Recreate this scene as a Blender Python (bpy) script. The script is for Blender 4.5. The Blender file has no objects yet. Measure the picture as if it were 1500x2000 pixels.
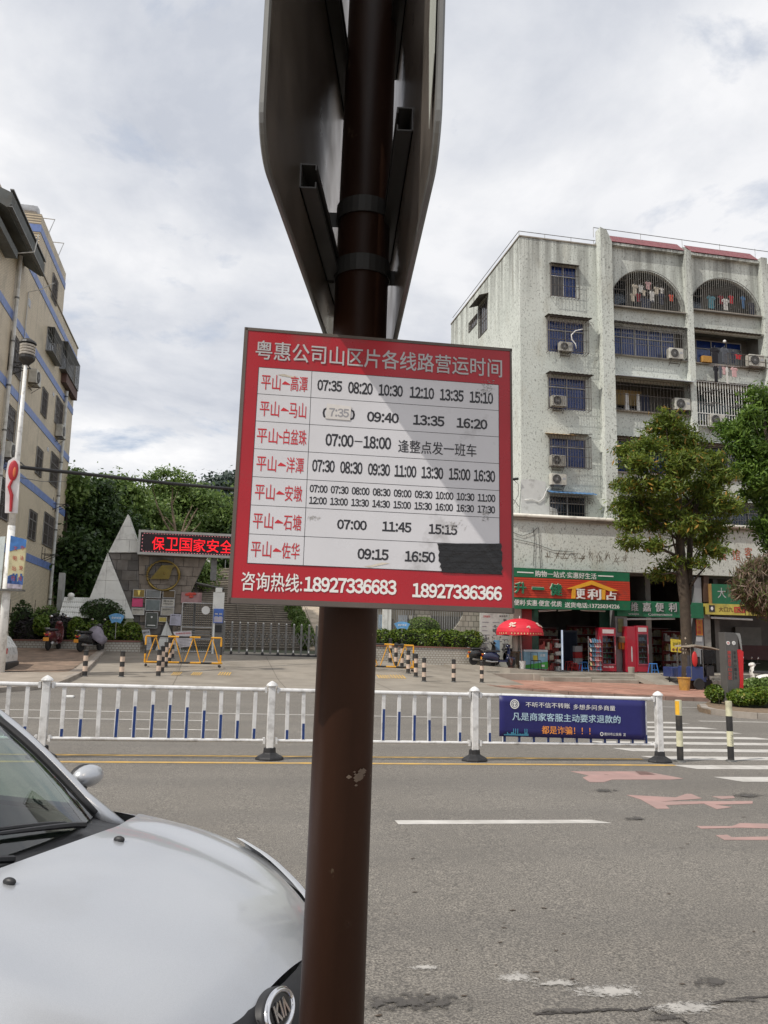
import bpy, bmesh, math, random
import numpy as np
from mathutils import Vector, Matrix
random.seed(7); rng = np.random.default_rng(7)
R = math.radians
scn = bpy.context.scene
col = scn.collection

# ------------------------------------------------------------------ camera
F = 1573.0; PIT = R(8.8); ROL = R(1.1); YAW = R(11.8); CH = 1.8; TILT = -0.018
fw0 = Vector((math.sin(YAW), math.cos(YAW), 0)); r0 = Vector((math.cos(YAW), -math.sin(YAW), 0)); up0 = Vector((0, 0, 1))
FW = fw0 * math.cos(PIT) + up0 * math.sin(PIT); U1 = up0 * math.cos(PIT) - fw0 * math.sin(PIT)
RT = r0 * math.cos(ROL) + U1 * math.sin(ROL); UP = U1 * math.cos(ROL) - r0 * math.sin(ROL)
CAM = Vector((0, 0, CH))
cd = bpy.data.cameras.new('camera'); cam = bpy.data.objects.new('camera', cd); col.objects.link(cam)
m = Matrix((RT, UP, -FW)).transposed().to_4x4(); m.translation = CAM
cam.matrix_world = m
cd.sensor_fit = 'VERTICAL'; cd.sensor_height = 36; cd.lens = F / 2000 * 36; cd.clip_start = .05; cd.clip_end = 3000
scn.camera = cam
# ------------------------------------------------------------------ sky, sun, exposure
SUN = Vector((.84, .35, -1.0)).normalized()
sl = bpy.data.lights.new('sun', 'SUN'); sl.energy = 3.3; sl.angle = R(.6); sl.color = (1, .94, .85)
so = bpy.data.objects.new('sun', sl); col.objects.link(so); so.rotation_euler = SUN.to_track_quat('-Z', 'Y').to_euler(); so.location = (-5, -5, 60)
elev = math.asin(-SUN.z); azim = math.atan2(-SUN.x, -SUN.y)
w = bpy.data.worlds.new('World'); scn.world = w; w.use_nodes = True
nt = w.node_tree; nt.nodes.clear(); N = nt.nodes.new; L = nt.links.new
out = N('ShaderNodeOutputWorld'); bg = N('ShaderNodeBackground'); bg.inputs[1].default_value = .107
sky = N('ShaderNodeTexSky'); sky.sky_type = 'NISHITA'; sky.sun_disc = False; sky.sun_elevation = elev; sky.sun_rotation = azim
tc = N('ShaderNodeTexCoord'); sep = N('ShaderNodeSeparateXYZ'); L(tc.outputs['Generated'], sep.inputs[0])
def wm(op, a, b=None, c=None):
    n = N('ShaderNodeMath'); n.operation = op
    for i, v in enumerate((a, b, c)):
        if v is None: continue
        if isinstance(v, (int, float)): n.inputs[i].default_value = v
        else: L(v, n.inputs[i])
    return n.outputs[0]
zz = wm('MAXIMUM', sep.outputs[2], 0.0); zd = wm('ADD', zz, .22)
cx = wm('DIVIDE', sep.outputs[0], zd); cy = wm('DIVIDE', sep.outputs[1], zd)
cmb = N('ShaderNodeCombineXYZ'); L(cx, cmb.inputs[0]); L(cy, cmb.inputs[1])
def wnoise(scale, detail, rough, off):
    mp = N('ShaderNodeMapping'); mp.inputs['Location'].default_value = off; L(cmb.outputs[0], mp.inputs[0])
    n = N('ShaderNodeTexNoise'); n.inputs['Scale'].default_value = scale; n.inputs['Detail'].default_value = detail; n.inputs['Roughness'].default_value = rough
    n.inputs['Distortion'].default_value = .25
    L(mp.outputs[0], n.inputs['Vector']); return n.outputs[0]
def wramp(v, pts):
    n = N('ShaderNodeValToRGB'); e = n.color_ramp.elements
    while len(e) < len(pts): e.new(.5)
    for el, (p, c) in zip(e, pts): el.position = p; el.color = (*c, 1)
    L(v, n.inputs[0]); return n.outputs[0]
n1 = wnoise(2.6, 10, .6, (3.1, 7.7, 0)); n2 = wnoise(1.9, 10, .57, (1.3, 2.2, 5)); n3 = wnoise(.9, 5, .5, (9.3, 4.4, 2))
cover = wramp(n1, [(.30, (0, 0, 0)), (.43, (1, 1, 1))])
shade = wramp(n2, [(.34, (6.0, 6.3, 6.9)), (.44, (7.3, 7.5, 7.9)), (.53, (8.4, 8.5, 8.7)), (.60, (9.4, 9.4, 9.45))])
shade2 = wramp(n3, [(.3, (.86, .87, .90)), (.7, (1.08, 1.07, 1.06))])
mul = N('ShaderNodeMix'); mul.data_type = 'RGBA'; mul.blend_type = 'MULTIPLY'; mul.inputs[0].default_value = 1; L(shade, mul.inputs[6]); L(shade2, mul.inputs[7])
bl = N('ShaderNodeMix'); bl.data_type = 'RGBA'; bl.inputs[0].default_value = .6; L(sky.outputs[0], bl.inputs[6]); bl.inputs[7].default_value = (6.4, 7.0, 8.1, 1)
mx = N('ShaderNodeMix'); mx.data_type = 'RGBA'; L(cover, mx.inputs[0]); L(bl.outputs[2], mx.inputs[6]); L(mul.outputs[2], mx.inputs[7])
L(mx.outputs[2], bg.inputs[0]); L(bg.outputs[0], out.inputs[0])
vs = scn.view_settings; vs.view_transform = 'Standard'; vs.look = 'None'; vs.exposure = 0; vs.gamma = 1; vs.use_curve_mapping = False
try:
    scn.cycles.max_bounces = 8; scn.cycles.transparent_max_bounces = 16; scn.cycles.caustics_reflective = False; scn.cycles.caustics_refractive = False
except Exception: pass

# ------------------------------------------------------------------ measuring helpers: a direction of sight meets a real plane
def ray(x, y): return FW * F + RT * (x - 750) - UP * (y - 1000)
def atY(x, y, Y): d = ray(x, y); return CAM + d * (Y / d.y)
def atX(x, y, X): d = ray(x, y); return CAM + d * (X / d.x)
def gnd(x, y, dz=0):
    d = ray(x, y); return CAM + d * ((dz - CH) / (d.z - TILT * d.x))
def onf(x, y, f):
    d = ray(x, y); a, b = 3.0, 120.0; prev = a
    s = a
    while s < b:
        p = CAM + d * (s / d.y)
        if p.z < f(p.x, p.y): break
        prev = s; s += .25
    lo, hi = prev, s
    for _ in range(30):
        mid = (lo + hi) / 2; p = CAM + d * (mid / d.y)
        if p.z < f(p.x, p.y): hi = mid
        else: lo = mid
    return CAM + d * (lo / d.y)
def rectY(x0, y0, x1, y1, Y):
    ym, xm = (y0 + y1) / 2, (x0 + x1) / 2
    return atY(x0, ym, Y).x, atY(x1, ym, Y).x, atY(xm, y1, Y).z, atY(xm, y0, Y).z     # x0, x1, z0, z1

# ------------------------------------------------------------------ materials
MATS = {}
class NT:
    def __init__(s, m): s.m = m; m.use_nodes = True; s.t = m.node_tree; s.b = s.t.nodes['Principled BSDF']; s._oc = None
    def n(s, typ, **kw):
        n = s.t.nodes.new(typ)
        for k, v in kw.items(): setattr(n, k, v)
        return n
    def l(s, a, b): s.t.links.new(a, b)
    def oc(s, kind='Object'):
        n = s.n('ShaderNodeTexCoord'); return n.outputs[kind]
    def pos(s):
        return s.n('ShaderNodeNewGeometry').outputs['Position']
    def mapv(s, v, scale=(1, 1, 1), loc=(0, 0, 0)):
        n = s.n('ShaderNodeMapping'); n.inputs['Scale'].default_value = scale; n.inputs['Location'].default_value = loc; s.l(v, n.inputs[0]); return n.outputs[0]
    def noise(s, v, scale, detail=4, rough=.55, dist=0):
        n = s.n('ShaderNodeTexNoise'); n.inputs['Scale'].default_value = scale; n.inputs['Detail'].default_value = detail; n.inputs['Roughness'].default_value = rough; n.inputs['Distortion'].default_value = dist
        s.l(v, n.inputs['Vector']); return n.outputs[0]
    def ramp(s, v, a, b, ca=(0, 0, 0), cb=(1, 1, 1)):
        n = s.n('ShaderNodeValToRGB'); e = n.color_ramp.elements; e[0].position = a; e[1].position = b; e[0].color = (*ca, 1); e[1].color = (*cb, 1); s.l(v, n.inputs[0]); return n.outputs[0]
    def mix(s, f, a, b, mode='MIX'):
        n = s.n('ShaderNodeMix', data_type='RGBA', blend_type=mode)
        for i, v in ((0, f), (6, a), (7, b)):
            if isinstance(v, (int, float)): n.inputs[i].default_value = v
            elif isinstance(v, tuple): n.inputs[i].default_value = (*v, 1)
            else: s.l(v, n.inputs[i])
        return n.outputs[2]
    def base(s, v): s.l(v, s.b.inputs['Base Color'])
    def bump(s, v, strength=.3, dist=.01):
        n = s.n('ShaderNodeBump'); n.inputs['Strength'].default_value = strength; n.inputs['Distance'].default_value = dist; s.l(v, n.inputs['Height']); s.l(n.outputs[0], s.b.inputs['Normal'])
def mk(name, c, rough=.6, metal=0., var=.12, scale=3., bump=0., bscale=40., dirt=0., dirtc=(.09, .075, .055), coat=0., emit=0., streak=0., spec=.5):
    if name in MATS: return MATS[name]
    m = bpy.data.materials.new(name); t = NT(m); b = t.b
    b.inputs['Roughness'].default_value = rough; b.inputs['Metallic'].default_value = metal; b.inputs['Coat Weight'].default_value = coat
    b.inputs['Specular IOR Level'].default_value = spec
    v = t.pos()
    n = t.noise(v, scale, 6)
    cc = t.mix(t.ramp(n, .3, .7), tuple(x * (1 - var) for x in c), tuple(min(1, x * (1 + var)) for x in c))
    if dirt:
        d = t.noise(v, scale * .6, 7, .65); cc = t.mix(t.ramp(d, .62 - dirt * .4, .72), cc, t.mix(.55, cc, dirtc))
    if streak:
        d = t.noise(t.mapv(v, (3.2, 3.2, .22)), 1.0, 6, .6); cc = t.mix(t.ramp(d, .68 - streak * .35, .82), cc, t.mix(.7, cc, dirtc))
    t.base(cc)
    r = t.noise(v, scale * 2.3, 4); rr = t.ramp(r, .3, .7, (max(.02, rough - .07),) * 3, (min(1, rough + .08),) * 3); t.l(rr, b.inputs['Roughness'])
    if bump: t.bump(t.noise(v, bscale, 4), bump, .01)
    if emit: t.l(cc, b.inputs['Emission Color']); b.inputs['Emission Strength'].default_value = emit
    MATS[name] = m; return m

def mat_asphalt():
    m = bpy.data.materials.new('asphalt'); t = NT(m); v = t.pos()
    big = t.noise(v, .35, 6, .6); mid = t.noise(v, 3.5, 6, .65); fine = t.noise(v, 75, 4, .75); agg = t.n('ShaderNodeTexVoronoi'); agg.inputs['Scale'].default_value = 95; t.l(v, agg.inputs['Vector'])
    c = t.mix(t.ramp(big, .35, .68), (.285, .258, .222), (.355, .325, .283))
    c = t.mix(t.ramp(mid, .62, .8), c, t.mix(.45, c, (.09, .08, .07)))
    c = t.mix(t.ramp(fine, .42, .62), t.mix(.85, c, (.045, .042, .038)), c)
    c = t.mix(t.ramp(agg.outputs['Distance'], .0, .22), t.mix(.6, c, (.56, .53, .48)), c)
    patch = t.noise(t.mapv(v, (.9, 1.2, 1), (4, 1, 0)), 1.1, 8, .72); c = t.mix(t.ramp(patch, .66, .72), c, t.mix(.35, c, (.05, .05, .05)))
    lane = t.noise(t.mapv(v, (.04, .9, 1)), 1.0, 5, .5); c = t.mix(t.ramp(lane, .45, .7), c, t.mix(.35, c, (.10, .095, .09)))
    mott = t.noise(v, 14, 5, .7); c = t.mix(t.ramp(mott, .40, .62), t.mix(.28, c, (.08, .075, .07)), c)
    t.base(c); t.b.inputs['Roughness'].default_value = .88
    t.bump(t.mix(.5, fine, agg.outputs['Distance']), .55, .006); MATS['asphalt'] = m; return m
def mat_wall_speckle():
    m = bpy.data.materials.new('speckled_plaster'); t = NT(m); v = t.pos()
    big = t.noise(v, .28, 6, .6); c = t.mix(t.ramp(big, .3, .7), (.54, .575, .535), (.65, .68, .635))
    hz = t.noise(t.mapv(v, (1.0, 1.0, .35)), .9, 7, .65); c = t.mix(t.ramp(hz, .56, .76), c, t.mix(.4, c, (.32, .27, .17)))
    vor = t.noise(t.mapv(v, (1, 1, .6)), 9.5, 3, .6); c = t.mix(t.ramp(vor, .59, .64), c, t.mix(.6, c, (.12, .12, .11)))
    vor2 = t.noise(t.mapv(v, (1, 1, .6), (3, 8, 2)), 17, 2, .5); c = t.mix(t.ramp(vor2, .59, .66), c, t.mix(.5, c, (.14, .14, .13)))
    st = t.noise(t.mapv(v, (2.2, 2.2, .12)), 1.2, 6, .6)
    sepz = t.n('ShaderNodeSeparateXYZ'); t.l(v, sepz.inputs[0])
    hi = t.ramp(sepz.outputs[2], 19.0, 24.0) if False else None
    mr = t.n('ShaderNodeMapRange'); mr.inputs[1].default_value = 19.5; mr.inputs[2].default_value = 24.3; t.l(sepz.outputs[2], mr.inputs[0])
    mm = t.n('ShaderNodeMath', operation='MULTIPLY'); t.l(t.ramp(st, .40, .60), mm.inputs[0]); t.l(mr.outputs[0], mm.inputs[1])
    c = t.mix(mm.outputs[0], c, t.mix(.72, c, (.13, .13, .12)))
    c = t.mix(t.ramp(st, .62, .76), c, t.mix(.35, c, (.22, .19, .14)))
    t.base(c); t.b.inputs['Roughness'].default_value = .9; t.bump(t.noise(v, 9, 4), .5, .03); MATS['speckled_plaster'] = m; return m
def mat_tile(name, c, c2, w=.2, h=.1, mort=.012, mc=(.2, .19, .17), axis='x', rough=.5, dirt=.4, streakc=(.12, .11, .08)):
    m = bpy.data.materials.new(name); t = NT(m); v = t.pos()
    s = t.n('ShaderNodeSeparateXYZ'); t.l(v, s.inputs[0]); cm = t.n('ShaderNodeCombineXYZ')
    if axis == 'h': t.l(s.outputs[0], cm.inputs[0]); t.l(s.outputs[1], cm.inputs[1])
    else: t.l(s.outputs[0 if axis == 'x' else 1], cm.inputs[0]); t.l(s.outputs[2], cm.inputs[1])
    b = t.n('ShaderNodeTexBrick'); b.offset = .5; b.inputs['Scale'].default_value = 1; b.inputs['Brick Width'].default_value = w; b.inputs['Row Height'].default_value = h; b.inputs['Mortar Size'].default_value = mort
    b.inputs['Color1'].default_value = (*c, 1); b.inputs['Color2'].default_value = (*c2, 1); b.inputs['Mortar'].default_value = (*mc, 1); t.l(cm.outputs[0], b.inputs['Vector'])
    big = t.noise(v, .5, 7, .65); cc = t.mix(t.ramp(big, .5, .75), b.outputs['Color'], t.mix(dirt, b.outputs['Color'], streakc))
    st = t.noise(t.mapv(v, (2.5, 2.5, .15)), 1, 6, .6); cc = t.mix(t.ramp(st, .56, .75), cc, t.mix(dirt, cc, streakc))
    t.base(cc); t.b.inputs['Roughness'].default_value = rough; t.bump(b.outputs['Fac'], -.25, .01); MATS[name] = m; return m
def mat_leaf(name, ca, cb, cc=None, accent=.04, tr=.25):
    m = bpy.data.materials.new(name); t = NT(m)
    g = t.n('ShaderNodeNewGeometry'); r = t.n('ShaderNodeValToRGB'); e = r.color_ramp.elements
    e[0].color = (*ca, 1); e[1].color = (*cb, 1); e[1].position = 1 - accent - .01
    if cc: k = e.new(1 - accent); k.color = (*cc, 1)
    t.l(g.outputs['Random Per Island'], r.inputs[0])
    big = t.noise(g.outputs['Position'], .9, 3); c = t.mix(t.ramp(big, .35, .65), t.mix(.35, r.outputs[0], tuple(x * .55 for x in ca)), r.outputs[0])
    t.base(c); t.b.inputs['Roughness'].default_value = .45; t.b.inputs['Specular IOR Level'].default_value = .35
    tl = t.n('ShaderNodeBsdfTranslucent'); t.l(c, tl.inputs[0]); ms = t.n('ShaderNodeMixShader'); ms.inputs[0].default_value = tr
    t.l(t.b.outputs[0], ms.inputs[1]); t.l(tl.outputs[0], ms.inputs[2]); t.l(ms.outputs[0], t.t.nodes['Material Output'].inputs['Surface'])
    MATS[name] = m; return m
def mat_glass(name, tint=(.75, .9, .85), refl=.25, rough=.03):
    m = bpy.data.materials.new(name); t = NT(m); t.t.nodes.remove(t.b)
    tr = t.n('ShaderNodeBsdfTransparent'); tr.inputs[0].default_value = (*tint, 1); gl = t.n('ShaderNodeBsdfGlossy'); gl.inputs['Roughness'].default_value = rough
    fr = t.n('ShaderNodeLayerWeight'); fr.inputs[0].default_value = refl; ms = t.n('ShaderNodeMixShader')
    nz = t.noise(t.pos(), 3, 3); rm = t.ramp(nz, .3, .7, (rough * .8,) * 3, (rough * 1.5,) * 3); t.l(rm, gl.inputs['Roughness'])
    t.l(fr.outputs['Fresnel'], ms.inputs[0]); t.l(tr.outputs[0], ms.inputs[1]); t.l(gl.outputs[0], ms.inputs[2]); t.l(ms.outputs[0], t.t.nodes['Material Output'].inputs['Surface']); MATS[name] = m; return m

# ------------------------------------------------------------------ object helpers
def tag(o, label=None, cat=None, group=None, kind=None):
    if label: o['label'] = label
    if cat: o['category'] = cat
    if group: o['group'] = group
    if kind: o['kind'] = kind
    return o
def thing(name, label, cat, loc=(0, 0, 0), rz=0, group=None):
    o = bpy.data.objects.new(name, None); col.objects.link(o); o.location = loc; o.rotation_euler = (0, 0, rz); o.empty_display_size = .2
    o['_m'] = 0; del o['_m']
    return tag(o, label, cat, group)
def rootmat(o):
    while o.parent: o = o.parent
    return Matrix.Translation(o.location) @ o.rotation_euler.to_matrix().to_4x4()
class MB:
    def __init__(s, M=None): s.v = []; s.f = []; s.mi = []; s.M = M; s.cur = 0
    def add(s, vs, fs):
        b = len(s.v)
        if s.M is not None: vs = [s.M @ Vector(p) for p in vs]
        s.v += [tuple(p) for p in vs]; s.f += [tuple(b + i for i in f) for f in fs]; s.mi += [s.cur] * len(fs); return s
    def box(s, x0, x1, y0, y1, z0, z1):
        return s.add([(x0, y0, z0), (x1, y0, z0), (x1, y1, z0), (x0, y1, z0), (x0, y0, z1), (x1, y0, z1), (x1, y1, z1), (x0, y1, z1)],
                     [(0, 3, 2, 1), (4, 5, 6, 7), (0, 1, 5, 4), (1, 2, 6, 5), (2, 3, 7, 6), (3, 0, 4, 7)])
    def cbox(s, x0, x1, y0, y1, z0, z1, c=.02):    # box with chamfered vertical and top edges
        a = [(x0 + c, y0), (x1 - c, y0), (x1, y0 + c), (x1, y1 - c), (x1 - c, y1), (x0 + c, y1), (x0, y1 - c), (x0, y0 + c)]
        cx, cy = (x0 + x1) / 2, (y0 + y1) / 2
        ins = [(cx + (p[0] - cx) * (1 - 2 * c / max(x1 - x0, 1e-6)), cy + (p[1] - cy) * (1 - 2 * c / max(y1 - y0, 1e-6))) for p in a]
        vs = [(*p, z0) for p in a] + [(*p, z1 - c) for p in a] + [(*p, z1) for p in ins]
        fs = [tuple(range(7, -1, -1)), tuple(range(16, 24))]
        for k in (0, 8): fs += [(k + i, k + (i + 1) % 8, k + 8 + (i + 1) % 8, k + 8 + i) for i in range(8)]
        return s.add(vs, fs)
    def quad(s, a, b, c, d): return s.add([a, b, c, d], [(0, 1, 2, 3)])
    def prism(s, pts, d):      # planar polygon (list of 3d points) extruded by vector d
        n = len(pts); d = Vector(d); P = [Vector(p) for p in pts]
        nrm = Vector((0, 0, 0))
        for i in range(n): nrm += P[i].cross(P[(i + 1) % n])
        if nrm.dot(d) > 0: P = P[::-1]
        return s.add(P + [p + d for p in P], [tuple(range(n)), tuple(range(2 * n - 1, n - 1, -1))] + [(i, n + i, n + (i + 1) % n, (i + 1) % n) for i in range(n)])
    def cyl(s, a, b, r, r2=None, n=12, cap=True):
        a, b = Vector(a), Vector(b); r2 = r if r2 is None else r2; d = (b - a).normalized()
        x = d.orthogonal().normalized() if abs(d.z) < .999 else Vector((1, 0, 0)); y = d.cross(x)
        vs = []
        for c, rr in ((a, r), (b, r2)):
            for i in range(n): t = 2 * math.pi * i / n; vs.append(c + (x * math.cos(t) + y * math.sin(t)) * rr)
        fs = [(i, (i + 1) % n, n + (i + 1) % n, n + i) for i in range(n)]
        if cap: fs += [tuple(range(n - 1, -1, -1)), tuple(range(n, 2 * n))]
        return s.add(vs, fs)
    def tube(s, pts, r, n=6):
        P = [Vector(p) for p in pts]; rings = []; x = None
        for i, p in enumerate(P):
            d = (P[min(i + 1, len(P) - 1)] - P[max(i - 1, 0)]).normalized()
            x = d.orthogonal().normalized() if x is None else (x - d * x.dot(d)).normalized(); y = d.cross(x)
            rr = r[i] if isinstance(r, (list, tuple)) else r
            rings.append([p + (x * math.cos(2 * math.pi * k / n) + y * math.sin(2 * math.pi * k / n)) * rr for k in range(n)])
        vs = [v for q in rings for v in q]; fs = []
        for i in range(len(P) - 1): fs += [(i * n + k, i * n + (k + 1) % n, (i + 1) * n + (k + 1) % n, (i + 1) * n + k) for k in range(n)]
        fs += [tuple(range(n - 1, -1, -1)), tuple((len(P) - 1) * n + k for k in range(n))]
        return s.add(vs, fs)
    def lathe(s, prof, c=(0, 0, 0), n=20, sx=1, sy=1):
        vs = []; c = Vector(c)
        for (r, z) in prof:
            for k in range(n): t = 2 * math.pi * k / n; vs.append((c.x + r * math.cos(t) * sx, c.y + r * math.sin(t) * sy, c.z + z))
        fs = []
        for i in range(len(prof) - 1): fs += [(i * n + k, i * n + (k + 1) % n, (i + 1) * n + (k + 1) % n, (i + 1) * n + k) for k in range(n)]
        fs += [tuple(range(n - 1, -1, -1)), tuple((len(prof) - 1) * n + k for k in range(n))]
        return s.add(vs, fs)
    def ell(s, c, r, n=10, m=7, rot=None):
        vs = []; c = Vector(c)
        for i in range(m + 1):
            ph = math.pi * i / m
            for k in range(n):
                t = 2 * math.pi * k / n; p = Vector((r[0] * math.sin(ph) * math.cos(t), r[1] * math.sin(ph) * math.sin(t), r[2] * math.cos(ph)))
                vs.append(c + (rot @ p if rot else p))
        fs = []
        for i in range(m): fs += [(i * n + k, (i + 1) * n + k, (i + 1) * n + (k + 1) % n, i * n + (k + 1) % n) for k in range(n)]
        return s.add(vs, fs)
    def grid(s, rows, flip=False):
        n = len(rows[0]); vs = [p for r_ in rows for p in r_]; fs = []
        for i in range(len(rows) - 1):
            for k in range(n - 1):
                q = (i * n + k, i * n + k + 1, (i + 1) * n + k + 1, (i + 1) * n + k); fs.append(q[::-1] if flip else q)
        return s.add(vs, fs)
    def build(s, name, mat, parent=None, smooth=False, local=False, label=None, kind=None, solid=0, bevel=0, sub=0):
        me = bpy.data.meshes.new(name)
        vs = s.v
        if parent is not None and not local:
            Mi = rootmat(parent).inverted(); vs = [Mi @ Vector(p) for p in vs]
        me.from_pydata(vs, [], s.f)
        for mm in (mat if isinstance(mat, (list, tuple)) else [mat]): me.materials.append(mm)
        if isinstance(mat, (list, tuple)): me.polygons.foreach_set('material_index', s.mi)
        if smooth: me.polygons.foreach_set('use_smooth', [True] * len(me.polygons))
        me.update()
        o = bpy.data.objects.new(name, me); col.objects.link(o)
        if parent is not None: o.parent = parent
        if solid: md = o.modifiers.new('solid', 'SOLIDIFY'); md.thickness = solid; md.offset = 0
        if sub: md = o.modifiers.new('sub', 'SUBSURF'); md.levels = sub; md.render_levels = sub
        if bevel: md = o.modifiers.new('bev', 'BEVEL'); md.width = bevel; md.segments = 2; md.limit_method = 'ANGLE'
        if label: o['label'] = label
        if kind: o['kind'] = kind
        return o
def rename_solo(o, label, cat, group=None): return tag(o, label, cat, group)
def copy_tree(o, parent=None):
    c = o.copy(); col.objects.link(c)
    if parent is not None: c.parent = parent
    for ch in [k for k in CH_MAP.get(o.name, [])]: copy_tree(ch, c)
    return c
CH_MAP = {}
def index_children():
    CH_MAP.clear()
    for o in bpy.data.objects:
        if o.parent: CH_MAP.setdefault(o.parent.name, []).append(o)
def clone(root, loc, rz, label, group=None, swap=None):
    index_children(); c = copy_tree(root); c.location = loc; c.rotation_euler = (0, 0, rz); c['label'] = label
    if group: c['group'] = group
    if swap:
        index_children(); st = [c]
        while st:
            q = st.pop(); st += CH_MAP.get(q.name, [])
            if q.type == 'MESH' and any(mm and mm.name in swap for mm in q.data.materials):
                q.data = q.data.copy()
                for i, mm in enumerate(q.data.materials):
                    if mm and mm.name in swap: q.data.materials[i] = MATS[swap[mm.name]]
    return c
# text fitted into a rectangle: o + a*ex*w + b*ey*h
TC = {}
def text_mesh(s, bold, ext):
    k = (s, bold, ext)
    if k in TC: return TC[k]
    if s.strip() and all(ch in '0123456789:－' for ch in s):     # upright narrow figures, set one by one
        A_, F_, x = [], [], 0.0
        for ch in s:
            a, fs = text_glyph(chr(ord(ch) + 0xFEE0) if ch != '－' else ch, .034 if ch != '－' else 0, ext); lo, hi = a[:, 0].min(), a[:, 0].max(); adv = .30 if ch == ':' else .56 if ch != '－' else .95
            b = sum(map(len, A_)); a = a.copy(); a[:, 0] += x + adv / 2 - (lo + hi) / 2; A_.append(a); F_ += [tuple(b + i for i in f) for f in fs]; x += adv
        TC[k] = (np.vstack(A_), F_); return TC[k]
    cjk = any(ord(ch) > 0x2E80 for ch in s); TC[k] = text_glyph(s, 0 if cjk else bold, ext)
    if cjk and bold > .005:      # heavier strokes: shifted copies just above one another
        a, fs = TC[k]; A_, F_ = [], []
        for i, (dx, dy) in enumerate(((0, 0), (bold * 1.6, 0), (0, bold * 1.2), (bold * 1.6, bold * 1.2))):
            b = a.copy(); b[:, 0] += dx; b[:, 1] += dy; b[:, 2] += i * .003; A_.append(b); F_ += [tuple(i * len(a) + q_ for q_ in f) for f in fs]
        TC[k] = (np.vstack(A_), F_)
    return TC[k]
def text_glyph(s, bold, ext):
    k = ('g', s, bold, ext)
    if k in TC: return TC[k]
    cu = bpy.data.curves.new('t', 'FONT'); cu.body = s; cu.size = 1; cu.offset = bold; cu.extrude = ext; cu.resolution_u = 2; cu.align_x = 'LEFT'
    o = bpy.data.objects.new('t', cu); col.objects.link(o)
    dg = bpy.context.evaluated_depsgraph_get(); me = bpy.data.meshes.new_from_object(o.evaluated_get(dg))
    bpy.data.objects.remove(o)
    n = len(me.vertices); a = np.zeros(n * 3); me.vertices.foreach_get('co', a); a = a.reshape(-1, 3)
    fs = [tuple(p.vertices) for p in me.polygons]; bpy.data.meshes.remove(me)
    TC[k] = (a, fs); return TC[k]
def text(s, name, mat, parent, o, ex, ey, w, h, bold=.012, ext=0., lift=.003, label=None, into=None):
    """o is the lower left corner, ex/ey unit vectors along and up the surface; the writing fills w by h"""
    a, fs = text_mesh(s, bold, ext / max(h, 1e-3) if ext else 0.)
    if len(a) == 0: return None
    lo, hi = a.min(0), a.max(0); o, ex, ey = Vector(o), Vector(ex), Vector(ey); nz = ex.cross(ey)
    sx, sy = w / (hi[0] - lo[0]), h / (hi[1] - lo[1])
    P = (np.array(o)[None] + np.outer((a[:, 0] - lo[0]) * sx, np.array(ex)) + np.outer((a[:, 1] - lo[1]) * sy, np.array(ey)) + np.outer(lift + (a[:, 2] - lo[2]) * h, np.array(nz)))
    mb = into or MB(); mb.add([tuple(p) for p in P], fs)
    if into: return None
    return mb.build(name, mat, parent, label=label)
def clip(poly, a, b, c):    # keep a*x+b*y<=c
    outp = []
    for i in range(len(poly)):
        p, q = poly[i], poly[(i + 1) % len(poly)]; dp, dq = a * p[0] + b * p[1] - c, a * q[0] + b * q[1] - c
        if dp <= 0: outp.append(p)
        if dp * dq < 0: t = dp / (dp - dq); outp.append((p[0] + (q[0] - p[0]) * t, p[1] + (q[1] - p[1]) * t))
    return outp
def clip_to(poly, conv):    # conv is convex, counter-clockwise
    ar = sum(conv[i][0] * conv[(i + 1) % len(conv)][1] - conv[(i + 1) % len(conv)][0] * conv[i][1] for i in range(len(conv)))
    if ar < 0: conv = conv[::-1]
    for i in range(len(conv)):
        p, q = conv[i], conv[(i + 1) % len(conv)]; a, b = q[1] - p[1], -(q[0] - p[0])
        poly = clip(poly, a, b, a * p[0] + b * p[1])
        if len(poly) < 3: return []
    return poly
def slabs(conv, cw, chh, place, name, mat, parent, gap=.012, depth=(.03, .06), stagger=True, jit=0, backing=True):
    """cover a convex outline with separate slabs; place(u, v, d) gives the world point d in front of the surface"""
    us = [p[0] for p in conv]; vs_ = [p[1] for p in conv]; r_ = 0; v = min(vs_)
    mats = mat if isinstance(mat, list) else [mat]
    while v < max(vs_):
        u = min(us) - (cw * .5 if (stagger and r_ % 2) else 0)
        while u < max(us):
            cwj = cw * random.uniform(1 - jit, 1 + jit)
            pl = clip_to([(u + gap / 2, v + gap / 2), (u + cwj - gap / 2, v + gap / 2), (u + cwj - gap / 2, v + chh - gap / 2), (u + gap / 2, v + chh - gap / 2)], conv)
            if len(pl) >= 3:
                d = random.uniform(*depth); mb = MB(); P0 = [Vector(place(a, b, 0)) for a, b in pl]; dv = Vector(place(pl[0][0], pl[0][1], d)) - P0[0]
                mb.prism(P0, dv); mb.build(name, random.choice(mats), parent)
            u += cwj
        v += chh; r_ += 1
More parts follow.
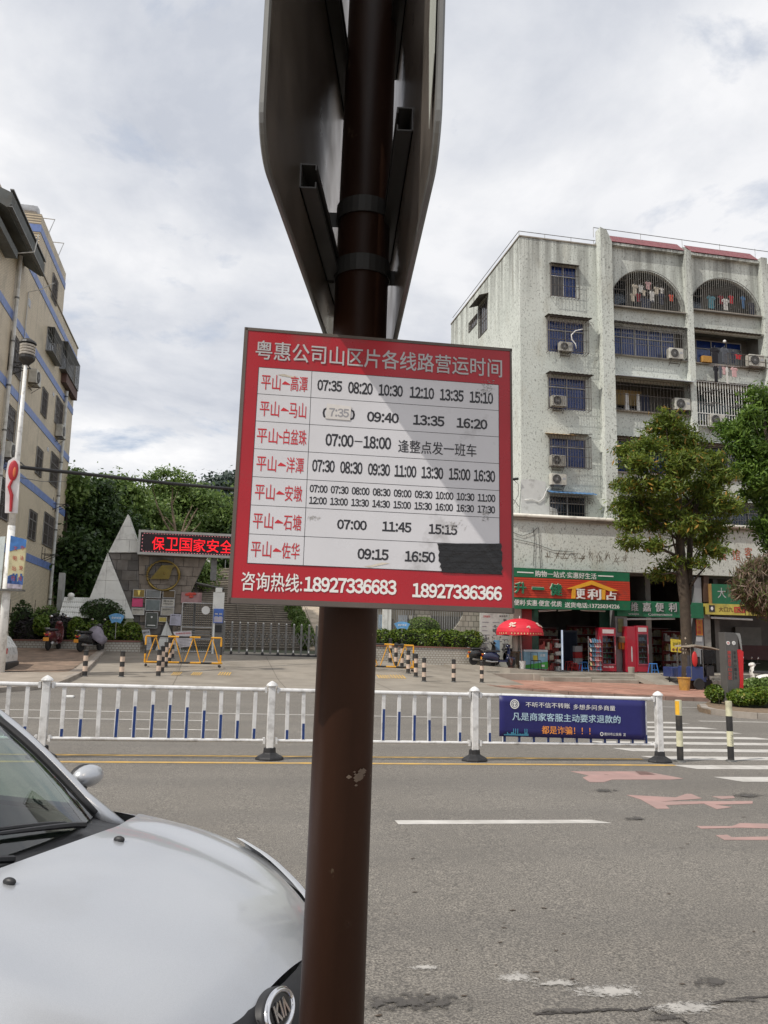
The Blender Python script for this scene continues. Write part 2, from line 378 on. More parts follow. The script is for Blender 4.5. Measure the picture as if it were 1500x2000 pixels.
# foliage
def leaves(name, mat, parent, blobs, n, size, aspect=.45, droop=.3, shell=.55, seed=1, kind=None, clump=0, label=None, clumpr=.35):
    g = np.random.default_rng(seed); bl = np.array(blobs, float)   # cx cy cz rx ry rz
    wgt = (bl[:, 3] * bl[:, 4] + bl[:, 5] * bl[:, 3]); wgt = wgt / wgt.sum()
    def samp(k):
        i = g.choice(len(bl), k, p=wgt); d = g.normal(size=(k, 3)); d /= np.linalg.norm(d, axis=1)[:, None]
        rr = shell + (1 - shell) * g.random(k) ** .6; return bl[i, :3] + d * bl[i, 3:] * rr[:, None], d
    if clump:
        cc, cdv = samp(clump); idx = g.integers(0, clump, n); off = g.normal(size=(n, 3)) * clumpr * np.array([1, 1, .55]); c = cc[idx] + off; out = cdv[idx] * .5 + off
    else: c, out = samp(n)
    nrm = g.normal(size=(n, 3)) * .75 + np.array([0, 0, .8]) + out * .5; nrm /= np.linalg.norm(nrm, axis=1)[:, None]
    ax = np.cross(nrm, g.normal(size=(n, 3))); ax[:, 2] -= droop * np.abs(g.random(n)); ax /= np.linalg.norm(ax, axis=1)[:, None]
    bx = np.cross(nrm, ax); bx /= np.linalg.norm(bx, axis=1)[:, None]
    s = size * (0.6 + .8 * g.random(n)); ln = ax * s[:, None]; wd = bx * (s * aspect * .5)[:, None]
    P = np.stack([c - ln * .5, c + wd - ln * .08, c + ln * .5, c - wd - ln * .08], 1).reshape(-1, 3)
    if parent is not None:
        Mi = np.array(rootmat(parent).inverted()); P = P @ Mi[:3, :3].T + Mi[:3, 3]
    me = bpy.data.meshes.new(name); me.vertices.add(4 * n); me.vertices.foreach_set('co', P.ravel().astype(np.float32))
    me.loops.add(4 * n); me.loops.foreach_set('vertex_index', np.arange(4 * n, dtype=np.int32)); me.polygons.add(n)
    me.polygons.foreach_set('loop_start', np.arange(0, 4 * n, 4, dtype=np.int32)); me.polygons.foreach_set('loop_total', np.full(n, 4, dtype=np.int32))
    me.materials.append(mat); me.update(calc_edges=True); me.validate()
    o = bpy.data.objects.new(name, me); col.objects.link(o)
    if parent is not None: o.parent = parent
    if kind: o['kind'] = kind
    if label: o['label'] = label
    return o
# ------------------------------------------------------------------ palette
asphalt = mat_asphalt(); speck = mat_wall_speckle()
white_paint = mk('white_paint', (.78, .78, .76), .4, var=.05, dirt=.25, scale=6)
rail_white = mk('rail_white', (.68, .68, .68), .42, var=.06, dirt=.35, scale=9)
rail_blue = mk('rail_blue', (.012, .04, .17), .4, var=.15, scale=12)
black_plastic = mk('black_plastic', (.018, .018, .02), .5, var=.3, scale=9)
black_paint = mk('black_paint', (.025, .024, .024), .5, var=.3, dirt=.3, scale=7)
cream_paint = mk('cream_paint', (.62, .60, .42), .5, dirt=.35, scale=7)
pink_cream = mk('bollard_cream', (.58, .45, .36), .55, dirt=.3, scale=7)
yellow_line = mk('yellow_line_paint', (.60, .37, .09), .7, dirt=.55, scale=5, dirtc=(.22, .2, .17))
white_line = mk('white_line_paint', (.53, .51, .48), .7, dirt=.5, scale=5, dirtc=(.25, .23, .2))
red_line = mk('red_line_paint', (.38, .235, .212), .75, dirt=.75, scale=4, dirtc=(.27, .22, .2))
concrete = mk('concrete', (.275, .245, .205), .85, var=.15, scale=.8, dirt=.4, bump=.3, bscale=30)
concrete_light = mk('concrete_light', (.33, .30, .255), .85, var=.15, scale=1.2, dirt=.4, bump=.3, bscale=30)
kerb_stone = mk('kerb_stone', (.36, .32, .28), .85, var=.2, scale=2, dirt=.6, bump=.4, bscale=20)
kerb_red = mk('kerb_red', (.25, .16, .13), .85, var=.25, scale=2, dirt=.6, bump=.4, bscale=20)
brick_pave = mk('brick_pave', (.42, .20, .14), .85, var=.25, scale=1.5, dirt=.45, bump=.3, bscale=30)
steel = mk('steel', (.42, .42, .42), .35, .8, var=.15, scale=6)
steel_dull = mk('steel_dull', (.17, .17, .165), .5, .6, var=.2, scale=6, dirt=.3)
alu = mk('aluminium_back', (.42, .375, .335), .34, .88, var=.10, scale=2.5, dirt=.15, streak=.15)
green_sign = mk('green_sign', (.005, .13, .055), .45, var=.12, scale=3, dirt=.15)
red_sign = mk('red_sign', (.50, .045, .018), .5, var=.12, scale=3, dirt=.15)
red_board = mk('red_board', (.38, .007, .016), .3, var=.07, scale=7, dirt=.05)
paper_white = mk('print_white', (.60, .60, .63), .33, var=.04, scale=9, dirt=.08)
ink = mk('print_ink', (.02, .02, .025), .4, var=.2)
print_red = mk('print_red', (.50, .02, .03), .4)
txt_white = mk('text_white', (.74, .74, .72), .45, var=.04)
txt_grey = mk('text_silver', (.45, .45, .46), .4, var=.06)
orange_yellow = mk('orange_yellow', (.68, .33, .02), .45, var=.08, dirt=.2, scale=7)
yellow = mk('yellow_sheet', (.75, .60, .06), .5, dirt=.15)
gold = mk('gold', (.24, .17, .05), .35, .85, dirt=.4, scale=4)
dark_room = mk('dark_room', (.10, .095, .09), .8, var=.2, scale=1)
grey_steel = mk('grey_steel', (.30, .31, .32), .45, .3, dirt=.35, scale=2, streak=.2)
red_plastic = mk('red_plastic', (.45, .02, .02), .4, dirt=.15)
red_cloth = mk('red_cloth', (.60, .015, .035), .6, var=.08)
blue_plastic = mk('blue_plastic', (.04, .18, .5), .4)
navy = mk('navy_paint', (.015, .02, .06), .3, coat=.5)
wood_bark = mk('bark', (.055, .042, .03), .9, var=.35, scale=6, bump=.9, bscale=14)
bark_pale = mk('bark_pale', (.22, .17, .12), .9, var=.3, scale=5, bump=.6, bscale=14)
blue_curtain = mk('blue_curtain', (.03, .075, .34), .35, var=.25, scale=4)
dark_glass = mk('dark_pane', (.03, .035, .045), .12, var=.3, scale=3, spec=.7)
frame_grey = mk('window_frame_grey', (.42, .42, .42), .5, dirt=.3)
rust_bar = mk('rust_bar', (.10, .085, .075), .7, var=.3, scale=8)
white_bar = mk('white_bar', (.62, .63, .61), .5, dirt=.3)
ac_white = mk('ac_white', (.50, .49, .44), .5, dirt=.35, scale=4)
marble = mk('white_marble', (.72, .73, .70), .6, var=.08, scale=2, dirt=.25, streak=.3)
stone_a = mk('grey_stone', (.15, .14, .13), .8, var=.25, scale=2.5, dirt=.3, bump=.4)
stone_b = mk('brown_stone', (.21, .18, .15), .8, var=.25, scale=2.5, dirt=.3, bump=.4)
stone_c = mk('dark_stone', (.09, .085, .08), .8, var=.25, scale=2.5, dirt=.3, bump=.4)
soil = mk('soil', (.18, .12, .08), .95, var=.3, scale=4, bump=.6, bscale=20)
pink_tile = mk('pink_roof_tile', (.23, .075, .085), .6, var=.15, scale=3, dirt=.2)
number_plate = mk('yellow_plate', (.75, .32, .04), .5)
leaf_street = mat_leaf('leaf_street', (.06, .105, .016), (.23, .29, .045), (.46, .26, .05), .05, .35)
leaf_dark = mat_leaf('leaf_dark', (.028, .058, .018), (.08, .14, .036), tr=.25)
leaf_green = mat_leaf('leaf_green', (.09, .16, .04), (.26, .36, .10), tr=.4)
leaf_fresh = mat_leaf('leaf_fresh', (.06, .11, .012), (.17, .25, .03), (.28, .27, .05), .05)
leaf_right = mat_leaf('leaf_right', (.05, .11, .016), (.19, .30, .05), tr=.35)
leaf_hill = mat_leaf('leaf_hill', (.035, .06, .05), (.07, .10, .075), tr=.1)
leaf_purple = mat_leaf('leaf_purple', (.016, .014, .018), (.045, .035, .04), tr=.1)
leaf_brown = mat_leaf('leaf_brown', (.12, .07, .045), (.34, .26, .2), (.09, .13, .03), .35)
beige_tile = mat_tile('beige_wall_tile', (.68, .58, .43), (.60, .51, .37), .2, .07, .008, (.2, .17, .13), 'y', .6, .45)
blue_tile = mk('blue_wall_tile', (.13, .20, .45), .5, var=.2, scale=4, dirt=.2)
white_small_tile = mat_tile('white_small_tile', (.44, .43, .38), (.40, .39, .35), .16, .11, .014, (.22, .18, .15), 'x', .4, .4)
grey_tile_wall = mat_tile('grey_tile_wall', (.40, .37, .31), (.36, .33, .28), .3, .3, .02, (.15, .14, .12), 'x', .5, .4)

# ------------------------------------------------------------------ ground levels
def lerp(a, b, t): t = max(0, min(1, t)); return a + (b - a) * t
def rise(y):
    if y < 28: return 0
    if y < 32: return .03 * (y - 28)
    return .12 + .089 * (y - 32)
def plaza(x, y): return TILT * x + rise(min(y, 41)) * lerp(1, .5, (x - 8) / 10) + .008
def zplat(x): return lerp(.5, .2, (x - 13) / 4.5)
def sidew(x, y): return TILT * x + .12
def road(x, y): return TILT * x
def struct(mb, name, mat, **k): o = mb.build(name, mat, **k); o['kind'] = 'structure'; return o
# far ground sheet to the horizon
g = MB(); g.quad((-1500, -1500, TILT * 0 - .9), (1500, -1500, -.9), (1500, 1500, -.9), (-1500, 1500, -.9)); struct(g, 'ground', soil)
xs = [-60, -30, -10, -5, 0, 5, 10, 15, 20, 30, 60]
ym = [(-14, .0), (0, .0), (27.3, .0)]
g = MB(); g.grid([[(x, y, road(x, y)) for x in xs] for y in (-6, 1.2, 6, 12, 20, 27.6)]); 
g.grid([[(x, y, road(x, y)) for x in [10, 15, 20, 30, 60]] for y in (27.6, 34)]); g.grid([[(x, y, road(x, y)) for x in [-60, -30, -10, -5, -4.5]] for y in (27.6, 34)])
struct(g, 'road', asphalt)
# concrete apron climbing to the gate
g = MB(); px_ = list(np.linspace(-4.9, 13.0, 14)); py_ = list(np.linspace(27.6, 42.5, 16))
g.grid([[(x, y, plaza(x, y)) for x in px_] for y in py_]); struct(g, 'forecourt', concrete)
g = MB()
for y in (29.6, 31.9, 34.4, 37.0): g.grid([[(x, y + d, plaza(x, y + d) + .004) for x in px_] for d in (0, .025)])
for x in (-1.2, 2.6, 6.4): g.grid([[(x + d, y, plaza(x + d, y) + .005) for d in (0, .025)] for y in py_[:13]])
struct(g, 'forecourt_joint', mk('joint_dark', (.14, .12, .10), .9))
# faded yellow marks on the forecourt
g = MB()
for (a, b, c, d) in ((333, 1316, 352, 1319), (372, 1317, 392, 1319), (425, 1317, 450, 1319), (740, 1322, 760, 1325), (766, 1322, 790, 1325)):
    p, q = onf(a, d, plaza), onf(c, b, plaza)
    for k in range(5):
        xx = lerp(p.x, q.x, k / 5); ww = (q.x - p.x) / 9
        g.quad((xx, p.y, plaza(xx, p.y) + .009), (xx + ww, p.y, plaza(xx + ww, p.y) + .009), (xx + ww + .1, q.y + .5, plaza(xx, q.y + .5) + .009), (xx + .1, q.y + .5, plaza(xx, q.y + .5) + .009))
struct(g, 'forecourt_marking', yellow_line)
# left pavement with dirt strip, kerb
kl = [onf(*p, sidew) for p in ((-220, 1372), (-60, 1350), (0, 1344), (60, 1340), (110, 1334), (150, 1322))]
kl = [(p.x, p.y) for p in kl] + [(-4.55, 33), (-4.6, 36), (-4.7, 39.3)]
def lpav(x, y): return max(plaza(x, y), road(x, y)) + .11
g = MB(); rows = []
for (x, y) in kl: rows.append([(x + (-40 - x) * t, y, lpav(lerp(x, -12, t), y)) for t in (0, .03, .1, .3, 1)])
g.grid(rows, flip=True); struct(g, 'left_pavement', mk('left_paving', (.34, .29, .24), .9, var=.15, scale=1.2, dirt=.5, bump=.4))
g = MB(); pts = [(x, y) for x, y in kl]
def kerb(mb, pts, zf, zb, w=.16, inn=-1):
    for i in range(len(pts) - 1):
        a, b = Vector((*pts[i], 0)), Vector((*pts[i + 1], 0)); n = int(max(1, round((b - a).length / .9)))
        d = (b - a).normalized(); nn = Vector((-d.y, d.x, 0)) * inn * w
        for k in range(n):
            p, q = a.lerp(b, k / n) + d * .008, a.lerp(b, (k + 1) / n) - d * .008
            top = [p, q, q + nn, p + nn]; T_ = [Vector((v.x, v.y, zf(v.x, v.y) + .015)) for v in top]; B_ = [Vector((v.x, v.y, zb(v.x, v.y) - .1)) for v in top]
            yield T_, B_
kb = thing('kerb', 'worn concrete kerb curving round the left pavement', 'kerb', (kl[3][0], kl[3][1], 0))
kb['kind'] = 'structure'; del kb['category']
for T_, B_ in kerb(None, kl[1:], lpav, road, .18, 1): mb = MB(); mb.add(T_ + B_, [(0, 1, 2, 3), (7, 6, 5, 4), (0, 4, 5, 1), (1, 5, 6, 2), (2, 6, 7, 3), (3, 7, 4, 0)]); mb.build('kerb_block', kerb_stone, kb)
# dirt strip on the left pavement
g = MB(); g.grid([[(x, y, lpav(x, y) + .006) for x in (-22, -14, -9, -6, -5)] for y in (31.2, 33.5, 36, 38.9)]); struct(g, 'dirt_strip', mk('trodden_dirt', (.24, .17, .125), .95, var=.3, scale=2.5, dirt=.6, bump=.6, bscale=12))
# right pavement: brick pavers, red kerb
kr = [onf(*p, sidew) for p in ((906, 1331), (940, 1336.5), (975, 1341), (1040, 1346.5), (1110, 1351), (1200, 1356), (1300, 1361), (1410, 1365), (1560, 1371))]
kr = [(p.x, p.y) for p in kr]; kr[-1] = (kr[-1][0], kr[-2][1] - .05); kr.append((60, kr[-1][1]))
g = MB(); g.grid([[(x, y, sidew(x, y)), (x, 38.2, sidew(x, 38.2))] for x, y in kr]); struct(g, 'right_pavement', brick_pave)
kb2 = thing('kerb', 'reddish kerb along the brick pavement by the shops', 'kerb', (kr[3][0], kr[3][1], 0)); kb2['kind'] = 'structure'; del kb2['category']
for T_, B_ in kerb(None, kr[:-1], lambda x, y: sidew(x, y), road, .16, 1): mb = MB(); mb.add(T_ + B_, [(3, 2, 1, 0), (4, 5, 6, 7), (1, 5, 4, 0), (2, 6, 5, 1), (3, 7, 6, 2), (0, 4, 7, 3)]); mb.build('kerb_block', kerb_red, kb2)
# paver panels with dark joints, skewed as laid
pv = thing('paving', 'red brick pavement panels in front of the shop steps', 'paving', (16, 34, 0)); pv['kind'] = 'structure'; del pv['category']
def kery(x):
    for i in range(len(kr) - 1):
        if kr[i][0] <= x <= kr[i + 1][0]: return lerp(kr[i][1], kr[i + 1][1], (x - kr[i][0]) / (kr[i + 1][0] - kr[i][0]))
    return kr[0][1]
x = 12.0; bp_m = [mk('paver_a', (.40, .21, .155), .85, var=.2, scale=2, dirt=.4, bump=.3), mk('paver_b', (.36, .185, .135), .85, var=.2, scale=2, dirt=.5, bump=.3), mk('paver_c', (.43, .24, .18), .85, var=.2, scale=2, dirt=.3, bump=.3)]
while x < 30:
    y0 = kery(x) + .3; y1 = 37.0; nrow = 4
    for k in range(nrow):
        ya, yb = lerp(y0, y1, k / nrow), lerp(y0, y1, (k + 1) / nrow) - .03
        if yb - ya < .1: continue
        sh = .10
        mb = MB(); P = [Vector((x + sh * (ya - 30), ya, 0)), Vector((x + 1.0 + sh * (ya - 30), ya, 0)), Vector((x + 1.0 + sh * (yb - 30), yb, 0)), Vector((x + sh * (yb - 30), yb, 0))]
        for p in P: p.z = sidew(p.x, p.y) + .004
        mb.prism(P, (0, 0, .012)); mb.build('paver', random.choice(bp_m), pv)
    x += 1.04
# shop platform, steps and ramp
g = MB()
XP = [11.4, 13, 14.2, 15.5, 17.5, 25, 60]
def pf(x): return lerp(38.9, 37.5, (x - 11.4) / 2.6)
g.grid([[(x, pf(x), zplat(x)), (x, 46.5, zplat(x))] for x in XP], flip=True)
g.grid([[(x, pf(x), zplat(x)) for x in XP], [(x, pf(x), -.8) for x in XP]]); g.grid([[(11.4, 38.9, zplat(11)), (11.4, 46.5, zplat(11))], [(11.4, 38.9, -.8), (11.4, 46.5, -.8)]], flip=True)
struct(g, 'shop_platform', concrete_light)
st = thing('shop_steps', 'three worn concrete steps up to the convenience shops', 'steps', (17, 37.2, -.1)); del st['category']; st['kind'] = 'structure'
for k, (dy, z) in enumerate(((.0, .06), (.38, -.05))):
    xl = 12.6 + .5 * k
    for (xa, xb) in ((xl, 20.6), (22.3, 27.5)):
        n = max(1, int((xb - xa) / 2.4))
        for i in range(n):
            a, b = lerp(xa, xb, i / n), lerp(xa, xb, (i + 1) / n) - .02
            MB().cbox(a, b, 37.48 - dy - .38 + max(0, (15 - a) * .25), 37.5 - dy + max(0, (15 - a) * .25), -.7, z + max(0, zplat(a) - .2) * .8, .02).build('step', concrete_light, st)
mb = MB(); mb.prism([(20.75, 37.55, .2), (22.15, 37.55, .2), (22.75, 36.2, -.26), (21.3, 36.2, -.26)], (0, 0, -.25)); struct(mb, 'ramp', concrete_light)
# near pavement under the viewer
g = MB(); g.box(-30, 30, -6, 1.2, -.3, .0); 
g2 = MB(); g2.grid([[(x, y, road(x, y) + .12) for x in (-40, 0, 40)] for y in (-6, 1.2)]); g2.grid([[(x, 1.2, road(x, 0) + .12) for x in (-40, 0, 40)], [(x, 1.2, road(x, 0) - .1) for x in (-40, 0, 40)]], flip=True); struct(g2, 'near_pavement', concrete)

# ------------------------------------------------------------------ road markings
def strip(mb, x0, x1, y0, y1, dz=.004, skew=0, zf=road):
    n = max(1, int(abs(x1 - x0) / 4)); rows = []
    for k in range(n + 1):
        x = lerp(x0, x1, k / n); rows.append([(x, y0, zf(x, y0) + dz), (x + skew, y1, zf(x, y1) + dz)])
    mb.grid(rows, flip=True)
for (n_, Y_, w_, a, b) in (('yellow_line', 11.93, .13, -25, 7.3), ('yellow_line', 12.58, .13, -25, 7.1)):
    g = MB(); strip(g, a, b, Y_, Y_ + w_); struct(g, n_, yellow_line)
for (Y_, w_, a, b) in ((19.2, .13, -40, 7.3), (17.55, .12, -4.0, .02), (15.9, .12, -1.4, .25), (14.25, .13, -14, -.15), (19.4, .15, 12.6, 40), (24.0, .12, 14, 24)):
    g = MB(); strip(g, a, b, Y_, Y_ + w_); struct(g, 'white_line', white_line)
a, b = gnd(775, 1607), gnd(1188, 1605)
g = MB(); g.prism([Vector((a.x, a.y - .075, road(a.x, 0) + .001)), Vector((b.x - .0, b.y - .075, road(b.x, 0) + .001)), Vector((b.x - .14, b.y + .09, road(b.x, 0) + .001)), Vector((a.x + .0, a.y + .09, road(a.x, 0) + .001))], (0, 0, .004)); struct(g, 'white_line', white_line)
for i, (yp, wd) in enumerate(((1411.5, .42), (1421, .42), (1429, .42), (1440, .42), (1451.5, .42), (1465, .42), (1480.5, .42), (1498, .42), (1522, .42))):
    Y_ = gnd(1300, yp).y; g = MB(); xa = 7.45; strip(g, xa, 11.85, Y_ - wd / 2, Y_ + wd / 2, skew=-.18); struct(g, 'crosswalk_stripe', white_line)
# red lettering flattened on the lane
RED = [[(1115, 1507), (1260, 1507), (1335, 1521), (1312, 1523), (1195, 1523), (1180, 1528), (1152, 1528), (1138, 1519), (1150, 1515)], [(1240, 1507), (1262, 1507), (1282, 1514), (1250, 1514)],
       [(1224, 1553), (1320, 1558), (1340, 1551), (1350, 1551), (1371, 1560), (1290, 1566), (1470, 1565), (1470, 1570), (1395, 1572), (1430, 1577), (1400, 1581), (1375, 1570), (1300, 1573), (1308, 1580), (1283, 1580), (1252, 1562)],
       [(1390, 1556), (1432, 1555), (1436, 1559), (1410, 1561)], [(1360, 1614), (1430, 1614), (1446, 1608), (1520, 1610), (1520, 1619), (1450, 1617), (1370, 1619)], [(1398, 1632), (1420, 1631), (1430, 1636), (1520, 1634), (1520, 1641), (1415, 1641)]]
for poly in RED:
    g = MB(); P = [gnd(x_, y_) for x_, y_ in poly]; P = [Vector((p.x, p.y, road(p.x, p.y) + .001)) for p in P]; g.prism(P, (0, 0, .003)); struct(g, 'red_road_lettering', red_line)
# spilled white paint, dark patches and a crack near the viewer: thin sheets worn away in flakes
def worn(name, rgb, sc, thr):
    m = bpy.data.materials.new(name); t = NT(m); v = t.pos(); t.b.inputs['Base Color'].default_value = (*rgb, 1); t.b.inputs['Roughness'].default_value = .8
    cc = t.mix(t.ramp(t.noise(v, 9, 5), .35, .7), tuple(x * .7 for x in rgb), rgb); t.base(cc)
    uv = t.n('ShaderNodeAttribute', attribute_name='mask'); a = t.noise(v, sc, 8, .75)
    ad = t.n('ShaderNodeMath', operation='ADD'); t.l(a, ad.inputs[0]); t.l(uv.outputs['Fac'], ad.inputs[1]); r = t.ramp(ad.outputs[0], thr - .03, thr + .11); t.l(r, t.b.inputs['Alpha']); MATS[name] = m; return m
def blots(name, mat, spots, dz):
    for i, (x_, y_, rx, ry) in enumerate(spots):
        g = MB(); M_ = []; 
        for r_ in range(9):
            for k in range(24): a = 2 * math.pi * k / 24; p = gnd(x_ + rx * r_ / 8 * math.cos(a), y_ + ry * r_ / 8 * math.sin(a)); g.v.append((p.x, p.y, road(p.x, 0) + dz + i * .0005)); M_.append(.5 * (1 - r_ / 8))
        for r_ in range(8):
            for k in range(24): g.f.append((r_ * 24 + k, r_ * 24 + (k + 1) % 24, r_ * 24 + 24 + (k + 1) % 24, r_ * 24 + 24 + k)); g.mi.append(0)
        o = struct(g, name, mat); at = o.data.attributes.new('mask', 'FLOAT', 'POINT'); at.data.foreach_set('value', M_)
blots('paint_spill', worn('spilt_paint', (.46, .44, .41), 26, .79), [(1010, 1910, 85, 20), (830, 1891, 70, 10), (1190, 1938, 150, 26), (1340, 1970, 140, 28), (1090, 1922, 90, 14)], .004)
blots('tar_patch', worn('tar', (.09, .082, .075), 16, .84), [(1390, 1920, 90, 26), (1130, 1976, 200, 12), (1290, 1990, 130, 20), (1440, 1956, 130, 9), (800, 1960, 300, 40), (1180, 1545, 60, 9), (1240, 1600, 60, 8), (1460, 1555, 70, 12)], .007)
q = random.Random(12); g = MB()
for pts in (((1120, 1979), (1180, 1972), (1240, 1975), (1300, 1966), (1380, 1962), (1440, 1952), (1500, 1946), (1560, 1940)), ((1270, 1972), (1290, 1984), (1330, 1992), (1350, 2006)), ((1040, 1981), (1120, 1979))):
    P = []
    for a, b in zip(pts, pts[1:]):
        for k in range(7): P.append(gnd(lerp(a[0], b[0], k / 7) + q.uniform(-4, 4), lerp(a[1], b[1], k / 7) + q.uniform(-1.6, 1.6)))
    g.grid([[(p.x, p.y - q.uniform(.004, .018), road(p.x, 0) + .0035), (p.x, p.y + q.uniform(.004, .018), road(p.x, 0) + .0035)] for p in P])
struct(g, 'road_crack', mk('crack', (.045, .04, .037), .9, var=.4, scale=30))
q = random.Random(11); g = MB()
for _ in range(38):
    x_, y_ = q.uniform(700, 1500), q.uniform(1500, 1990); p = gnd(x_, y_); s = q.uniform(.003, .008) * (1 + p.y / 14)
    t0 = q.gauss(0, .5); P = []
    for i in range(6): t = 2 * math.pi * i / 6; xx = p.x + s * q.uniform(1.5, 3.2) * math.cos(t); yy = p.y + s * q.uniform(.6, 1.1) * math.sin(t) + math.cos(t) * s * t0; P.append((xx, yy, road(xx, yy) + .005))
    g.add(P, [tuple(range(6))])
struct(g, 'dry_leaf_litter', mk('litter', (.07, .05, .035), .9))['kind'] = 'stuff'
# concrete strip (gutter) at the forecourt mouth
g = MB(); strip(g, -4.7, 12.6, 27.1, 27.75, .006); struct(g, 'gutter', concrete_light)
# ------------------------------------------------------------------ median guard rail
FP = [gnd(85, 1477), gnd(521, 1478), gnd(923, 1483), gnd(1287, 1488)]
FX = [p.x for p in FP]; FY = 12.33
SP = (FX[3] - FX[0]) / 3; FX = [FX[0] - SP * 2, FX[0] - SP] + [FX[0] + SP * k for k in range(4)]
HF = 1.13
LAB = ['white road railing panel farthest left, mostly hidden behind the silver car', 'white road railing panel left of the first post, behind the silver car windscreen', 'white road railing panel with rising blue bars, between silver car mirror and brown pole',
       'white road railing panel crossing behind the brown sign pole', 'white road railing panel carrying the blue notice banner']
def blue_h(i, k):    # height fraction of the blue lower sleeve
    if i == 2: t = [.16, .36, 0, .58, .64, .68, .68, .64, .58, .50, .38, .22]; return t[k] if k < len(t) else .3
    t = [.2, .34, .46, .56, .63, .68, .68, .63, .56, .46, .34, .2]; return t[k] if k < 12 else .2
def rail_panel(i):
    x0, x1 = FX[i], FX[i + 1]; t = thing('guard_rail', LAB[i], 'railing', (x0, FY, road(x0, 0)), 0, 'white railing panels along the middle of the road')
    zr = lambda x, h: road(x, 0) + h
    z_t, z_b = 1.0, .27
    mb = MB(); 
    for z, r in ((z_t, .032), (z_b, .024)): mb.cyl((x0 + .07, FY, zr(x0 + .07, z)), (x1 - .07, FY, zr(x1 - .07, z)), r, n=10)
    for z in (z_t, z_b):
        for x in (x0 + .075, x1 - .105): mb.box(x, x + .03, FY - .04, FY + .04, zr(x, z) - .042, zr(x, z) + .042)
    mb.build('rail', rail_white, t, smooth=False)
    for k in range(12):
        x = x0 + (x1 - x0) * (k + 1) / 13; zb, zt = zr(x, z_b + .02), zr(x, z_t - .025)
        lx, ly = random.gauss(0, .007), random.gauss(0, .005); M_ = Matrix.Translation((x, FY, zb)) @ Matrix(((1, 0, lx, 0), (0, 1, ly, 0), (0, 0, 1, 0), (0, 0, 0, 1))) @ Matrix.Translation((-x, -FY, -zb)); o = MB(M_).box(x - .028, x + .028, FY - .013, FY + .013, zb, zt).build('picket', rail_white, t, bevel=.004)
        f = blue_h(i, k)
        if f: MB(M_).box(x - .015, x + .022, FY - .0165, FY + .0165, zb + .005, zb + (zt - zb) * f).build('blue_sleeve', rail_blue, o)
    return t
for i in range(5): rail_panel(i)
PL = ['white railing post far left behind the silver car', 'white railing post behind the silver car window', 'white domed railing post above the silver car roofline', 'white domed railing post on black foot, left of the brown pole', 'white domed railing post on black foot, left of the blue banner', 'white end post of the railing on black foot, right of the blue banner']
for i, x in enumerate(FX):
    z = road(x, 0); t = thing('rail_post', PL[i], 'post', (x, FY, z), 0, 'posts of the white road railing')
    MB().cbox(x - .052, x + .052, FY - .052, FY + .052, z + .13, z + HF - .06, .008).build('post', rail_white, t)
    mb = MB(); mb.lathe([(.082, 0), (.086, .012), (.075, .03), (.06, .045), (.03, .066), (.004, .078)], (x, FY, z + HF - .075), 16); mb.build('cap', rail_white, t, smooth=False)
    mb = MB(); mb.lathe([(.20, 0), (.20, .02), (.19, .04), (.11, .085), (.09, .1), (.085, .17), (.07, .175)], (x, FY, z), 8, 1.05, .8); mb.build('base', black_plastic, t, bevel=.006)
    
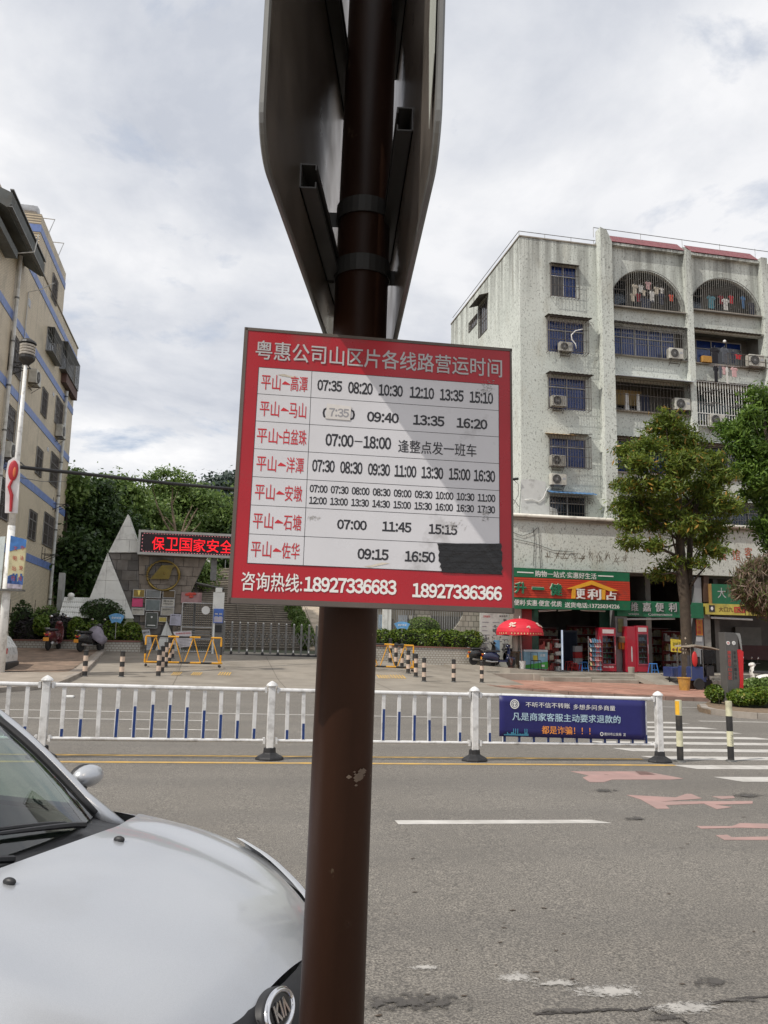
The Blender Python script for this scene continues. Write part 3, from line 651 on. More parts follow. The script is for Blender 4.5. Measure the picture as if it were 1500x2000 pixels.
# blue notice banner on the last panel
def banner():
    x0, x1 = gnd(974, 1470).x, gnd(1258, 1470).x
    pt = lambda x, y: (lambda d: CAM + d * ((FY - .045) / d.y))(ray(x, y))
    TL, TR, BR, BL_ = pt(974, 1358), pt(1259, 1368), pt(1260, 1446), pt(975, 1438)
    t = thing('notice_banner', 'dark blue printed fraud warning banner tied to the white railing', 'banner', (TL.x, FY, BL_.z))
    W = (TR - TL).length; ex = ((TR - TL) + (BR - BL_)).normalized(); ey = ((TL - BL_) + (TR - BR)).normalized(); O = BL_; H = (TL - BL_).length; nz = ex.cross(ey)
    bb = mk('banner_blue', (.012, .012, .12), .45, var=.15, scale=2); rows = []
    for j in range(7):
        rows.append([O + ex * (W * i / 24) + ey * (H * j / 6) + nz * (.006 * math.sin(i * .9 + j * .5) * (1 - abs(j - 3) / 3.2)) for i in range(25)])
    MB().grid(rows).build('cloth', bb, t, smooth=True, solid=.003)
    def tx(s, a, b, w, h, mat=txt_white, bold=.015): text(s, 'lettering', mat, t, O + ex * (a * W) + ey * (b * H), ex, ey, w * W, h * H, bold, lift=.012)
    glow = mk('pale_cyan_print', (.45, .62, .72), .5); org = mk('orange_print', (.80, .30, .06), .5)
    tx('不听不信不转账', .173, .735, .30, .13, txt_white, .006); tx('多想多问多商量', .495, .715, .29, .13, txt_white, .006)
    tx('凡是商家客服主动要求退款的', .085, .40, .735, .20, glow, .012)
    tx('都是诈骗！！！', .28, .09, .33, .20, org, .012)
    tx('惠州市公安局  宣', .705, .09, .15, .075, txt_white, .004)
    mb = MB()
    def disc(mb, a, b, r, r2=0, n=20, lift=.012):
        c = O + ex * (a * W) + ey * (b * H) + nz * lift
        P = [c + (ex * math.cos(2 * math.pi * k / n) + ey * math.sin(2 * math.pi * k / n)) * r for k in range(n)]
        if r2: Q = [c + (ex * math.cos(2 * math.pi * k / n) + ey * math.sin(2 * math.pi * k / n)) * r2 for k in range(n)]; mb.add(P + Q, [(k, (k + 1) % n, n + (k + 1) % n, n + k) for k in range(n)])
        else: mb.add(P, [tuple(range(n))])
    disc(mb, .10, .80, .075, .058); disc(mb, .10, .80, .048, .036); disc(mb, .10, .81, .022); disc(mb, .10, .765, .014); disc(mb, .688, .125, .03, .018)
    mb.build('emblem', txt_white, t)
    # skyline print at lower left
    mb = MB(); q = random.Random(2)
    for k in range(24):
        a = .03 + k * .0068; h = q.choice([.03, .05, .08, .05, .17, .04]); c = O + ex * (a * W) + ey * (.03 * H) + nz * .011
        mb.quad(c, c + ex * .009, c + ex * .009 + ey * (h * H), c + ey * (h * H))
    mb.build('skyline_print', mk('cyan_print', (.08, .35, .5), .5), t)
    for (a, b) in ((.02, .96), (.25, .97), (.5, .97), (.75, .97), (.98, .96), (.98, .05)):
        c = O + ex * (a * W) + ey * (b * H); MB().tube([c, c + Vector((0, .03, .05)), c + Vector((.01, .08, .02)), c + Vector((0, .03, -.02))], .003, 5).build('tie', black_plastic, t)
banner()

# ------------------------------------------------------------------ striped bollards
def striped(mb, mats, base, h, r, bands, lean=(0, 0), n=14):
    b = Vector(base); ax = Vector((lean[0], lean[1], h))
    z = 0
    for i, f in enumerate(bands):
        mb.cur = i % 2 if isinstance(mats, list) else 0
        mb.cyl(b + ax * z, b + ax * (z + f), r, n=n, cap=False); z += f
def bollard(base, h, r, nb, first, light, label, grp, cap=True, bands=None):
    t = thing('bollard', label, 'bollard', base, 0, grp); bands = bands or [1 / nb] * nb
    z = 0; b = Vector(base)
    for i, f in enumerate(bands):
        MB().cyl(b + Vector((0, 0, h * z)), b + Vector((0, 0, h * (z + f))), r, n=16, cap=(i == len(bands) - 1)).build('band', black_paint if (i + first) % 2 == 0 else light, t, smooth=False); z += f
    if cap: MB().lathe([(r + .012, 0), (r + .012, .025), (r * .5, .05)], b + Vector((0, 0, h - .03)), 14).build('cap', black_paint, t)
    MB().lathe([(r + .035, 0), (r + .03, .02), (r, .03)], b, 14).build('base_plate', steel_dull, t)
    return t
GB = 'black and cream bollards at the forecourt'
for i, (x, y, hp, lb) in enumerate(((165, 1321, 50, 'black and cream bollard standing on the kerb, farthest left of the row'), (237, 1322, 49, 'black and cream bollard between the kerb and the orange barrier'),
        (309, 1321, 51, 'front black and cream bollard of the receding line by the orange barrier'), (316, 1313, 50, 'second bollard of the receding line through the orange barrier'), (323, 1303, 48, 'third bollard of the receding line through the orange barrier'),
        (330, 1294, 47, 'fourth bollard of the receding line through the orange barrier'), (336, 1286, 45, 'rearmost bollard of the receding line through the left orange barrier'),
        (752, 1287, 45, 'bollard behind the right barrier, closest to the brown pole'), (762, 1294, 46, 'second bollard behind the right barrier, counting from the brown pole'), (773, 1301, 44, 'third bollard behind the right barrier, counting from the brown pole'), (785, 1304, 46, 'bollard just inside the right end of the right barrier'),
        (797, 1315, 44, 'bollard at the right end of the right barrier'), (812, 1322, 44, 'bollard just right of the right orange barrier'), (828, 1331, 45, 'black and cream bollard standing free before the hedge, left of three'), (886, 1332, 43, 'black and cream bollard in front of the low tiled hedge planter, middle of three'), (941, 1333, 40, 'black and cream bollard at the start of the red brick pavement'))):
    p = onf(x, y, plaza); hh = hp / F * (p - CAM).dot(FW); bollard((p.x, p.y, p.z), hh, .085 if hh > .9 else .08, 5, 0, pink_cream, lb, GB)
for (x, y, top, lb) in ((1329, 1488, 1370, 'black and yellow banded post right of the railing end, half its top band bright yellow'), (1428, 1487, 1372, 'black and pale yellow banded post with peeled paint nearest the right edge')):
    p = gnd(x, y); hh = (y - top) / F * (p - CAM).dot(FW)
    t = bollard((p.x, p.y, p.z), hh, .053, 4, 0, cream_paint, lb, 'banded posts at the crossing', cap=False)
    if x < 1400:
        mb = MB(); b = Vector(p); n = 10; ang = [math.pi * (.78 + .62 * k / n) for k in range(n + 1)]
        mb.grid([[b + Vector((.0545 * math.cos(a), .0545 * math.sin(a), hh * z)) for a in ang] for z in (.76, .985)]); mb.build('yellow_band', mk('bright_yellow', (.75, .42, .03), .45, dirt=.2, scale=8), t)
    else:
        mb = MB(); b = Vector(p); q = random.Random(4)
        for _ in range(26):
            a = math.pi * 1.5 + q.gauss(-.1, .35); z = hh * q.uniform(.26, .45); s = q.uniform(.004, .011); c = b + Vector((.0545 * math.cos(a), .0545 * math.sin(a), z)); tx_ = Vector((-math.sin(a), math.cos(a), 0))
            mb.add([c + tx_ * s, c + Vector((0, 0, s)), c - tx_ * s * .8, c - Vector((0, 0, s * 1.3))], [(0, 1, 2, 3)])
        mb.build('peeled_patch', mk('peeled', (.25, .24, .2), .8), t)

# ------------------------------------------------------------------ the brown sign pole with its two plates (beside the viewer)
pc = (lambda d: CAM + d * (1.89 / d.dot(FW)))(ray(678, 1250))
pd = ray(970, -5880).normalized()
PR = 116 / F * 1.89 / 2
PT = lambda z: pc + pd * ((z - pc.z) / pd.z)
brown = bpy.data.materials.new('brown_pole'); t_ = NT(brown); v_ = t_.pos()
c_ = t_.mix(t_.ramp(t_.noise(t_.mapv(v_, (5, 5, 1.2)), 1, 6, .6), .35, .7), (.028, .012, .007), (.045, .019, .011))
c_ = t_.mix(t_.ramp(t_.noise(t_.mapv(v_, (1, 1, .5)), 22, 4, .6), .70, .74), c_, (.11, .08, .055))
t_.base(c_); t_.b.inputs['Roughness'].default_value = .45; t_.b.inputs['Specular IOR Level'].default_value = .18; t_.bump(t_.noise(v_, 60, 3), .12, .002); MATS['brown_pole'] = brown
pole = thing('sign_pole', 'thick dark brown steel pole in front carrying the timetable board', 'pole', tuple(PT(road(.25, 0))))
MB().cyl(PT(road(.25, 0)), PT(4.6), PR, PR * .97, n=48).build('shaft', brown, pole, smooth=True)
MB().lathe([(.14, 0), (.14, .02), (.09, .025)], PT(road(.25, 0)), 24).build('base_flange', brown, pole)
pm = PT(1.35)
mb = MB(); q = random.Random(9)
for _ in range(34):
    a = -math.pi / 2 + q.gauss(.42, .16); z = 1.50 + q.gauss(0, .009) - abs(a + math.pi / 2 - .4) * .01; s = q.uniform(.002, .007); c = PT(z) + Vector((math.cos(a), math.sin(a), 0)) * (PR + .0008); tx_ = Vector((-math.sin(a), math.cos(a), 0))
    mb.add([c + tx_ * s * 1.6, c + Vector((0, 0, s)), c - tx_ * s * 1.2, c - Vector((0, 0, s * .8))], [(0, 1, 2, 3)])
mb.build('chipped_patch', mk('chip', (.12, .085, .06), .7), pole)
# plates
hv = Vector((pc.x, pc.y, 0)).normalized(); lv = Vector((hv.y, -hv.x, 0))     # away from and across the line of sight
def plate_pt(off, D, z, sh=0):
    base = PT(z); rel = D - Vector((base.x, base.y, 0)).dot(hv); return Vector((base.x, base.y, z)) + hv * rel + lv * (off + sh * rel)
ZB, ZTP = 2.43, 4.45
def plate(off, Dn, label, sgn, zb, zt, near_sh):
    t = thing('sign_plate', label, 'road sign', tuple(PT(3.0)), 0, 'pair of road sign plates seen edge on')
    Df = 2.45; rc = .08; prof = [(Df, zb), (Df, zt), (Dn, zt)]
    for k in range(9): a = math.pi / 2 * k / 8; prof.append((Dn + rc - rc * math.cos(a), zb + rc - rc * math.sin(a) * 1))
    P = [plate_pt(off, D, z, near_sh) for D, z in prof]; nrm = lv * sgn
    mb = MB(); mb.prism([p for p in P], nrm * .004); mb.build('panel', alu, t)
    # folded rim
    ed = [plate_pt(off, D, z, near_sh) for D, z in prof[2:]] + [P[0]]
    mb = MB(); ins = []
    for p in ed: ins.append(p)
    mb.tube([p + nrm * .003 for p in ed], .006, 6); mb.build('rim', steel_dull, t)
    # C channels on the inner face
    for zc in (2.72, 3.35):
        zc2 = zc + (.14 if sgn > 0 else 0)
        a, b = plate_pt(off, 1.56, zc2, near_sh), plate_pt(off, 2.24, zc2, near_sh); ax = (b - a); i_ = -nrm
        w_, d_, th = .052, .032, .003; upv = Vector((0, 0, 1))
        def bar(o, ww, hh): mb.prism([o, o + i_ * ww, o + i_ * ww + upv * hh, o + upv * hh], ax)
        mb = MB(); bar(a, d_, th); bar(a + upv * w_, d_, th); bar(a, th, w_); bar(a + i_ * d_, th, .014); bar(a + i_ * d_ + upv * (w_ - .011), th, .014)
        mb.build('channel', mk('channel_dark', (.09, .09, .09), .5, .5), t)
        for D in (1.60, 2.18): c = plate_pt(off, D, zc2 + w_ + .012, near_sh); MB().cyl(c, c + i_ * .014, .008, n=8).build('bolt', steel, t)
    if sgn > 0:
        mb = MB(); Q = [plate_pt(off - .0045, D, z, near_sh) for D, z in ((Dn + .01, zt), (Dn + .10, zt), (Dn + .10, zb + .28), (Dn + .055, zb + .07), (Dn + .01, zb + .17))]; mb.prism(Q, nrm * -.001); mb.build('reflective_strip', mk('pale_backing', (.45, .47, .43), .5), t)
    return t
plate(-.094, 1.22, 'grey back of the left road sign plate beside the brown pole', -1, 2.585, ZTP, .104)
plate(.086, 1.13, 'grey back of the right road sign plate with a pale strip at its edge', 1, 2.54, ZTP + .04, -.022)
for i, (z, lb) in enumerate(((2.735, 'lower clamp band round the brown pole between the plates'), (2.9, 'upper clamp band round the brown pole between the plates'))):
    mb = MB(); c = PT(z); e1, e2 = lv, hv; n = 28; prof = []
    for k in range(n): a = 2 * math.pi * k / n; prof.append((e1 * math.cos(a) + e2 * math.sin(a)))
    rows = [[c + d * (PR + o) + Vector((0, 0, dz)) for d in prof + prof[:1]] for (o, dz) in ((.001, -.022), (.004, -.022), (.004, .022), (.001, .022))]
    mb.grid(rows)
    for s in (-1, 1): mb.prism([c + e1 * s * (PR - .002) + e2 * .02 + Vector((0, 0, -.02)), c + e1 * s * (PR + .035) + e2 * .02 + Vector((0, 0, -.02)), c + e1 * s * (PR + .035) + e2 * .02 + Vector((0, 0, .02)), c + e1 * s * (PR - .002) + e2 * .02 + Vector((0, 0, .02))], e2 * .004)
    o = mb.build('pole_clamp', mk('clamp_dark', (.06, .06, .058), .55, .3), smooth=False); tag(o, lb, 'clamp', 'clamps holding the sign plates')

# ------------------------------------------------------------------ timetable board
S_ = 1.83
A3 = (FW * 1 + RT * 0)
ex = Vector((.99737, -.0715, -.0124)).normalized(); ey = -Vector((-.0169, -.0524, -.9985)); ey = (ey - ex * ey.dot(ex)).normalized(); nz = ex.cross(ey)
TLc = CAM + Vector((.0251, .969, .374)) * S_
BW = .3364 * S_; BH = .3349 * S_
def hb(x, y):   # board coordinates of a sight line
    d = ray(x, y); t = (TLc - CAM).dot(nz) / d.dot(nz); q_ = CAM + d * t - TLc; return q_.dot(ex), q_.dot(ey)
board = thing('timetable_board', 'square red framed bus timetable board with white printed table on the brown pole', 'timetable board', tuple(TLc + ex * BW / 2 - ey * BH / 2))
bpt = lambda a, b, l=0: TLc + ex * a + ey * b + nz * l * .45
rows = []
for j in range(13):
    rows.append([bpt(BW * i / 12, -BH * j / 12, .0012 * math.sin(i * 1.1 + j * .7) * (1 if 0 < i < 12 and 0 < j < 12 else 0)) for i in range(13)])
MB().grid(rows, flip=True).build('red_sheet', red_board, board, smooth=True)
MB().prism([bpt(.002, -.002, -.0025), bpt(BW - .002, -.002, -.0025), bpt(BW - .002, -BH + .002, -.0025), bpt(.002, -BH + .002, -.0025)], nz * -.012).build('backing', steel_dull, board)
rimm = mk('board_rim', (.12, .10, .09), .6, .3, dirt=.5, scale=8)
for (a, b, c, d) in ((-.004, .004, BW + .004, .004 - .007), (-.004, -BH + .003, BW + .004, -BH - .008), (-.007, .004, .001, -BH - .008), (BW - .0015, .004, BW + .003, -BH - .008)):
    MB().prism([bpt(a, b, .003), bpt(c, b, .003), bpt(c, d, .003), bpt(a, d, .003)], nz * -.02).build('rim', rimm, board)
def bx(cx, cy): return hb(440 + cx / 2.5862, 620 + cy / 2.5862)
A = [bx(168, 248), bx(1380, 345), bx(1383, 1142), bx(110, 1238), bx(1080, 1285)]
ta0, ta1 = (A[0][0] + A[3][0]) / 2, (A[1][0] + A[2][0]) / 2; tb0, tb1 = (A[0][1] + A[1][1]) / 2, (A[3][1] + A[4][1]) / 2
MB().prism([bpt(ta0, tb0, .0013), bpt(ta1, tb0, .0013), bpt(ta1, tb1, .0013), bpt(ta0, tb1, .0013)], nz * .0003).build('table_panel', paper_white, board)
mb = MB(); lw = .0011
def line(a0, b0, a1, b1): mb.quad(bpt(a0, b0 - lw / 2 if abs(b0 - b1) < 1e-6 else b1, .0024), bpt(a1 if abs(b0 - b1) < 1e-6 else a0 + lw, b0 - lw / 2 if abs(b0 - b1) < 1e-6 else b1, .0024), bpt(a1 if abs(b0 - b1) < 1e-6 else a0 + lw, b0 + lw / 2 if abs(b0 - b1) < 1e-6 else b0, .0024), bpt(a0, b0 + lw / 2 if abs(b0 - b1) < 1e-6 else b0, .0024))
rb = [bx(165, 384)[1], bx(155, 520)[1], bx(147, 660)[1], bx(137, 801)[1], bx(128, 944)[1], bx(118, 1092)[1]]
rb2 = [bx(1380, 473)[1], bx(1382, 607)[1], bx(1384, 742)[1], bx(1384, 878)[1], bx(1384, 1016)[1], bx(1080, 1140)[1]]
rl = [(a_ + b_) / 2 for a_, b_ in zip(rb, rb2)]
for b_ in rl + [tb0, tb1]: line(ta0, b_, ta1, b_)
vx = (bx(437, 268)[0] + bx(392, 1248)[0]) / 2
for a_ in (ta0, vx, ta1): line(a_, tb0, a_, tb1)
mb.build('table_lines', ink, board)
def btx(s, cx0, cx1, cyt, cyb, mat, bold=.02, lift=.0028, name='lettering', cyr=None):
    """crop pixel bounds of the writing: left end x, right end x, top and bottom at the left end; rows run parallel to the board edge"""
    a0, bt = bx(cx0, cyt); _, bb = bx(cx0, cyb); a1, _ = bx(cx1, (cyt + cyb) / 2 + (cx1 - cx0) * (.075 if cyt < 500 else .06 if cyt < 900 else .045))
    return text(s, name, mat, board, bpt(a0, bb), ex, ey, a1 - a0, bt - bb, bold, lift=lift * .45)
btx('粤惠公司山区片各线路营运时间', 157, 1397, 115, 212, txt_grey, .012)
for s, x0, x1, yt, yb in (('平山⇀高潭', 184, 415, 287, 364), ('平山⇀马山', 177, 408, 420, 498), ('平山⇀白盆珠', 162, 410, 556, 634), ('平山⇀洋潭', 160, 396, 697, 776), ('平山⇀安墩', 152, 388, 840, 920), ('平山⇀石塘', 142, 384, 985, 1066), ('平山⇀佐华', 132, 375, 1128, 1210)):
    a, b = s.split('⇀'); xm1 = x0 + (x1 - x0) * .42; xm2 = x0 + (x1 - x0) * (.64 if len(b) == 2 else .54)
    btx(a, x0, xm1 - 2, yt, yb, print_red, .006); dy = (xm2 - x0) * .055
    btx(b, xm2, x1, yt + dy, yb + dy, print_red, .006)
    a0, b0 = bx(xm1 + 6, (yt + yb) / 2 + 6 + (xm1 - x0) * .06); a1, _ = bx(xm2 - 4, (yt + yb) / 2 + (xm2 - x0) * .06)
    MB().add([bpt(a0, b0 - .001, .0028), bpt(a1, b0 - .001, .0028), bpt(a1, b0 + .001, .0028), bpt(a0, b0 + .001, .0028), bpt(a1 - .012, b0 + .0075, .0028)], [(0, 1, 2, 3), (3, 2, 4)]).build('arrow', print_red, board)
BL = .022
for s, x0, x1, yt, yb in (('07:35', 466, 590, 313, 370), ('08:20', 621, 745, 323, 385), ('10:30', 775, 897, 336, 396), ('12:10', 932, 1055, 348, 408), ('13:35', 1084, 1204, 360, 420), ('15:10', 1234, 1353, 372, 432),
        ('07:30', 492, 655, 455, 510), ('09:40', 716, 877, 474, 527), ('13:35', 949, 1107, 490, 543), ('16:20', 1168, 1324, 506, 558), ('07:00－18:00', 507, 838, 585, 650), ('逢整点发一班车', 874, 1268, 617, 682),
        ('07:30', 440, 553, 716, 780), ('08:30', 581, 693, 725, 789), ('09:30', 721, 832, 735, 798), ('11:00', 855, 965, 744, 806), ('13:30', 991, 1101, 752, 814), ('15:00', 1129, 1238, 760, 821), ('16:30', 1255, 1363, 768, 829),
        ('07:00', 565, 715, 1019, 1070), ('11:45', 793, 940, 1030, 1081), ('15:15', 1027, 1172, 1043, 1094), ('09:15', 668, 825, 1165, 1222), ('16:50', 907, 1060, 1178, 1234)):
    btx(s, x0, x1, yt, yb, ink, BL if s[0] != '逢' else .008)
for k, s in enumerate('07:00 07:30 08:00 08:30 09:00 09:30 10:00 10:30 11:00'.split()): x0 = 427 + k * 105.9; btx(s, x0, x0 + 90, 844 + k * 5.8, 884 + k * 5.8, ink, BL)
for k, s in enumerate('12:00 13:00 13:30 14:30 15:00 15:30 16:00 16:30 17:30'.split()): x0 = 424 + k * 106.2; btx(s, x0, x0 + 89, 904 + k * 5.6, 943 + k * 5.6, ink, BL)
btx('咨询热线:', 84, 388, 1284, 1380, txt_white, .012); btx('18927336683', 400, 865, 1308, 1385, txt_white, .02); btx('18927336366', 945, 1397, 1340, 1414, txt_white, .02)
# black tape, paper patch, scraps
def ragged(c, n=9, amp=5, seed=1):
    q = random.Random(seed); P = []
    for i in range(4):
        a, b = c[i], c[(i + 1) % 4]
        for k in range(n): t = k / n; P.append((a[0] + (b[0] - a[0]) * t + (q.uniform(-amp, amp) if i in (1, 3) and k else q.uniform(-1, 1)), a[1] + (b[1] - a[1]) * t + q.uniform(-1, 1)))
    return P
tape = mk('black_tape', (.008, .008, .009), .35, var=.3, scale=30, bump=.3, bscale=60)
P = ragged([(1070, 1142), (1392, 1143), (1398, 1300), (1090, 1288)], 10, 7, 3); P = [bx(*p) for p in P]
MB().prism([bpt(a, b, .003) for a, b in P][::-1], nz * .001).build('tape_patch', tape, board)
for k in range(5): MB().prism([bpt(*bx(1080, 1150 + k * 28), .0051), bpt(*bx(1393, 1155 + k * 29), .0051), bpt(*bx(1393, 1156.5 + k * 29), .0051), bpt(*bx(1080, 1151.5 + k * 28), .0051)], nz * .0006).build('tape_edge', tape, board)
P = [bx(*p) for p in ((514, 436), (636, 452), (630, 522), (505, 512))]; MB().prism([bpt(a, b, .0032) for a, b in P][::-1], nz * .0012).build('paper_patch', mk('patch_paper', (.62, .60, .58), .7, var=.1, scale=30), board)
btx('7:35', 525, 625, 458, 502, mk('pencil', (.28, .28, .30), .7), .012, .0062)
scrap = mk('torn_scrap', (.55, .50, .42), .8, var=.25, scale=60); scuff = mk('scuff', (.30, .30, .30), .8)
for (x0, y0, x1, y1, hh, mt) in ((262, 290, 365, 300, 8, scrap), (700, 1256, 832, 1242, 7, scrap), (1292, 345, 1358, 352, 26, scuff), (1300, 990, 1330, 1010, 20, scuff)):
    q = random.Random(int(x0)); mb = MB()
    for _ in range(46 if mt is scuff else 1):
        if mt is scuff:
            cx_, cy_ = q.uniform(x0, x1), q.uniform(y0 - hh, y1 + hh); s = q.uniform(1, 3); Pp = [(cx_ - s * 2, cy_), (cx_, cy_ + s * .7), (cx_ + s * 2, cy_), (cx_, cy_ - s * .7)]
        else: Pp = [(x0, y0), (x0 + 30, y0 + hh), (x1 - 25, y1 + hh * .7), (x1, y1), (x1 - 40, y1 - hh * .6), (x0 + 35, y0 - hh * .4)]
        mb.add([bpt(*bx(*p), .0034) for p in Pp], [tuple(range(len(Pp)))])
    mb.build('scrap' if mt is scrap else 'scuff_marks', mt, board)
mb = MB(); q = random.Random(77)      # scuffs over 15:15 and elsewhere
for (cx_, cy_, sx_, sy_, n_) in ((1150, 1050, 55, 22, 50), (450, 1012, 35, 10, 30), (560, 500, 20, 6, 6), (1310, 380, 40, 25, 25), (560, 462, 20, 14, 8)):
    for _ in range(n_):
        X_, Y_ = q.gauss(cx_, sx_ * .5), q.gauss(cy_, sy_ * .5); l_ = q.uniform(3, 11); a_ = q.gauss(-.9, .35); dx_, dy_ = math.cos(a_) * l_, math.sin(a_) * l_
        mb.add([bpt(*bx(X_ - dx_, Y_ - dy_), .0033), bpt(*bx(X_ + 1, Y_ + 1), .0033), bpt(*bx(X_ + dx_, Y_ + dy_), .0033), bpt(*bx(X_ - 1, Y_ - 1), .0033)], [(0, 1, 2, 3)])
mb.build('scuff_marks', mk('pale_scuff', (.42, .41, .40), .8), board)
# straps fixing the board to the pole
for b in (.12, .48):
    c = PT((bpt(BW * .4, -b)).z); MB().lathe([(PR + .001, -.012), (PR + .005, -.012), (PR + .005, .012), (PR + .001, .012)], c, 28).build('strap', steel_dull, board)
# ------------------------------------------------------------------ silver car beside the viewer (car frame: u forward, v to its left, z up)
silver = bpy.data.materials.new('silver_paint'); t_ = NT(silver); v_ = t_.pos()
c_ = t_.mix(t_.ramp(t_.noise(v_, 700, 2), .3, .7), (.47, .485, .51), (.57, .585, .61)); c_ = t_.mix(t_.ramp(t_.noise(v_, 2.2, 7, .65), .55, .8), c_, t_.mix(.2, c_, (.35, .33, .30)))
t_.base(c_); t_.b.inputs['Metallic'].default_value = .55; t_.b.inputs['Roughness'].default_value = .36; t_.b.inputs['Coat Weight'].default_value = .6; t_.b.inputs['Coat Roughness'].default_value = .06; MATS['silver_paint'] = silver
car_glass = mat_glass('car_glass', (.62, .76, .70), .5, .02)
tyre_m = mk('tyre', (.02, .02, .02), .85, var=.2, scale=20); chrome = mk('chrome', (.75, .75, .77), .12, 1.0, var=.05); seatm = mk('seat_cloth', (.07, .07, .075), .9, var=.2); dashm = mk('dashboard', (.035, .037, .04), .6, var=.2)
lamp_clear = mk('lamp_clear', (.72, .74, .77), .5, 0, var=.1); lamp_red = mk('lamp_red', (.45, .01, .02), .2, coat=1)
CO = Vector((-.395, 2.775, 0)); CA = R(-29)
def smooth(t): t = max(0, min(1, t)); return t * t * (3 - 2 * t)
def interp(x, T):
    if x <= T[0][0]: return T[0][1]
    for (a, b), (c, d) in zip(T, T[1:]):
        if x <= c: return b + (d - b) * (x - a) / (c - a)
    return T[-1][1]
def scr(x, T):    # smoothed table
    return (interp(x - .05, T) + interp(x, T) * 2 + interp(x + .05, T)) / 4
WID = [(-3.45, .66), (-3.35, .80), (-3.0, .86), (-2, .89), (-.9, .90), (0, .895), (.3, .865), (.45, .80), (.58, .68), (.68, .50), (.75, .30), (.78, .08)]
ZC = [(-3.45, .98), (-3.3, 1.04), (-2.5, 1.08), (-1, 1.10), (-.2, 1.115), (0, 1.105), (.2, 1.075), (.4, 1.03), (.55, .985), (.66, .935), (.72, .885), (.76, .84), (.8, .80)]
ZE = [(-3.45, .96), (-3.3, 1.0), (-2.5, 1.04), (-1, 1.06), (-.3, 1.06), (-.1, 1.05), (.1, 1.015), (.3, .955), (.45, .895), (.6, .85), (.8, .80)]
def make_car():
    t = thing('parked_car', 'silver hatchback parked nose towards the brown pole, bonnet filling the lower left', 'car', (CO.x, CO.y, road(CO.x, 0)), CA)
    zr = road(CO.x, 0)
    def hoodz(u, v):
        wv = scr(u, WID) * .86; k = min(1, abs(v) / max(wv, .05)); zc, ze = scr(u, ZC), scr(u, ZE)
        bul = .016 * math.exp(-((k - .80) / .09) ** 2) - .006 * math.exp(-((k - .60) / .10) ** 2)
        return zc + (ze - zc) * k ** 2.2 + bul * smooth((u + .3) / .3) * smooth((.6 - u) / .3)
    # hood skin
    us = [-.22 + i * .035 for i in range(28)]
    rows = []
    for i in range(30):
        f = i / 29; row = []
        for j in range(33):
            k = -1 + 2 * j / 32
            # rear edge follows the cowl arc, front edge the grille arc
            w_r = .80; u_r = -.10 - .19 * (abs(k)) ** 2.4; u_f = .725 - .03 * k * k - .22 * abs(k) ** 4.5
            u = u_r + (u_f - u_r) * f; v = k * (.80 * (1 - f) + (.665) * f) if True else 0
            z = hoodz(u, v) - (.018 * smooth((f - .93) / .07))
            row.append((u, v, z - zr))
        rows.append(row)
    MB().grid(rows, flip=False).build('bonnet', silver, t, smooth=True, local=True, sub=1)
    # body shell below the shut line
    st = [-3.45, -3.4, -3.2, -2.9, -2.4, -1.9, -1.4, -.9, -.5, -.25, -.1, .05, .2, .32, .44, .54, .62, .69, .74, .78]
    for s in (1, -1):
        rows = []
        for u in st:
            wv = scr(u, WID); ze = scr(u, ZE) - .006; inner = .805 if u < -.1 else min(.81 - .145 * max(0, (u + .1)) / .82, wv * .93)
            zi = hoodz(u, inner) - .010 if u > -.3 else ze + .01
            rows.append([(u, s * v, z - zr) for v, z in ((inner - .01 if u > -.3 else wv * .93, zi - .004), (wv * .965, (zi + ze) / 2 - .012), (wv * .99, ze - .05), (wv, ze - .14), (wv * 1.0, .62), (wv * .985, .42), (wv * .96, .26), (wv * .90, .22))])
        MB().grid(rows, flip=(s > 0)).build('body_side', silver, t, smooth=True, local=True, sub=1)
    # front bumper and grille
    arc = lambda u0, w0, z, n=17, e=2.2: [(u0 - .46 * abs(k) ** e * .62, k * w0, z - zr) for k in [-1 + 2 * i / (n - 1) for i in range(n)]]
    MB().grid([arc(.735, .70, .845), arc(.775, .70, .80), arc(.79, .70, .72), arc(.775, .70, .66)], flip=True).build('grille', black_plastic, t, smooth=True, local=True)
    mb = MB(); hexr = .017
    for r_ in range(8):
        for c_ in range(-14, 15):
            v = c_ * .036 + (.018 if r_ % 2 else 0); z = .685 + r_ * .019
            if abs(v) < .13 and .66 < z < .86: continue
            k = v / .70; u = .79 - .285 * abs(k) ** 2.2 + .004 - (.03 if z > .80 else 0)
            P = [(u, v + hexr * math.cos(a), z - zr + .6 * hexr * math.sin(a)) for a in [i * math.pi / 3 for i in range(6)]]; Q = [(u - .001, v + .8 * hexr * math.cos(a), z - zr + .6 * .8 * hexr * math.sin(a)) for a in [i * math.pi / 3 for i in range(6)]]
            mb.add(P + Q, [(i, (i + 1) % 6, 6 + (i + 1) % 6, 6 + i) for i in range(6)])
    mb.build('grille_mesh', mk('grille_gloss', (.03, .03, .032), .25), t, local=True)
    MB().grid([arc(.775, .74, .665), arc(.85, .78, .62), arc(.86, .80, .45), arc(.83, .80, .25), arc(.76, .76, .22)], flip=True).build('bumper', silver, t, smooth=True, local=True, sub=1)
    MB().grid([arc(.868, .48, .56), arc(.875, .46, .40)], flip=True).build('lower_intake', black_plastic, t, smooth=True, local=True)
    # number plate
    MB().box(.875, .885, -.22, .22, .50 - zr, .64 - zr).build('number_plate', mk('plate_blue', (.02, .08, .4), .4), t, local=True)
    # emblem on a dark boss
    bo = Vector((.764, -.10, .816 - zr)); tilt_ = R(22); eu = Vector((math.cos(tilt_), 0, math.sin(tilt_))); e1 = Vector((0, 1, 0)); e2 = Vector((-math.sin(tilt_), 0, math.cos(tilt_)))
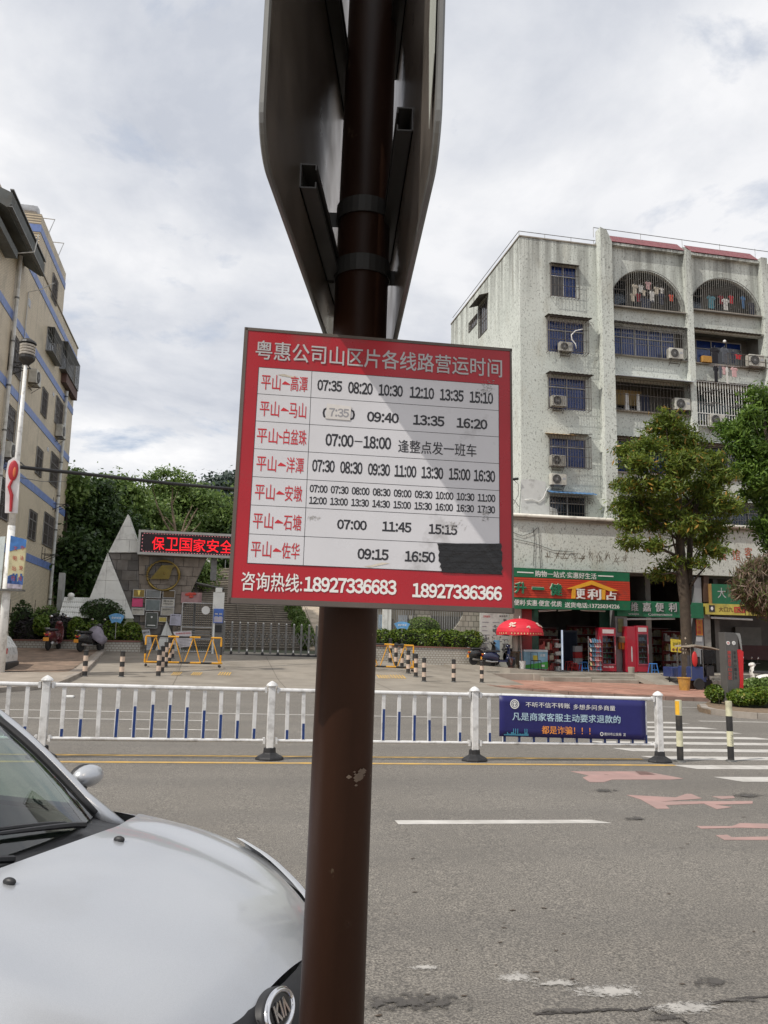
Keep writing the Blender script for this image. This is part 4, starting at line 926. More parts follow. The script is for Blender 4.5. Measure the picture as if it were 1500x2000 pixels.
    def ring(c, a, b, lift): return [c + e1 * (a * math.cos(2 * math.pi * k / 40)) + e2 * (b * math.sin(2 * math.pi * k / 40)) + eu * lift for k in range(41)]
    MB().grid([ring(bo, .090, .056, -.03), ring(bo, .088, .054, -.010), ring(bo, .086, .052, .0), ring(bo, .01, .01, .002)]).build('emblem_boss', black_plastic, t, local=True, smooth=True)
    em = MB().grid([ring(bo, .0835, .0505, .001), ring(bo, .083, .050, .009), ring(bo, .075, .041, .012), ring(bo, .070, .0365, .009), ring(bo, .069, .0355, .001)]).build('emblem', chrome, t, local=True, smooth=True)
    MB().grid([ring(bo, .070, .0365, .0045), ring(bo, .001, .001, .0055)]).build('emblem_field', mk('emblem_black', (.01, .01, .01), .2), em, local=True)
    mb = MB(); L_ = [[((-.036, -.021), (-.036, .021)), ((-.012, .021), (-.034, -.001)), ((-.030, .003), (-.010, -.021))], [((.0, -.021), (.0, .021))], [((.012, -.021), (.022, .021)), ((.022, .021), (.038, -.021))]]
    for let in L_:
        for (p, q) in let:
            p, q = Vector((*p, 0)), Vector((*q, 0)); d = (q - p).normalized(); n_ = Vector((-d.y, d.x, 0)) * .0042; P = []
            for w_ in (p - n_, q - n_, q + n_, p + n_): P.append(bo + e1 * -w_.x * -1 + e2 * w_.y + eu * .006)
            mb.prism(P, eu * .004)
    mb.build('emblem_letters', chrome, em, local=True)
    # headlamps
    for s in (1, -1):
        rows = []
        for i in range(9):
            f = i / 8; u = .16 + .46 * f; wv = scr(u, WID)
            rows.append([(u + .006, s * (wv * a_ + .008), z - zr + .010) for a_, z in ((.90 - .05 * f, scr(u, ZE) - .004 - .02 * f), (.965 - .02 * f, scr(u, ZE) - .022 - .02 * f), (.995, scr(u, ZE) - .06 - .03 * f * 1), (1.0, scr(u, ZE) - .07 - .10 * f))])
        MB().grid(rows, flip=(s > 0)).build('headlight', lamp_clear, t, smooth=True, local=True)
    # cowl, windscreen, pillars, roof
    MB().grid([[(-.085 - .19 * abs(k) ** 2.4 - d, k * (.775 - d * .25), 1.085 - .012 * abs(k) + dz - zr - .03 * k * k) for k in [-1 + i / 10 for i in range(21)]] for d, dz in ((-.01, -.03), (.05, -.022), (.12, -.012), (.20, .01), (.24, .03))]).build('cowl', black_plastic, t, smooth=True, local=True)
    def ws(k, f): # windscreen surface
        w_ = .715 - .135 * f; u0 = -.235 - .20 * abs(k) ** 2.2; u1 = -.98 - .10 * abs(k) ** 2
        return (u0 + (u1 - u0) * f, k * w_, 1.09 - .03 * k * k - zr + (.52 - .03 * k * k) * f + .035 * math.sin(math.pi * f))
    MB().grid([[ws(k, f / 10) for k in [-1 + i / 10 for i in range(21)]] for f in range(11)]).build('windscreen', car_glass, t, smooth=True, local=True)
    for s in (1, -1):
        a = [ws(s * 1.0, f / 10) for f in range(11)]
        MB().tube([(p[0] - .0, p[1], p[2]) for p in a], .017, 8).build('windscreen_seal', black_plastic, t, smooth=True, local=True)
        pl = [(p[0] - .02, p[1] + s * .045, p[2] - .012) for p in a]; MB().tube([(p[0] + .12 if i == 0 else p[0], p[1], p[2] - (.05 if i == 0 else 0)) for i, p in enumerate(pl)], [.034] * 11, 8).build('front_pillar', silver, t, smooth=True, local=True)
        # side glass with pillars
        def sg(u, f): w_ = interp(u, [(-3.3, .78), (-2, .82), (-1.0, .80), (-.4, .75)]); return (u - .0, s * (w_ - .20 * f), 1.05 - zr + .50 * f * (1 if u > -2.6 else max(.45, 1 + (u + 2.6) * .8)))
        for u0, u1 in ((-.98, -1.75), (-1.85, -2.65)):
            MB().grid([[sg(lerp(u0 + (.50 * (1 - f / 5) if u0 == -.98 else 0), u1, i / 6), f / 5) for i in range(7)] for f in range(6)], flip=(s > 0)).build('side_window', car_glass, t, smooth=True, local=True)
        for u in (-1.8, -2.72): MB().tube([sg(u, f / 4) for f in range(5)], .035 if u > -2 else .06, 8).build('pillar', silver if u < -2 else black_plastic, t, smooth=True, local=True)
        MB().tube([(-.60, s * .82, 1.05 - zr), (-1.8, s * .87, 1.055 - zr), (-3.1, s * .84, 1.06 - zr)], .022, 6).build('window_trim', black_plastic, t, local=True)
        # mirror
        mr = MB(); mr.ell((-.64, s * .93, 1.165 - zr), (.055, .086, .048), 16, 10); mo = mr.build('door_mirror', silver, t, smooth=True, local=True)
        MB().ell((-.665, s * .93, 1.165 - zr), (.042, .078, .050), 14, 8).build('mirror_shell', black_plastic, mo, smooth=True, local=True)
        MB().tube([(-.62, s * .82, 1.08 - zr), (-.64, s * .90, 1.13 - zr)], .022, 8).build('mirror_arm', black_plastic, mo, local=True)
        # wheels
        for u in (.02, -2.62):
            wl = MB(); prof = [(.20, -.10), (.30, -.10), (.325, -.07), (.325, .07), (.30, .10), (.20, .10)]
            W_ = Matrix.Translation((u, s * .80, .325)) @ Matrix.Rotation(math.pi / 2, 4, 'X'); wl = MB(W_); wl.lathe(prof, n=28); wo = wl.build('wheel', tyre_m, t, smooth=False, local=True)
            MB(W_).lathe([(.0, -s * .06), (.05, -s * .085), (.19, -s * .08), (.205, -s * .10)], n=20).build('rim', steel, wo, local=True)
    rows = []
    for f in range(13):
        u = lerp(-.96, -3.05, f / 12); rows.append([(u - .10 * k * k * (1 if f == 0 else 0), k * .63, 1.60 - .055 * k * k - zr + .05 * math.sin(math.pi * min(1, f / 12 * 1.1)) - (.03 * (f > 10))) for k in [-1 + i / 8 for i in range(17)]])
    MB().grid(rows).build('roof', silver, t, smooth=True, local=True, solid=.02)
    MB().grid([[(-3.05 - .3 * f / 4, k * (.63 + .12 * f / 4), 1.50 - zr - .44 * f / 4) for k in [-1 + i / 6 for i in range(13)]] for f in range(5)]).build('rear_window', car_glass, t, smooth=True, local=True)
    MB().grid([[(-3.40 - .03 * math.sin(f / 4 * 3.1), k * .78, 1.03 - zr - .75 * f / 4) for k in [-1 + i / 6 for i in range(13)]] for f in range(5)]).build('tailgate', silver, t, smooth=True, local=True)
    # interior
    MB().grid([[(-.30 - .5 * f / 5, k * .70, 1.02 + .02 * math.sin(f) - zr - (.1 if f == 5 else 0)) for k in [-1 + i / 8 for i in range(17)]] for f in range(6)]).build('dashboard', dashm, t, smooth=True, local=True)
    MB().box(-3.3, -.3, -.75, .75, .30, .34).build('cabin_floor', dashm, t, local=True)
    for s in (1, -1):
        for u in (-1.45, -2.35):
            se = MB().cbox(u, u + .5, s * .36 - .24, s * .36 + .24, .35, .62, .06).build('seat', seatm, t, local=True)
            MB().cbox(u - .12, u + .04, s * .36 - .23, s * .36 + .23, .55, 1.12, .05).build('backrest', seatm, se, local=True); MB().cbox(u - .12, u, s * .36 - .12, s * .36 + .12, 1.15, 1.34, .04).build('headrest', seatm, se, local=True)
    stw = MB(); c = Vector((-.86, .36, 1.0 - zr)); P = [c + Vector((.07 * math.sin(a), .18 * math.cos(a), .17 * math.sin(a))) for a in [2 * math.pi * i / 24 for i in range(25)]]; stw.tube(P, .014, 6); stw.build('steering_wheel', dashm, t, local=True)
    MB().cbox(-.93, -.90, -.11, .11, 1.40 - zr, 1.47 - zr, .01).build('inner_mirror', black_plastic, t, local=True)
    # wipers and washer jets
    def on_ws(k, f, up=.016): p = ws(k, f); return (p[0] + up * .4, p[1], p[2] + up)
    for (k0, k1, f0, f1) in ((.62, -.32, -.02, .10), (-.02, -.93, -.04, .09)):
        wi = MB().tube([on_ws(lerp(k0, k1, i / 8), lerp(f0, f1, (i / 8) ** .8), .02) for i in range(9)], [.012, .011, .010, .009, .008, .007, .006, .006, .005], 6).build('wiper', black_plastic, t, local=True)
        MB().tube([on_ws(lerp(k0 - .12, k1 - .03, i / 8), lerp(f0 + .05, f1 + .035, (i / 8) ** .8), .008) for i in range(9)], .007, 6).build('wiper_blade', black_plastic, wi, local=True)
    for v in (.255, -.255):
        MB().ell((0.0, v, hoodz(0, v) - zr + .004), (.021, .012, .012), 12, 8).build('washer_jet', black_plastic, t, smooth=True, local=True)
    return t
make_car()

# ------------------------------------------------------------------ small white SUV tail at the left edge, far lane
def far_suv():
    p = onf(9, 1322, road); D = p.y
    t = thing('parked_car', 'white sport utility car cut off by the left edge of the picture', 'car', (p.x, D + .9, road(p.x, 0)))
    wp = mk('white_car', (.70, .71, .70), .3, coat=.6, var=.04); z0 = road(p.x, 0)
    # rear towards +x
    X = p.x
    prof = [(X, .35), (X + .0, .75), (X - .06, 1.02), (X - .30, 1.38), (X - .62, 1.62), (X - 2.6, 1.64), (X - 3.3, 1.12), (X - 4.3, .98), (X - 4.42, .6), (X - 4.35, .3)]
    for (ya, yb, nm) in ((D - .02, D + 1.78, 'body'),):
        mb = MB(); n = len(prof)
        rows = []
        for (y, s) in ((ya + .12, .86), (ya + .03, .97), (ya, 1), (yb, 1), (yb - .03, .97), (yb - .12, .86)):
            rows.append([(X - 2.2 + (x - X + 2.2) * (.97 + .03 * s), y + (.10 * max(0, z - 1) if y < D + .9 else -.10 * max(0, z - 1)), z0 + z * (1 - (1 - s) * .12)) for x, z in prof])
        mb.grid(rows); mb.add(rows[0], [tuple(range(n))]); mb.add(rows[-1], [tuple(range(n - 1, -1, -1))]); mb.build(nm, wp, t, smooth=False, bevel=.03)
    y = D - .012
    MB().prism([(X - .10, y, z0 + .98), (X - .34, y + .06, z0 + 1.30), (X - .62, y + .09, z0 + 1.48), (X - 2.5, y + .09, z0 + 1.48), (X - 3.0, y + .01, z0 + 1.05)], (0, .02, 0)).build('side_window', dark_glass, t)
    MB().prism([(X + .012, D + .02, z0 + .80), (X + .012, D + .02, z0 + 1.0), (X - .20, D - .02, z0 + 1.02), (X - .22, D - .02, z0 + .84)], (0, .04, 0)).build('tail_light', lamp_red, t)
    MB().cbox(X - .35, X + .06, D - .05, D + 1.8, z0 + .26, z0 + .52, .04).build('bumper', black_plastic, t)
    for xx in (X - .85, X - 3.5):
        for yy in (D + .02, D + 1.7):
            W_ = Matrix.Translation((xx, yy, z0 + .33)) @ Matrix.Rotation(math.pi / 2, 4, 'X'); wo = MB(W_).lathe([(.2, -.1), (.31, -.1), (.33, 0), (.31, .1), (.2, .1)], n=20).build('wheel', tyre_m, t); MB(W_).lathe([(0, .07), (.19, .105)], n=14).build('rim', steel, wo)
far_suv()
# ------------------------------------------------------------------ left apartment block
XL = -9.73
lb = thing('apartment_block', 'beige tiled apartment block with blue bands on the left, small stair tower on its roof', 'building', (XL - 5, 46, 0))
MB().box(-32, XL, 33, 54.95, -.5, 20.5).build('wall', beige_tile, lb)
MB().box(-20, XL + .003, 42.0, 49.2, 20.5, 23.2).build('stair_tower', beige_tile, lb)
MB().box(-32, XL + .05, 41.5, 55.0, 20.5, 20.58).build('parapet_cap', concrete, lb)
for z in (19.42, 15.92, 12.68, 9.1, 5.38):
    MB().box(-32, XL + .03, 33, 54.98, z, z + .42).build('blue_band', blue_tile, lb)
MB().box(-20, XL + .03, 41.97, 49.22, 22.2, 22.6).build('blue_band', blue_tile, lb)
ev = MB().prism([(XL, 33, 19.2), (XL + .75, 33, 18.75), (XL + .9, 33, 18.9), (XL + .9, 33, 19.4), (XL, 33, 19.75)], (0, 6.6, 0)).build('eave', mk('grey_eave', (.10, .11, .11), .8, var=.2, scale=2, dirt=.4, streak=.3), lb)
for z in (18.62, 19.36): MB().box(XL + .8, XL + .95, 33, 39.62, z + .15, z + .2).build('gutter_lip', steel_dull, ev)
MB().box(XL, XL + .5, 33, 36.2, 18.0, 18.35).build('canopy', mk('grey_canopy', (.13, .14, .14), .8, dirt=.4), lb)
def lq(x0, yt, yb, x1):
    a, b, c = atX(x0, yt, XL), atX(x0, yb, XL), atX(x1, yt + (x1 - x0) * 1.0, XL); return a.y, atX(x1, (yt + yb) / 2 + (x1 - x0), XL).y, b.z, a.z
def grille_mb(mb, plane, u0, u1, z0, z1, off, n, r=.012, hor=(.0, .33, .66, 1.0)):
    for k in range(n + 1):
        u = lerp(u0, u1, k / n); p = [(off, u, z0), (off, u, z1)] if plane == 'x' else [(u, off, z0), (u, off, z1)]; mb.cyl(*p, r, n=4, cap=False)
    for h in hor:
        z = lerp(z0, z1, h); p = [(off, u0, z), (off, u1, z)] if plane == 'x' else [(u0, off, z), (u1, off, z)]; mb.cyl(*p, r * 1.3, n=4, cap=False)
def lwin(q, cage=0, dark=dark_glass):
    y0, y1, z0, z1 = q
    w_ = MB().box(XL - .1, XL + .012, y0, y1, z0, z1).build('window', dark, lb)
    mb = MB(); d = .03
    for (a, b, c, e) in ((y0, y0 + .07, z0, z1), (y1 - .07, y1, z0, z1), ((y0 + y1) / 2 - .03, (y0 + y1) / 2 + .03, z0, z1)): mb.box(XL, XL + d, a, b, c, e)
    for (c, e) in ((z0, z0 + .07), (z1 - .07, z1), (lerp(z0, z1, .68), lerp(z0, z1, .68) + .05)): mb.box(XL, XL + d + .002, y0, y1, c, e)
    mb.build('frame', frame_grey, w_)
    mb = MB(); n = max(4, int((y1 - y0) / .16)); o = XL + .06 + cage; grille_mb(mb, 'x', y0, y1, z0, z1, o, n)
    if cage:
        for y in (y0, y1): mb2 = grille_mb(mb, 'x', y, y, z0, z1, o, 1)
        for y in (y0, y1):
            for k in range(4): mb.cyl((XL + cage * k / 3, y, z0), (XL + cage * k / 3, y, z1), .012, n=4)
        for z in (z0, z1): mb.box(XL, o, y0, y1, z - .01, z + .02)
    mb.build('security_grille', rust_bar if not cage else steel_dull, w_)
for a in ((22, 646, 723, 42), (14.5, 787, 860, 27), (-4, 926, 1010, 16), (83, 755, 811, 91), (109.7, 772, 830, 121), (72, 871, 927, 81), (100, 881, 945.6, 112), (57.6, 994, 1053, 69), (86.5, 999, 1065, 102), (103, 532, 587, 111)): lwin(lq(*a))
for a in ((93, 638, 691, 110), (120, 666, 728, 144)): lwin(lq(*a), .32)
q_ = lq(120, 728, 745, 142); MB().box(XL, XL + .32, q_[0], q_[1], q_[2] - .1, q_[3]).build('plant_cage', mk('rusty_cage', (.12, .07, .06), .8), lb)
for a in ((56, 581, 598, 59), (103, 765, 772, 105), (92, 872, 880, 94)): q_ = lq(*a); MB().box(XL - .1, XL + .012, q_[0], q_[0] + .5, q_[2], q_[3]).build('vent', dark_glass, lb)
def pipe(mb_pts, r, name, mat, par): return MB().tube(mb_pts, r, 8).build(name, mat, par)
for (a, b, r) in (((43, 486), (10, 820), .09), ((134, 769), (93, 1182), .09)):
    p, q = atX(*a, XL + .14), atX(*b, XL + .14); yy = (p.y + q.y) / 2; pipe([(XL + .14, yy, p.z), (XL + .14, yy, min(q.z, 4))], r, 'downpipe', white_bar, lb)
    for k in range(7): MB().cyl((XL + .14, yy, p.z - .4 - k * 2.1), (XL + .14, yy, p.z - .32 - k * 2.1), r + .02, n=8).build('pipe_clip', steel_dull, lb)
p = atX(61, 515, XL + .05); pipe([(XL + 1.2, p.y, 18.9), (XL + .6, p.y, 18.5), (XL + .05, p.y, 18.3), (XL + .05, p.y, 8)], .03, 'vent_pipe', white_bar, lb)
p = atX(25, 400, XL + .05); pipe([(XL + 1.22, 36.5, 19.4), (XL + 1.1, 36.5, 18.55), (XL + .1, 36.4, 18.3)], .03, 'vent_pipe', white_bar, lb)
def ac(name_par, c, face, label=None, s=1.0, top=True, things=False, lab=None, grp='air conditioner units on the facades'):
    """air conditioner outdoor unit; c = centre of its back, face = 'x' or '-y' """
    w_, h_, d_ = .85 * s, .58 * s, .32 * s
    t = thing('air_conditioner', lab, 'air conditioner', c, 0 if face == '-y' else math.pi / 2, grp)
    MB().cbox(-w_ / 2, w_ / 2, -d_, 0, -h_ / 2, h_ / 2, .02).build('casing', ac_white, t, local=True)
    M_ = Matrix.Translation((-.12 * s, -d_ - .004, 0)) @ Matrix.Rotation(math.pi / 2, 4, 'X')
    MB(M_).lathe([(.0, .0), (.235 * s, .0), (.235 * s, .015), (.0, .012)], n=20).build('fan_opening', black_plastic, t, local=True)
    mb = MB(M_)
    for k in range(1, 6): r_ = .235 * s * k / 5; mb.lathe([(r_ - .006, .016), (r_ - .006, .026), (r_, .026), (r_, .016)], n=20)
    for k in range(8): a = math.pi * k / 8; mb.cyl((-.235 * s * math.cos(a), -.235 * s * math.sin(a), .022), (.235 * s * math.cos(a), .235 * s * math.sin(a), .022), .005, n=4)
    mb.build('fan_guard', mk('grille_grey', (.30, .30, .30), .5), t, local=True)
    MB().box(.20 * s, .36 * s, -d_ - .006, -d_, -.02, .10).build('badge', mk('ac_badge', (.35, .36, .38), .5), t, local=True)
    br = MB()
    for x in (-.3 * s, .3 * s): br.box(x - .02, x + .02, -d_ - .05, 0, -h_ / 2 - .04, -h_ / 2); br.cyl((x, 0, -h_ / 2 - .35), (x, -d_, -h_ / 2 - .03), .015, n=4)
    br.box(-.3 * s, .3 * s, -.03, 0, -h_ / 2 - .2, -h_ / 2 - .17); br.build('bracket', rust_bar, t, local=True); return t
for (a, lab) in (((59, 738), 'air conditioner on the beige block beside the lamp post top'), ((111, 843), 'air conditioner on the beige block under a narrow window'), ((8, 881), 'air conditioner at the left picture edge on the beige block')):
    p = atX(*a, XL); ac(None, (XL + .02, p.y, p.z), 'x', lab=lab, s=1.25)
for (a, lab) in (((106, 986), 'empty black iron bracket high on the beige block'), ((84, 1083), 'empty black iron bracket low on the beige block'), ((8, 905), 'rusty iron bracket frame under the edge air conditioner'), ((20, 712), 'angular black iron bracket above the lower big window')):
    p = atX(*a, XL); mb = MB()
    for dy in (-.4, .4): mb.cyl((XL, p.y + dy, p.z), (XL + .8, p.y + dy, p.z), .03, n=4); mb.cyl((XL, p.y + dy, p.z + .4), (XL, p.y + dy, p.z - .4), .03, n=4); mb.cyl((XL, p.y + dy, p.z - .35), (XL + .7, p.y + dy, p.z), .025, n=4)
    mb.cyl((XL + .8, p.y - .4, p.z), (XL + .8, p.y + .4, p.z), .03, n=4); tag(mb.build('wall_bracket', black_paint), lab, 'bracket', 'empty iron brackets on the beige block')
# water tank on the tower
wt = thing('water_tank', 'shiny steel water tank lying on the stair tower roof', 'water tank', (XL - .6, 43.6, 23.3))
M_ = Matrix.Translation((XL - .75, 42.7, 23.6)) @ Matrix.Rotation(math.pi / 2, 4, 'Y') @ Matrix.Scale(.62, 4)
MB(M_).lathe([(.05, -1.3), (.5, -1.1), (.56, -.9), (.58, -.5), (.56, -.48), (.58, -.1), (.56, -.08), (.58, .3), (.56, .32), (.56, .6), (.3, .75), (.05, .8)], n=20).build('tank', steel, wt, smooth=True)
MB().box(XL - 1.4, XL - .3, 42.5, 42.9, 23.18, 23.3).build('cradle', steel_dull, wt)
mb = MB()
for y in (44.6, 47.4): mb.tube([(XL - .2, y - .1, 23.2), (XL + .1, y, 24.3), (XL - 1.0, y, 24.3)], .03, 5)
tag(mb.build('roof_railing', steel), 'thin steel rails at the edge of the stair tower roof', 'railing')
# ------------------------------------------------------------------ street lamp with its banner
lp = thing('street_lamp', 'white street lamp post on the left pavement with lantern head', 'street lamp', (-7.2, 31, lpav(-7.2, 31)))
MB().cyl((-7.2, 31, .2), (-7.25, 31, 5.5), .16, .13, n=16).build('pole', white_paint, lp, smooth=True); MB().cyl((-7.25, 31, 5.5), (-7.27, 31, 11.6), .12, .06, n=14).build('upper_pole', white_paint, lp, smooth=True)
mb = MB(); mb.lathe([(.10, 11.55), (.28, 11.75), (.30, 11.8), (.30, 11.88)], (-7.25, 31, 0), 12); mb.build('lantern_base', black_paint, lp)
for k in range(4): MB().lathe([(.27, 0), (.29, .05), (.27, .07)], (-7.25, 31, 11.92 + k * .11), 12).build('lantern_louvre', mk('lantern_pale', (.5, .47, .42), .5), lp)
MB().lathe([(.31, 12.38), (.27, 12.46), (.12, 12.56), (.02, 12.6)], (-7.25, 31, 0), 12).build('lantern_cap', black_paint, lp)
od = thing('lamp_ornament', 'red and white ribbon ornament fixed to the lamp post', 'ornament', (-7.05, 30.8, 7.6))
ow = mk('ornament_white', (.72, .70, .70), .4); orr = mk('ornament_red', (.42, .02, .03), .45)
o1 = atY(27, 893, 30.8); o2 = atY(21, 1002, 30.8)
MB().prism([(o1.x - .22, 30.8, o1.z - .6), (o1.x - .18, 30.8, o1.z - .15), (o1.x, 30.8, o1.z), (o1.x + .2, 30.8, o1.z - .15), (o1.x + .25, 30.8, o1.z - .6), (o2.x + .22, 30.8, o2.z), (o2.x - .2, 30.8, o2.z)], (0, .08, 0)).build('panel', ow, od)
MB().ell((o1.x + .03, 30.76, o1.z - .5), (.17, .05, .38), 14, 10).build('knot', orr, od, smooth=True)
MB().ell((o1.x + .08, 30.73, o1.z - .55), (.06, .03, .2), 10, 8).build('knot_fold', mk('ornament_orange', (.6, .15, .05), .5), od, smooth=True)
MB().tube([(o1.x + .02, 30.76, o1.z - .85), (o1.x - .06, 30.76, o1.z - 1.1), (o1.x + .05, 30.76, o1.z - 1.4), (o2.x, 30.76, o2.z + .05)], [.05, .06, .07, .05], 6).build('ribbon', orr, od)
bn = thing('lamp_banner', 'tall vertical printed banner box on the lamp post with red characters', 'banner', (-7, 30.6, 4))
a, b, c, d = atY(21, 1046, 30.6), atY(52, 1054, 30.6), atY(43, 1150, 30.6), atY(13, 1149, 30.6)
MB().prism([a, b, c, d], (0, .16, 0)).build('box', mk('banner_cream', (.55, .50, .30), .5, dirt=.15), bn)
MB().prism([a + Vector((0, -.012, 0)), b + Vector((0, -.012, 0)), b.lerp(c, .16) + Vector((0, -.012, 0)), a.lerp(d, .30) + Vector((0, -.012, 0))], (0, .01, 0)).build('sky_print', mk('banner_sky', (.05, .17, .45), .5, var=.3, scale=4), bn)
q = random.Random(5); mb = MB()
for k in range(10):
    p0 = d.lerp(c, k / 10) ; hh = q.uniform(.25, .55); mb.prism([p0 + Vector((0, -.012, .12)), p0 + Vector((.065, -.012, .12)), p0 + Vector((.065, -.012, hh)), p0 + Vector((0, -.012, hh))], (0, .01, 0))
mb.build('skyline_print', mk('banner_blue2', (.04, .10, .30), .5, var=.4, scale=9), bn)
MB().prism([d + Vector((0, -.013, 0)), c + Vector((0, -.013, 0)), c + Vector((0, -.013, .14)), d + Vector((0, -.013, .17))], (0, .01, 0)).build('ground_print', mk('banner_low', (.35, .32, .38), .5, var=.4, scale=9), bn)
exb = (b - a).normalized(); eyb = (a - d).normalized(); H_ = (a - d).length
for colx, chars in ((.22, '文明出行'), (.62, '守法安全')):
    for k, ch in enumerate(chars):
        text(ch, 'lettering', mk('banner_red', (.40, .05, .04), .5), bn, d + exb * (colx * .6) + eyb * (H_ * (.74 - .19 * k + (.04 if colx > .5 else 0))), exb, eyb, .13, .16, .01, lift=.016)
MB().box(-7.75, -6.6, 30.58, 31.02, d.z - .08, d.z - .02).build('bracket', steel_dull, bn)
a2 = atY(0, 1050, 30.9); MB().prism([(-7.75, 31.2, d.z), (-7.42, 30.95, d.z), (-7.42, 30.95, a.z), (-7.75, 31.2, a.z)], (.01, .02, 0)).build('rear_panel', mk('banner_back', (.45, .5, .5), .5, dirt=.3), bn)
# overhead cable
pts = [atY(x, y, Y) for x, y, Y in ((37, 912, 31), (90, 918, 31.5), (150, 924, 32.2), (250, 935, 33.4), (340, 945, 34.6), (430, 953, 35.8), (520, 959, 37), (700, 963, 38.5), (860, 953, 39.5), (1012, 935, 39.9))]
tag(MB().tube(pts, .07, 8).build('overhead_cable', black_plastic), 'thick black cable running from the lamp post over the gate', 'cable')
pts = [atY(x, y, Y) for x, y, Y in ((37, 932, 31), (80, 940, 36), (130, 941, 50))]
tag(MB().tube(pts, .014, 5).build('overhead_cable', black_plastic), 'thin wire between the lamp post and the beige block', 'cable')

# ------------------------------------------------------------------ entrance monument: white triangles and stone panel
YP = 41.0; P2 = lambda x, y: (lambda p: (p.x, p.z))(atY(x, y, YP)); PL_ = lambda u, v, d, Y=YP: (u, Y - d, v)
mon = thing('entrance_monument', 'white triangular gate monument with leaning grey stone panel and gold emblem', 'monument', (-3.5, YP + .6, .8))
core_w = mk('monument_core', (.40, .40, .37), .7)
def core(poly, d0=0, d1=1.1, m_=core_w): MB().prism([(u, YP + d0, v) for u, v in poly], (0, d1, 0)).build('core', m_, mon)
T1 = [P2(250, 1004), P2(276, 1079), P2(212, 1079)]; core(T1, .02); slabs(T1, .95, .66, PL_, 'marble_slab', marble, mon, .015, (.02, .03))
T2 = [P2(211, 1080), P2(262, 1208), P2(160, 1208)]; core(T2, -.12, 1.2); slabs(T2, .98, .92, lambda u, v, d: (u, YP - .12 - d, v), 'marble_slab', marble, mon, .015, (.02, .03), False)
ST = [P2(213, 1080), P2(405, 1086), P2(346, 1215), P2(344, 1277), P2(262, 1277), P2(258, 1208)]
dark_core = mk('stone_core', (.10, .09, .085), .9)
core([P2(213, 1080), P2(405, 1086), P2(346, 1215), P2(262, 1215)], .1, .9, dark_core); core([P2(262, 1215), P2(346, 1215), P2(344, 1277), P2(262, 1277)], .1, .9, dark_core)
slabs([P2(213, 1080), P2(270, 1081), P2(272, 1215), P2(262, 1215)], .62, .50, lambda u, v, d: (u, YP + .1 - d, v), 'stone_slab', [stone_c, stone_c, stone_a], mon, .02, (.02, .10), True, .2)
slabs([P2(271, 1081), P2(405, 1086), P2(346, 1215), P2(273, 1215)], .60, .46, lambda u, v, d: (u, YP + .1 - d, v), 'stone_slab', [stone_b, stone_b, stone_a], mon, .02, (.02, .09), True, .25)
slabs([P2(262, 1216), P2(346, 1216), P2(344, 1277), P2(262, 1277)], .60, .46, lambda u, v, d: (u, YP + .1 - d, v), 'stone_slab', [stone_a, stone_c, stone_b], mon, .02, (.02, .08), True, .2)
T3 = [P2(326, 1213), P2(352, 1277), P2(301, 1277)]; core(T3, -.3, .4); slabs(T3, .55, .75, lambda u, v, d: (u, YP - .3 - d, v), 'marble_slab', marble, mon, .012, (.02, .03), False)
# tile roofed low wall left of the monument
t = thing('sloping_wall', 'low white tiled sloping wall left of the white triangle', 'wall', (-7, YP, 1))
for k in range(4):
    a, b = atY(118 - 0 + k * -3 + 8, 1166 + k * 10, YP + .5 - k * .25), atY(172 + 4, 1166 + k * 10, YP + .5 - k * .25); c = atY(172, 1175 + k * 10, YP + .3 - k * .25)
    n = 14; 
    for i in range(n): xa, xb = lerp(a.x, b.x, i / n), lerp(a.x, b.x, (i + 1) / n) - .012; MB().prism([(xa, a.y, a.z), (xb, a.y, a.z), (xb, a.y - .22, c.z), (xa, a.y - .22, c.z)], (0, 0, -.05)).build('tile', marble, t)
MB().box(atY(112, 1170, 41.6).x, atY(176, 1170, 41.6).x, 41.4, 41.7, .6, 2.6).build('core', concrete, t)
p = atY(138, 1165, 41.2); tag(MB().ell((p.x, 41.3, p.z + .05), (.16, .16, .14), 12, 8).build('globe_lamp', white_paint, smooth=True), 'small white globe lamp on the sloping wall', 'lamp')
# gold emblem
em = thing('gold_emblem', 'tarnished gold ring emblem with a sail shaped wedge on the stone panel', 'emblem', (-2.5, YP, 4.5))
c = atY(319, 1124, YP - .1); mb = MB(); pts = [(c.x + .76 * math.cos(a), YP - .12, c.z + .72 * math.sin(a)) for a in [2 * math.pi * k / 36 for k in range(37)]]; mb.tube(pts, [.055 + .02 * math.sin(k * .9) for k in range(37)], 8); mb.build('ring', gold, em)
w1 = [atY(x, y, YP - .14) for x, y in ((277, 1125), (294, 1130), (316, 1104), (345, 1103), (337, 1110), (330, 1131), (294, 1131))]
MB().prism(w1, (0, .06, 0)).build('sail', mk('gold_dark', (.16, .12, .03), .4, .7, dirt=.3), em)
MB().ell(atY(321, 1120, YP - .16), (.05, .03, .05), 10, 6).build('boss', gold, em); q = random.Random(8)
for k in range(9): a = 1.8 + k * .28; MB().ell((c.x + .76 * math.cos(a), YP - .14, c.z + .72 * math.sin(a)), (.09, .05, .05), 8, 5).build('leaf_relief', gold, em)
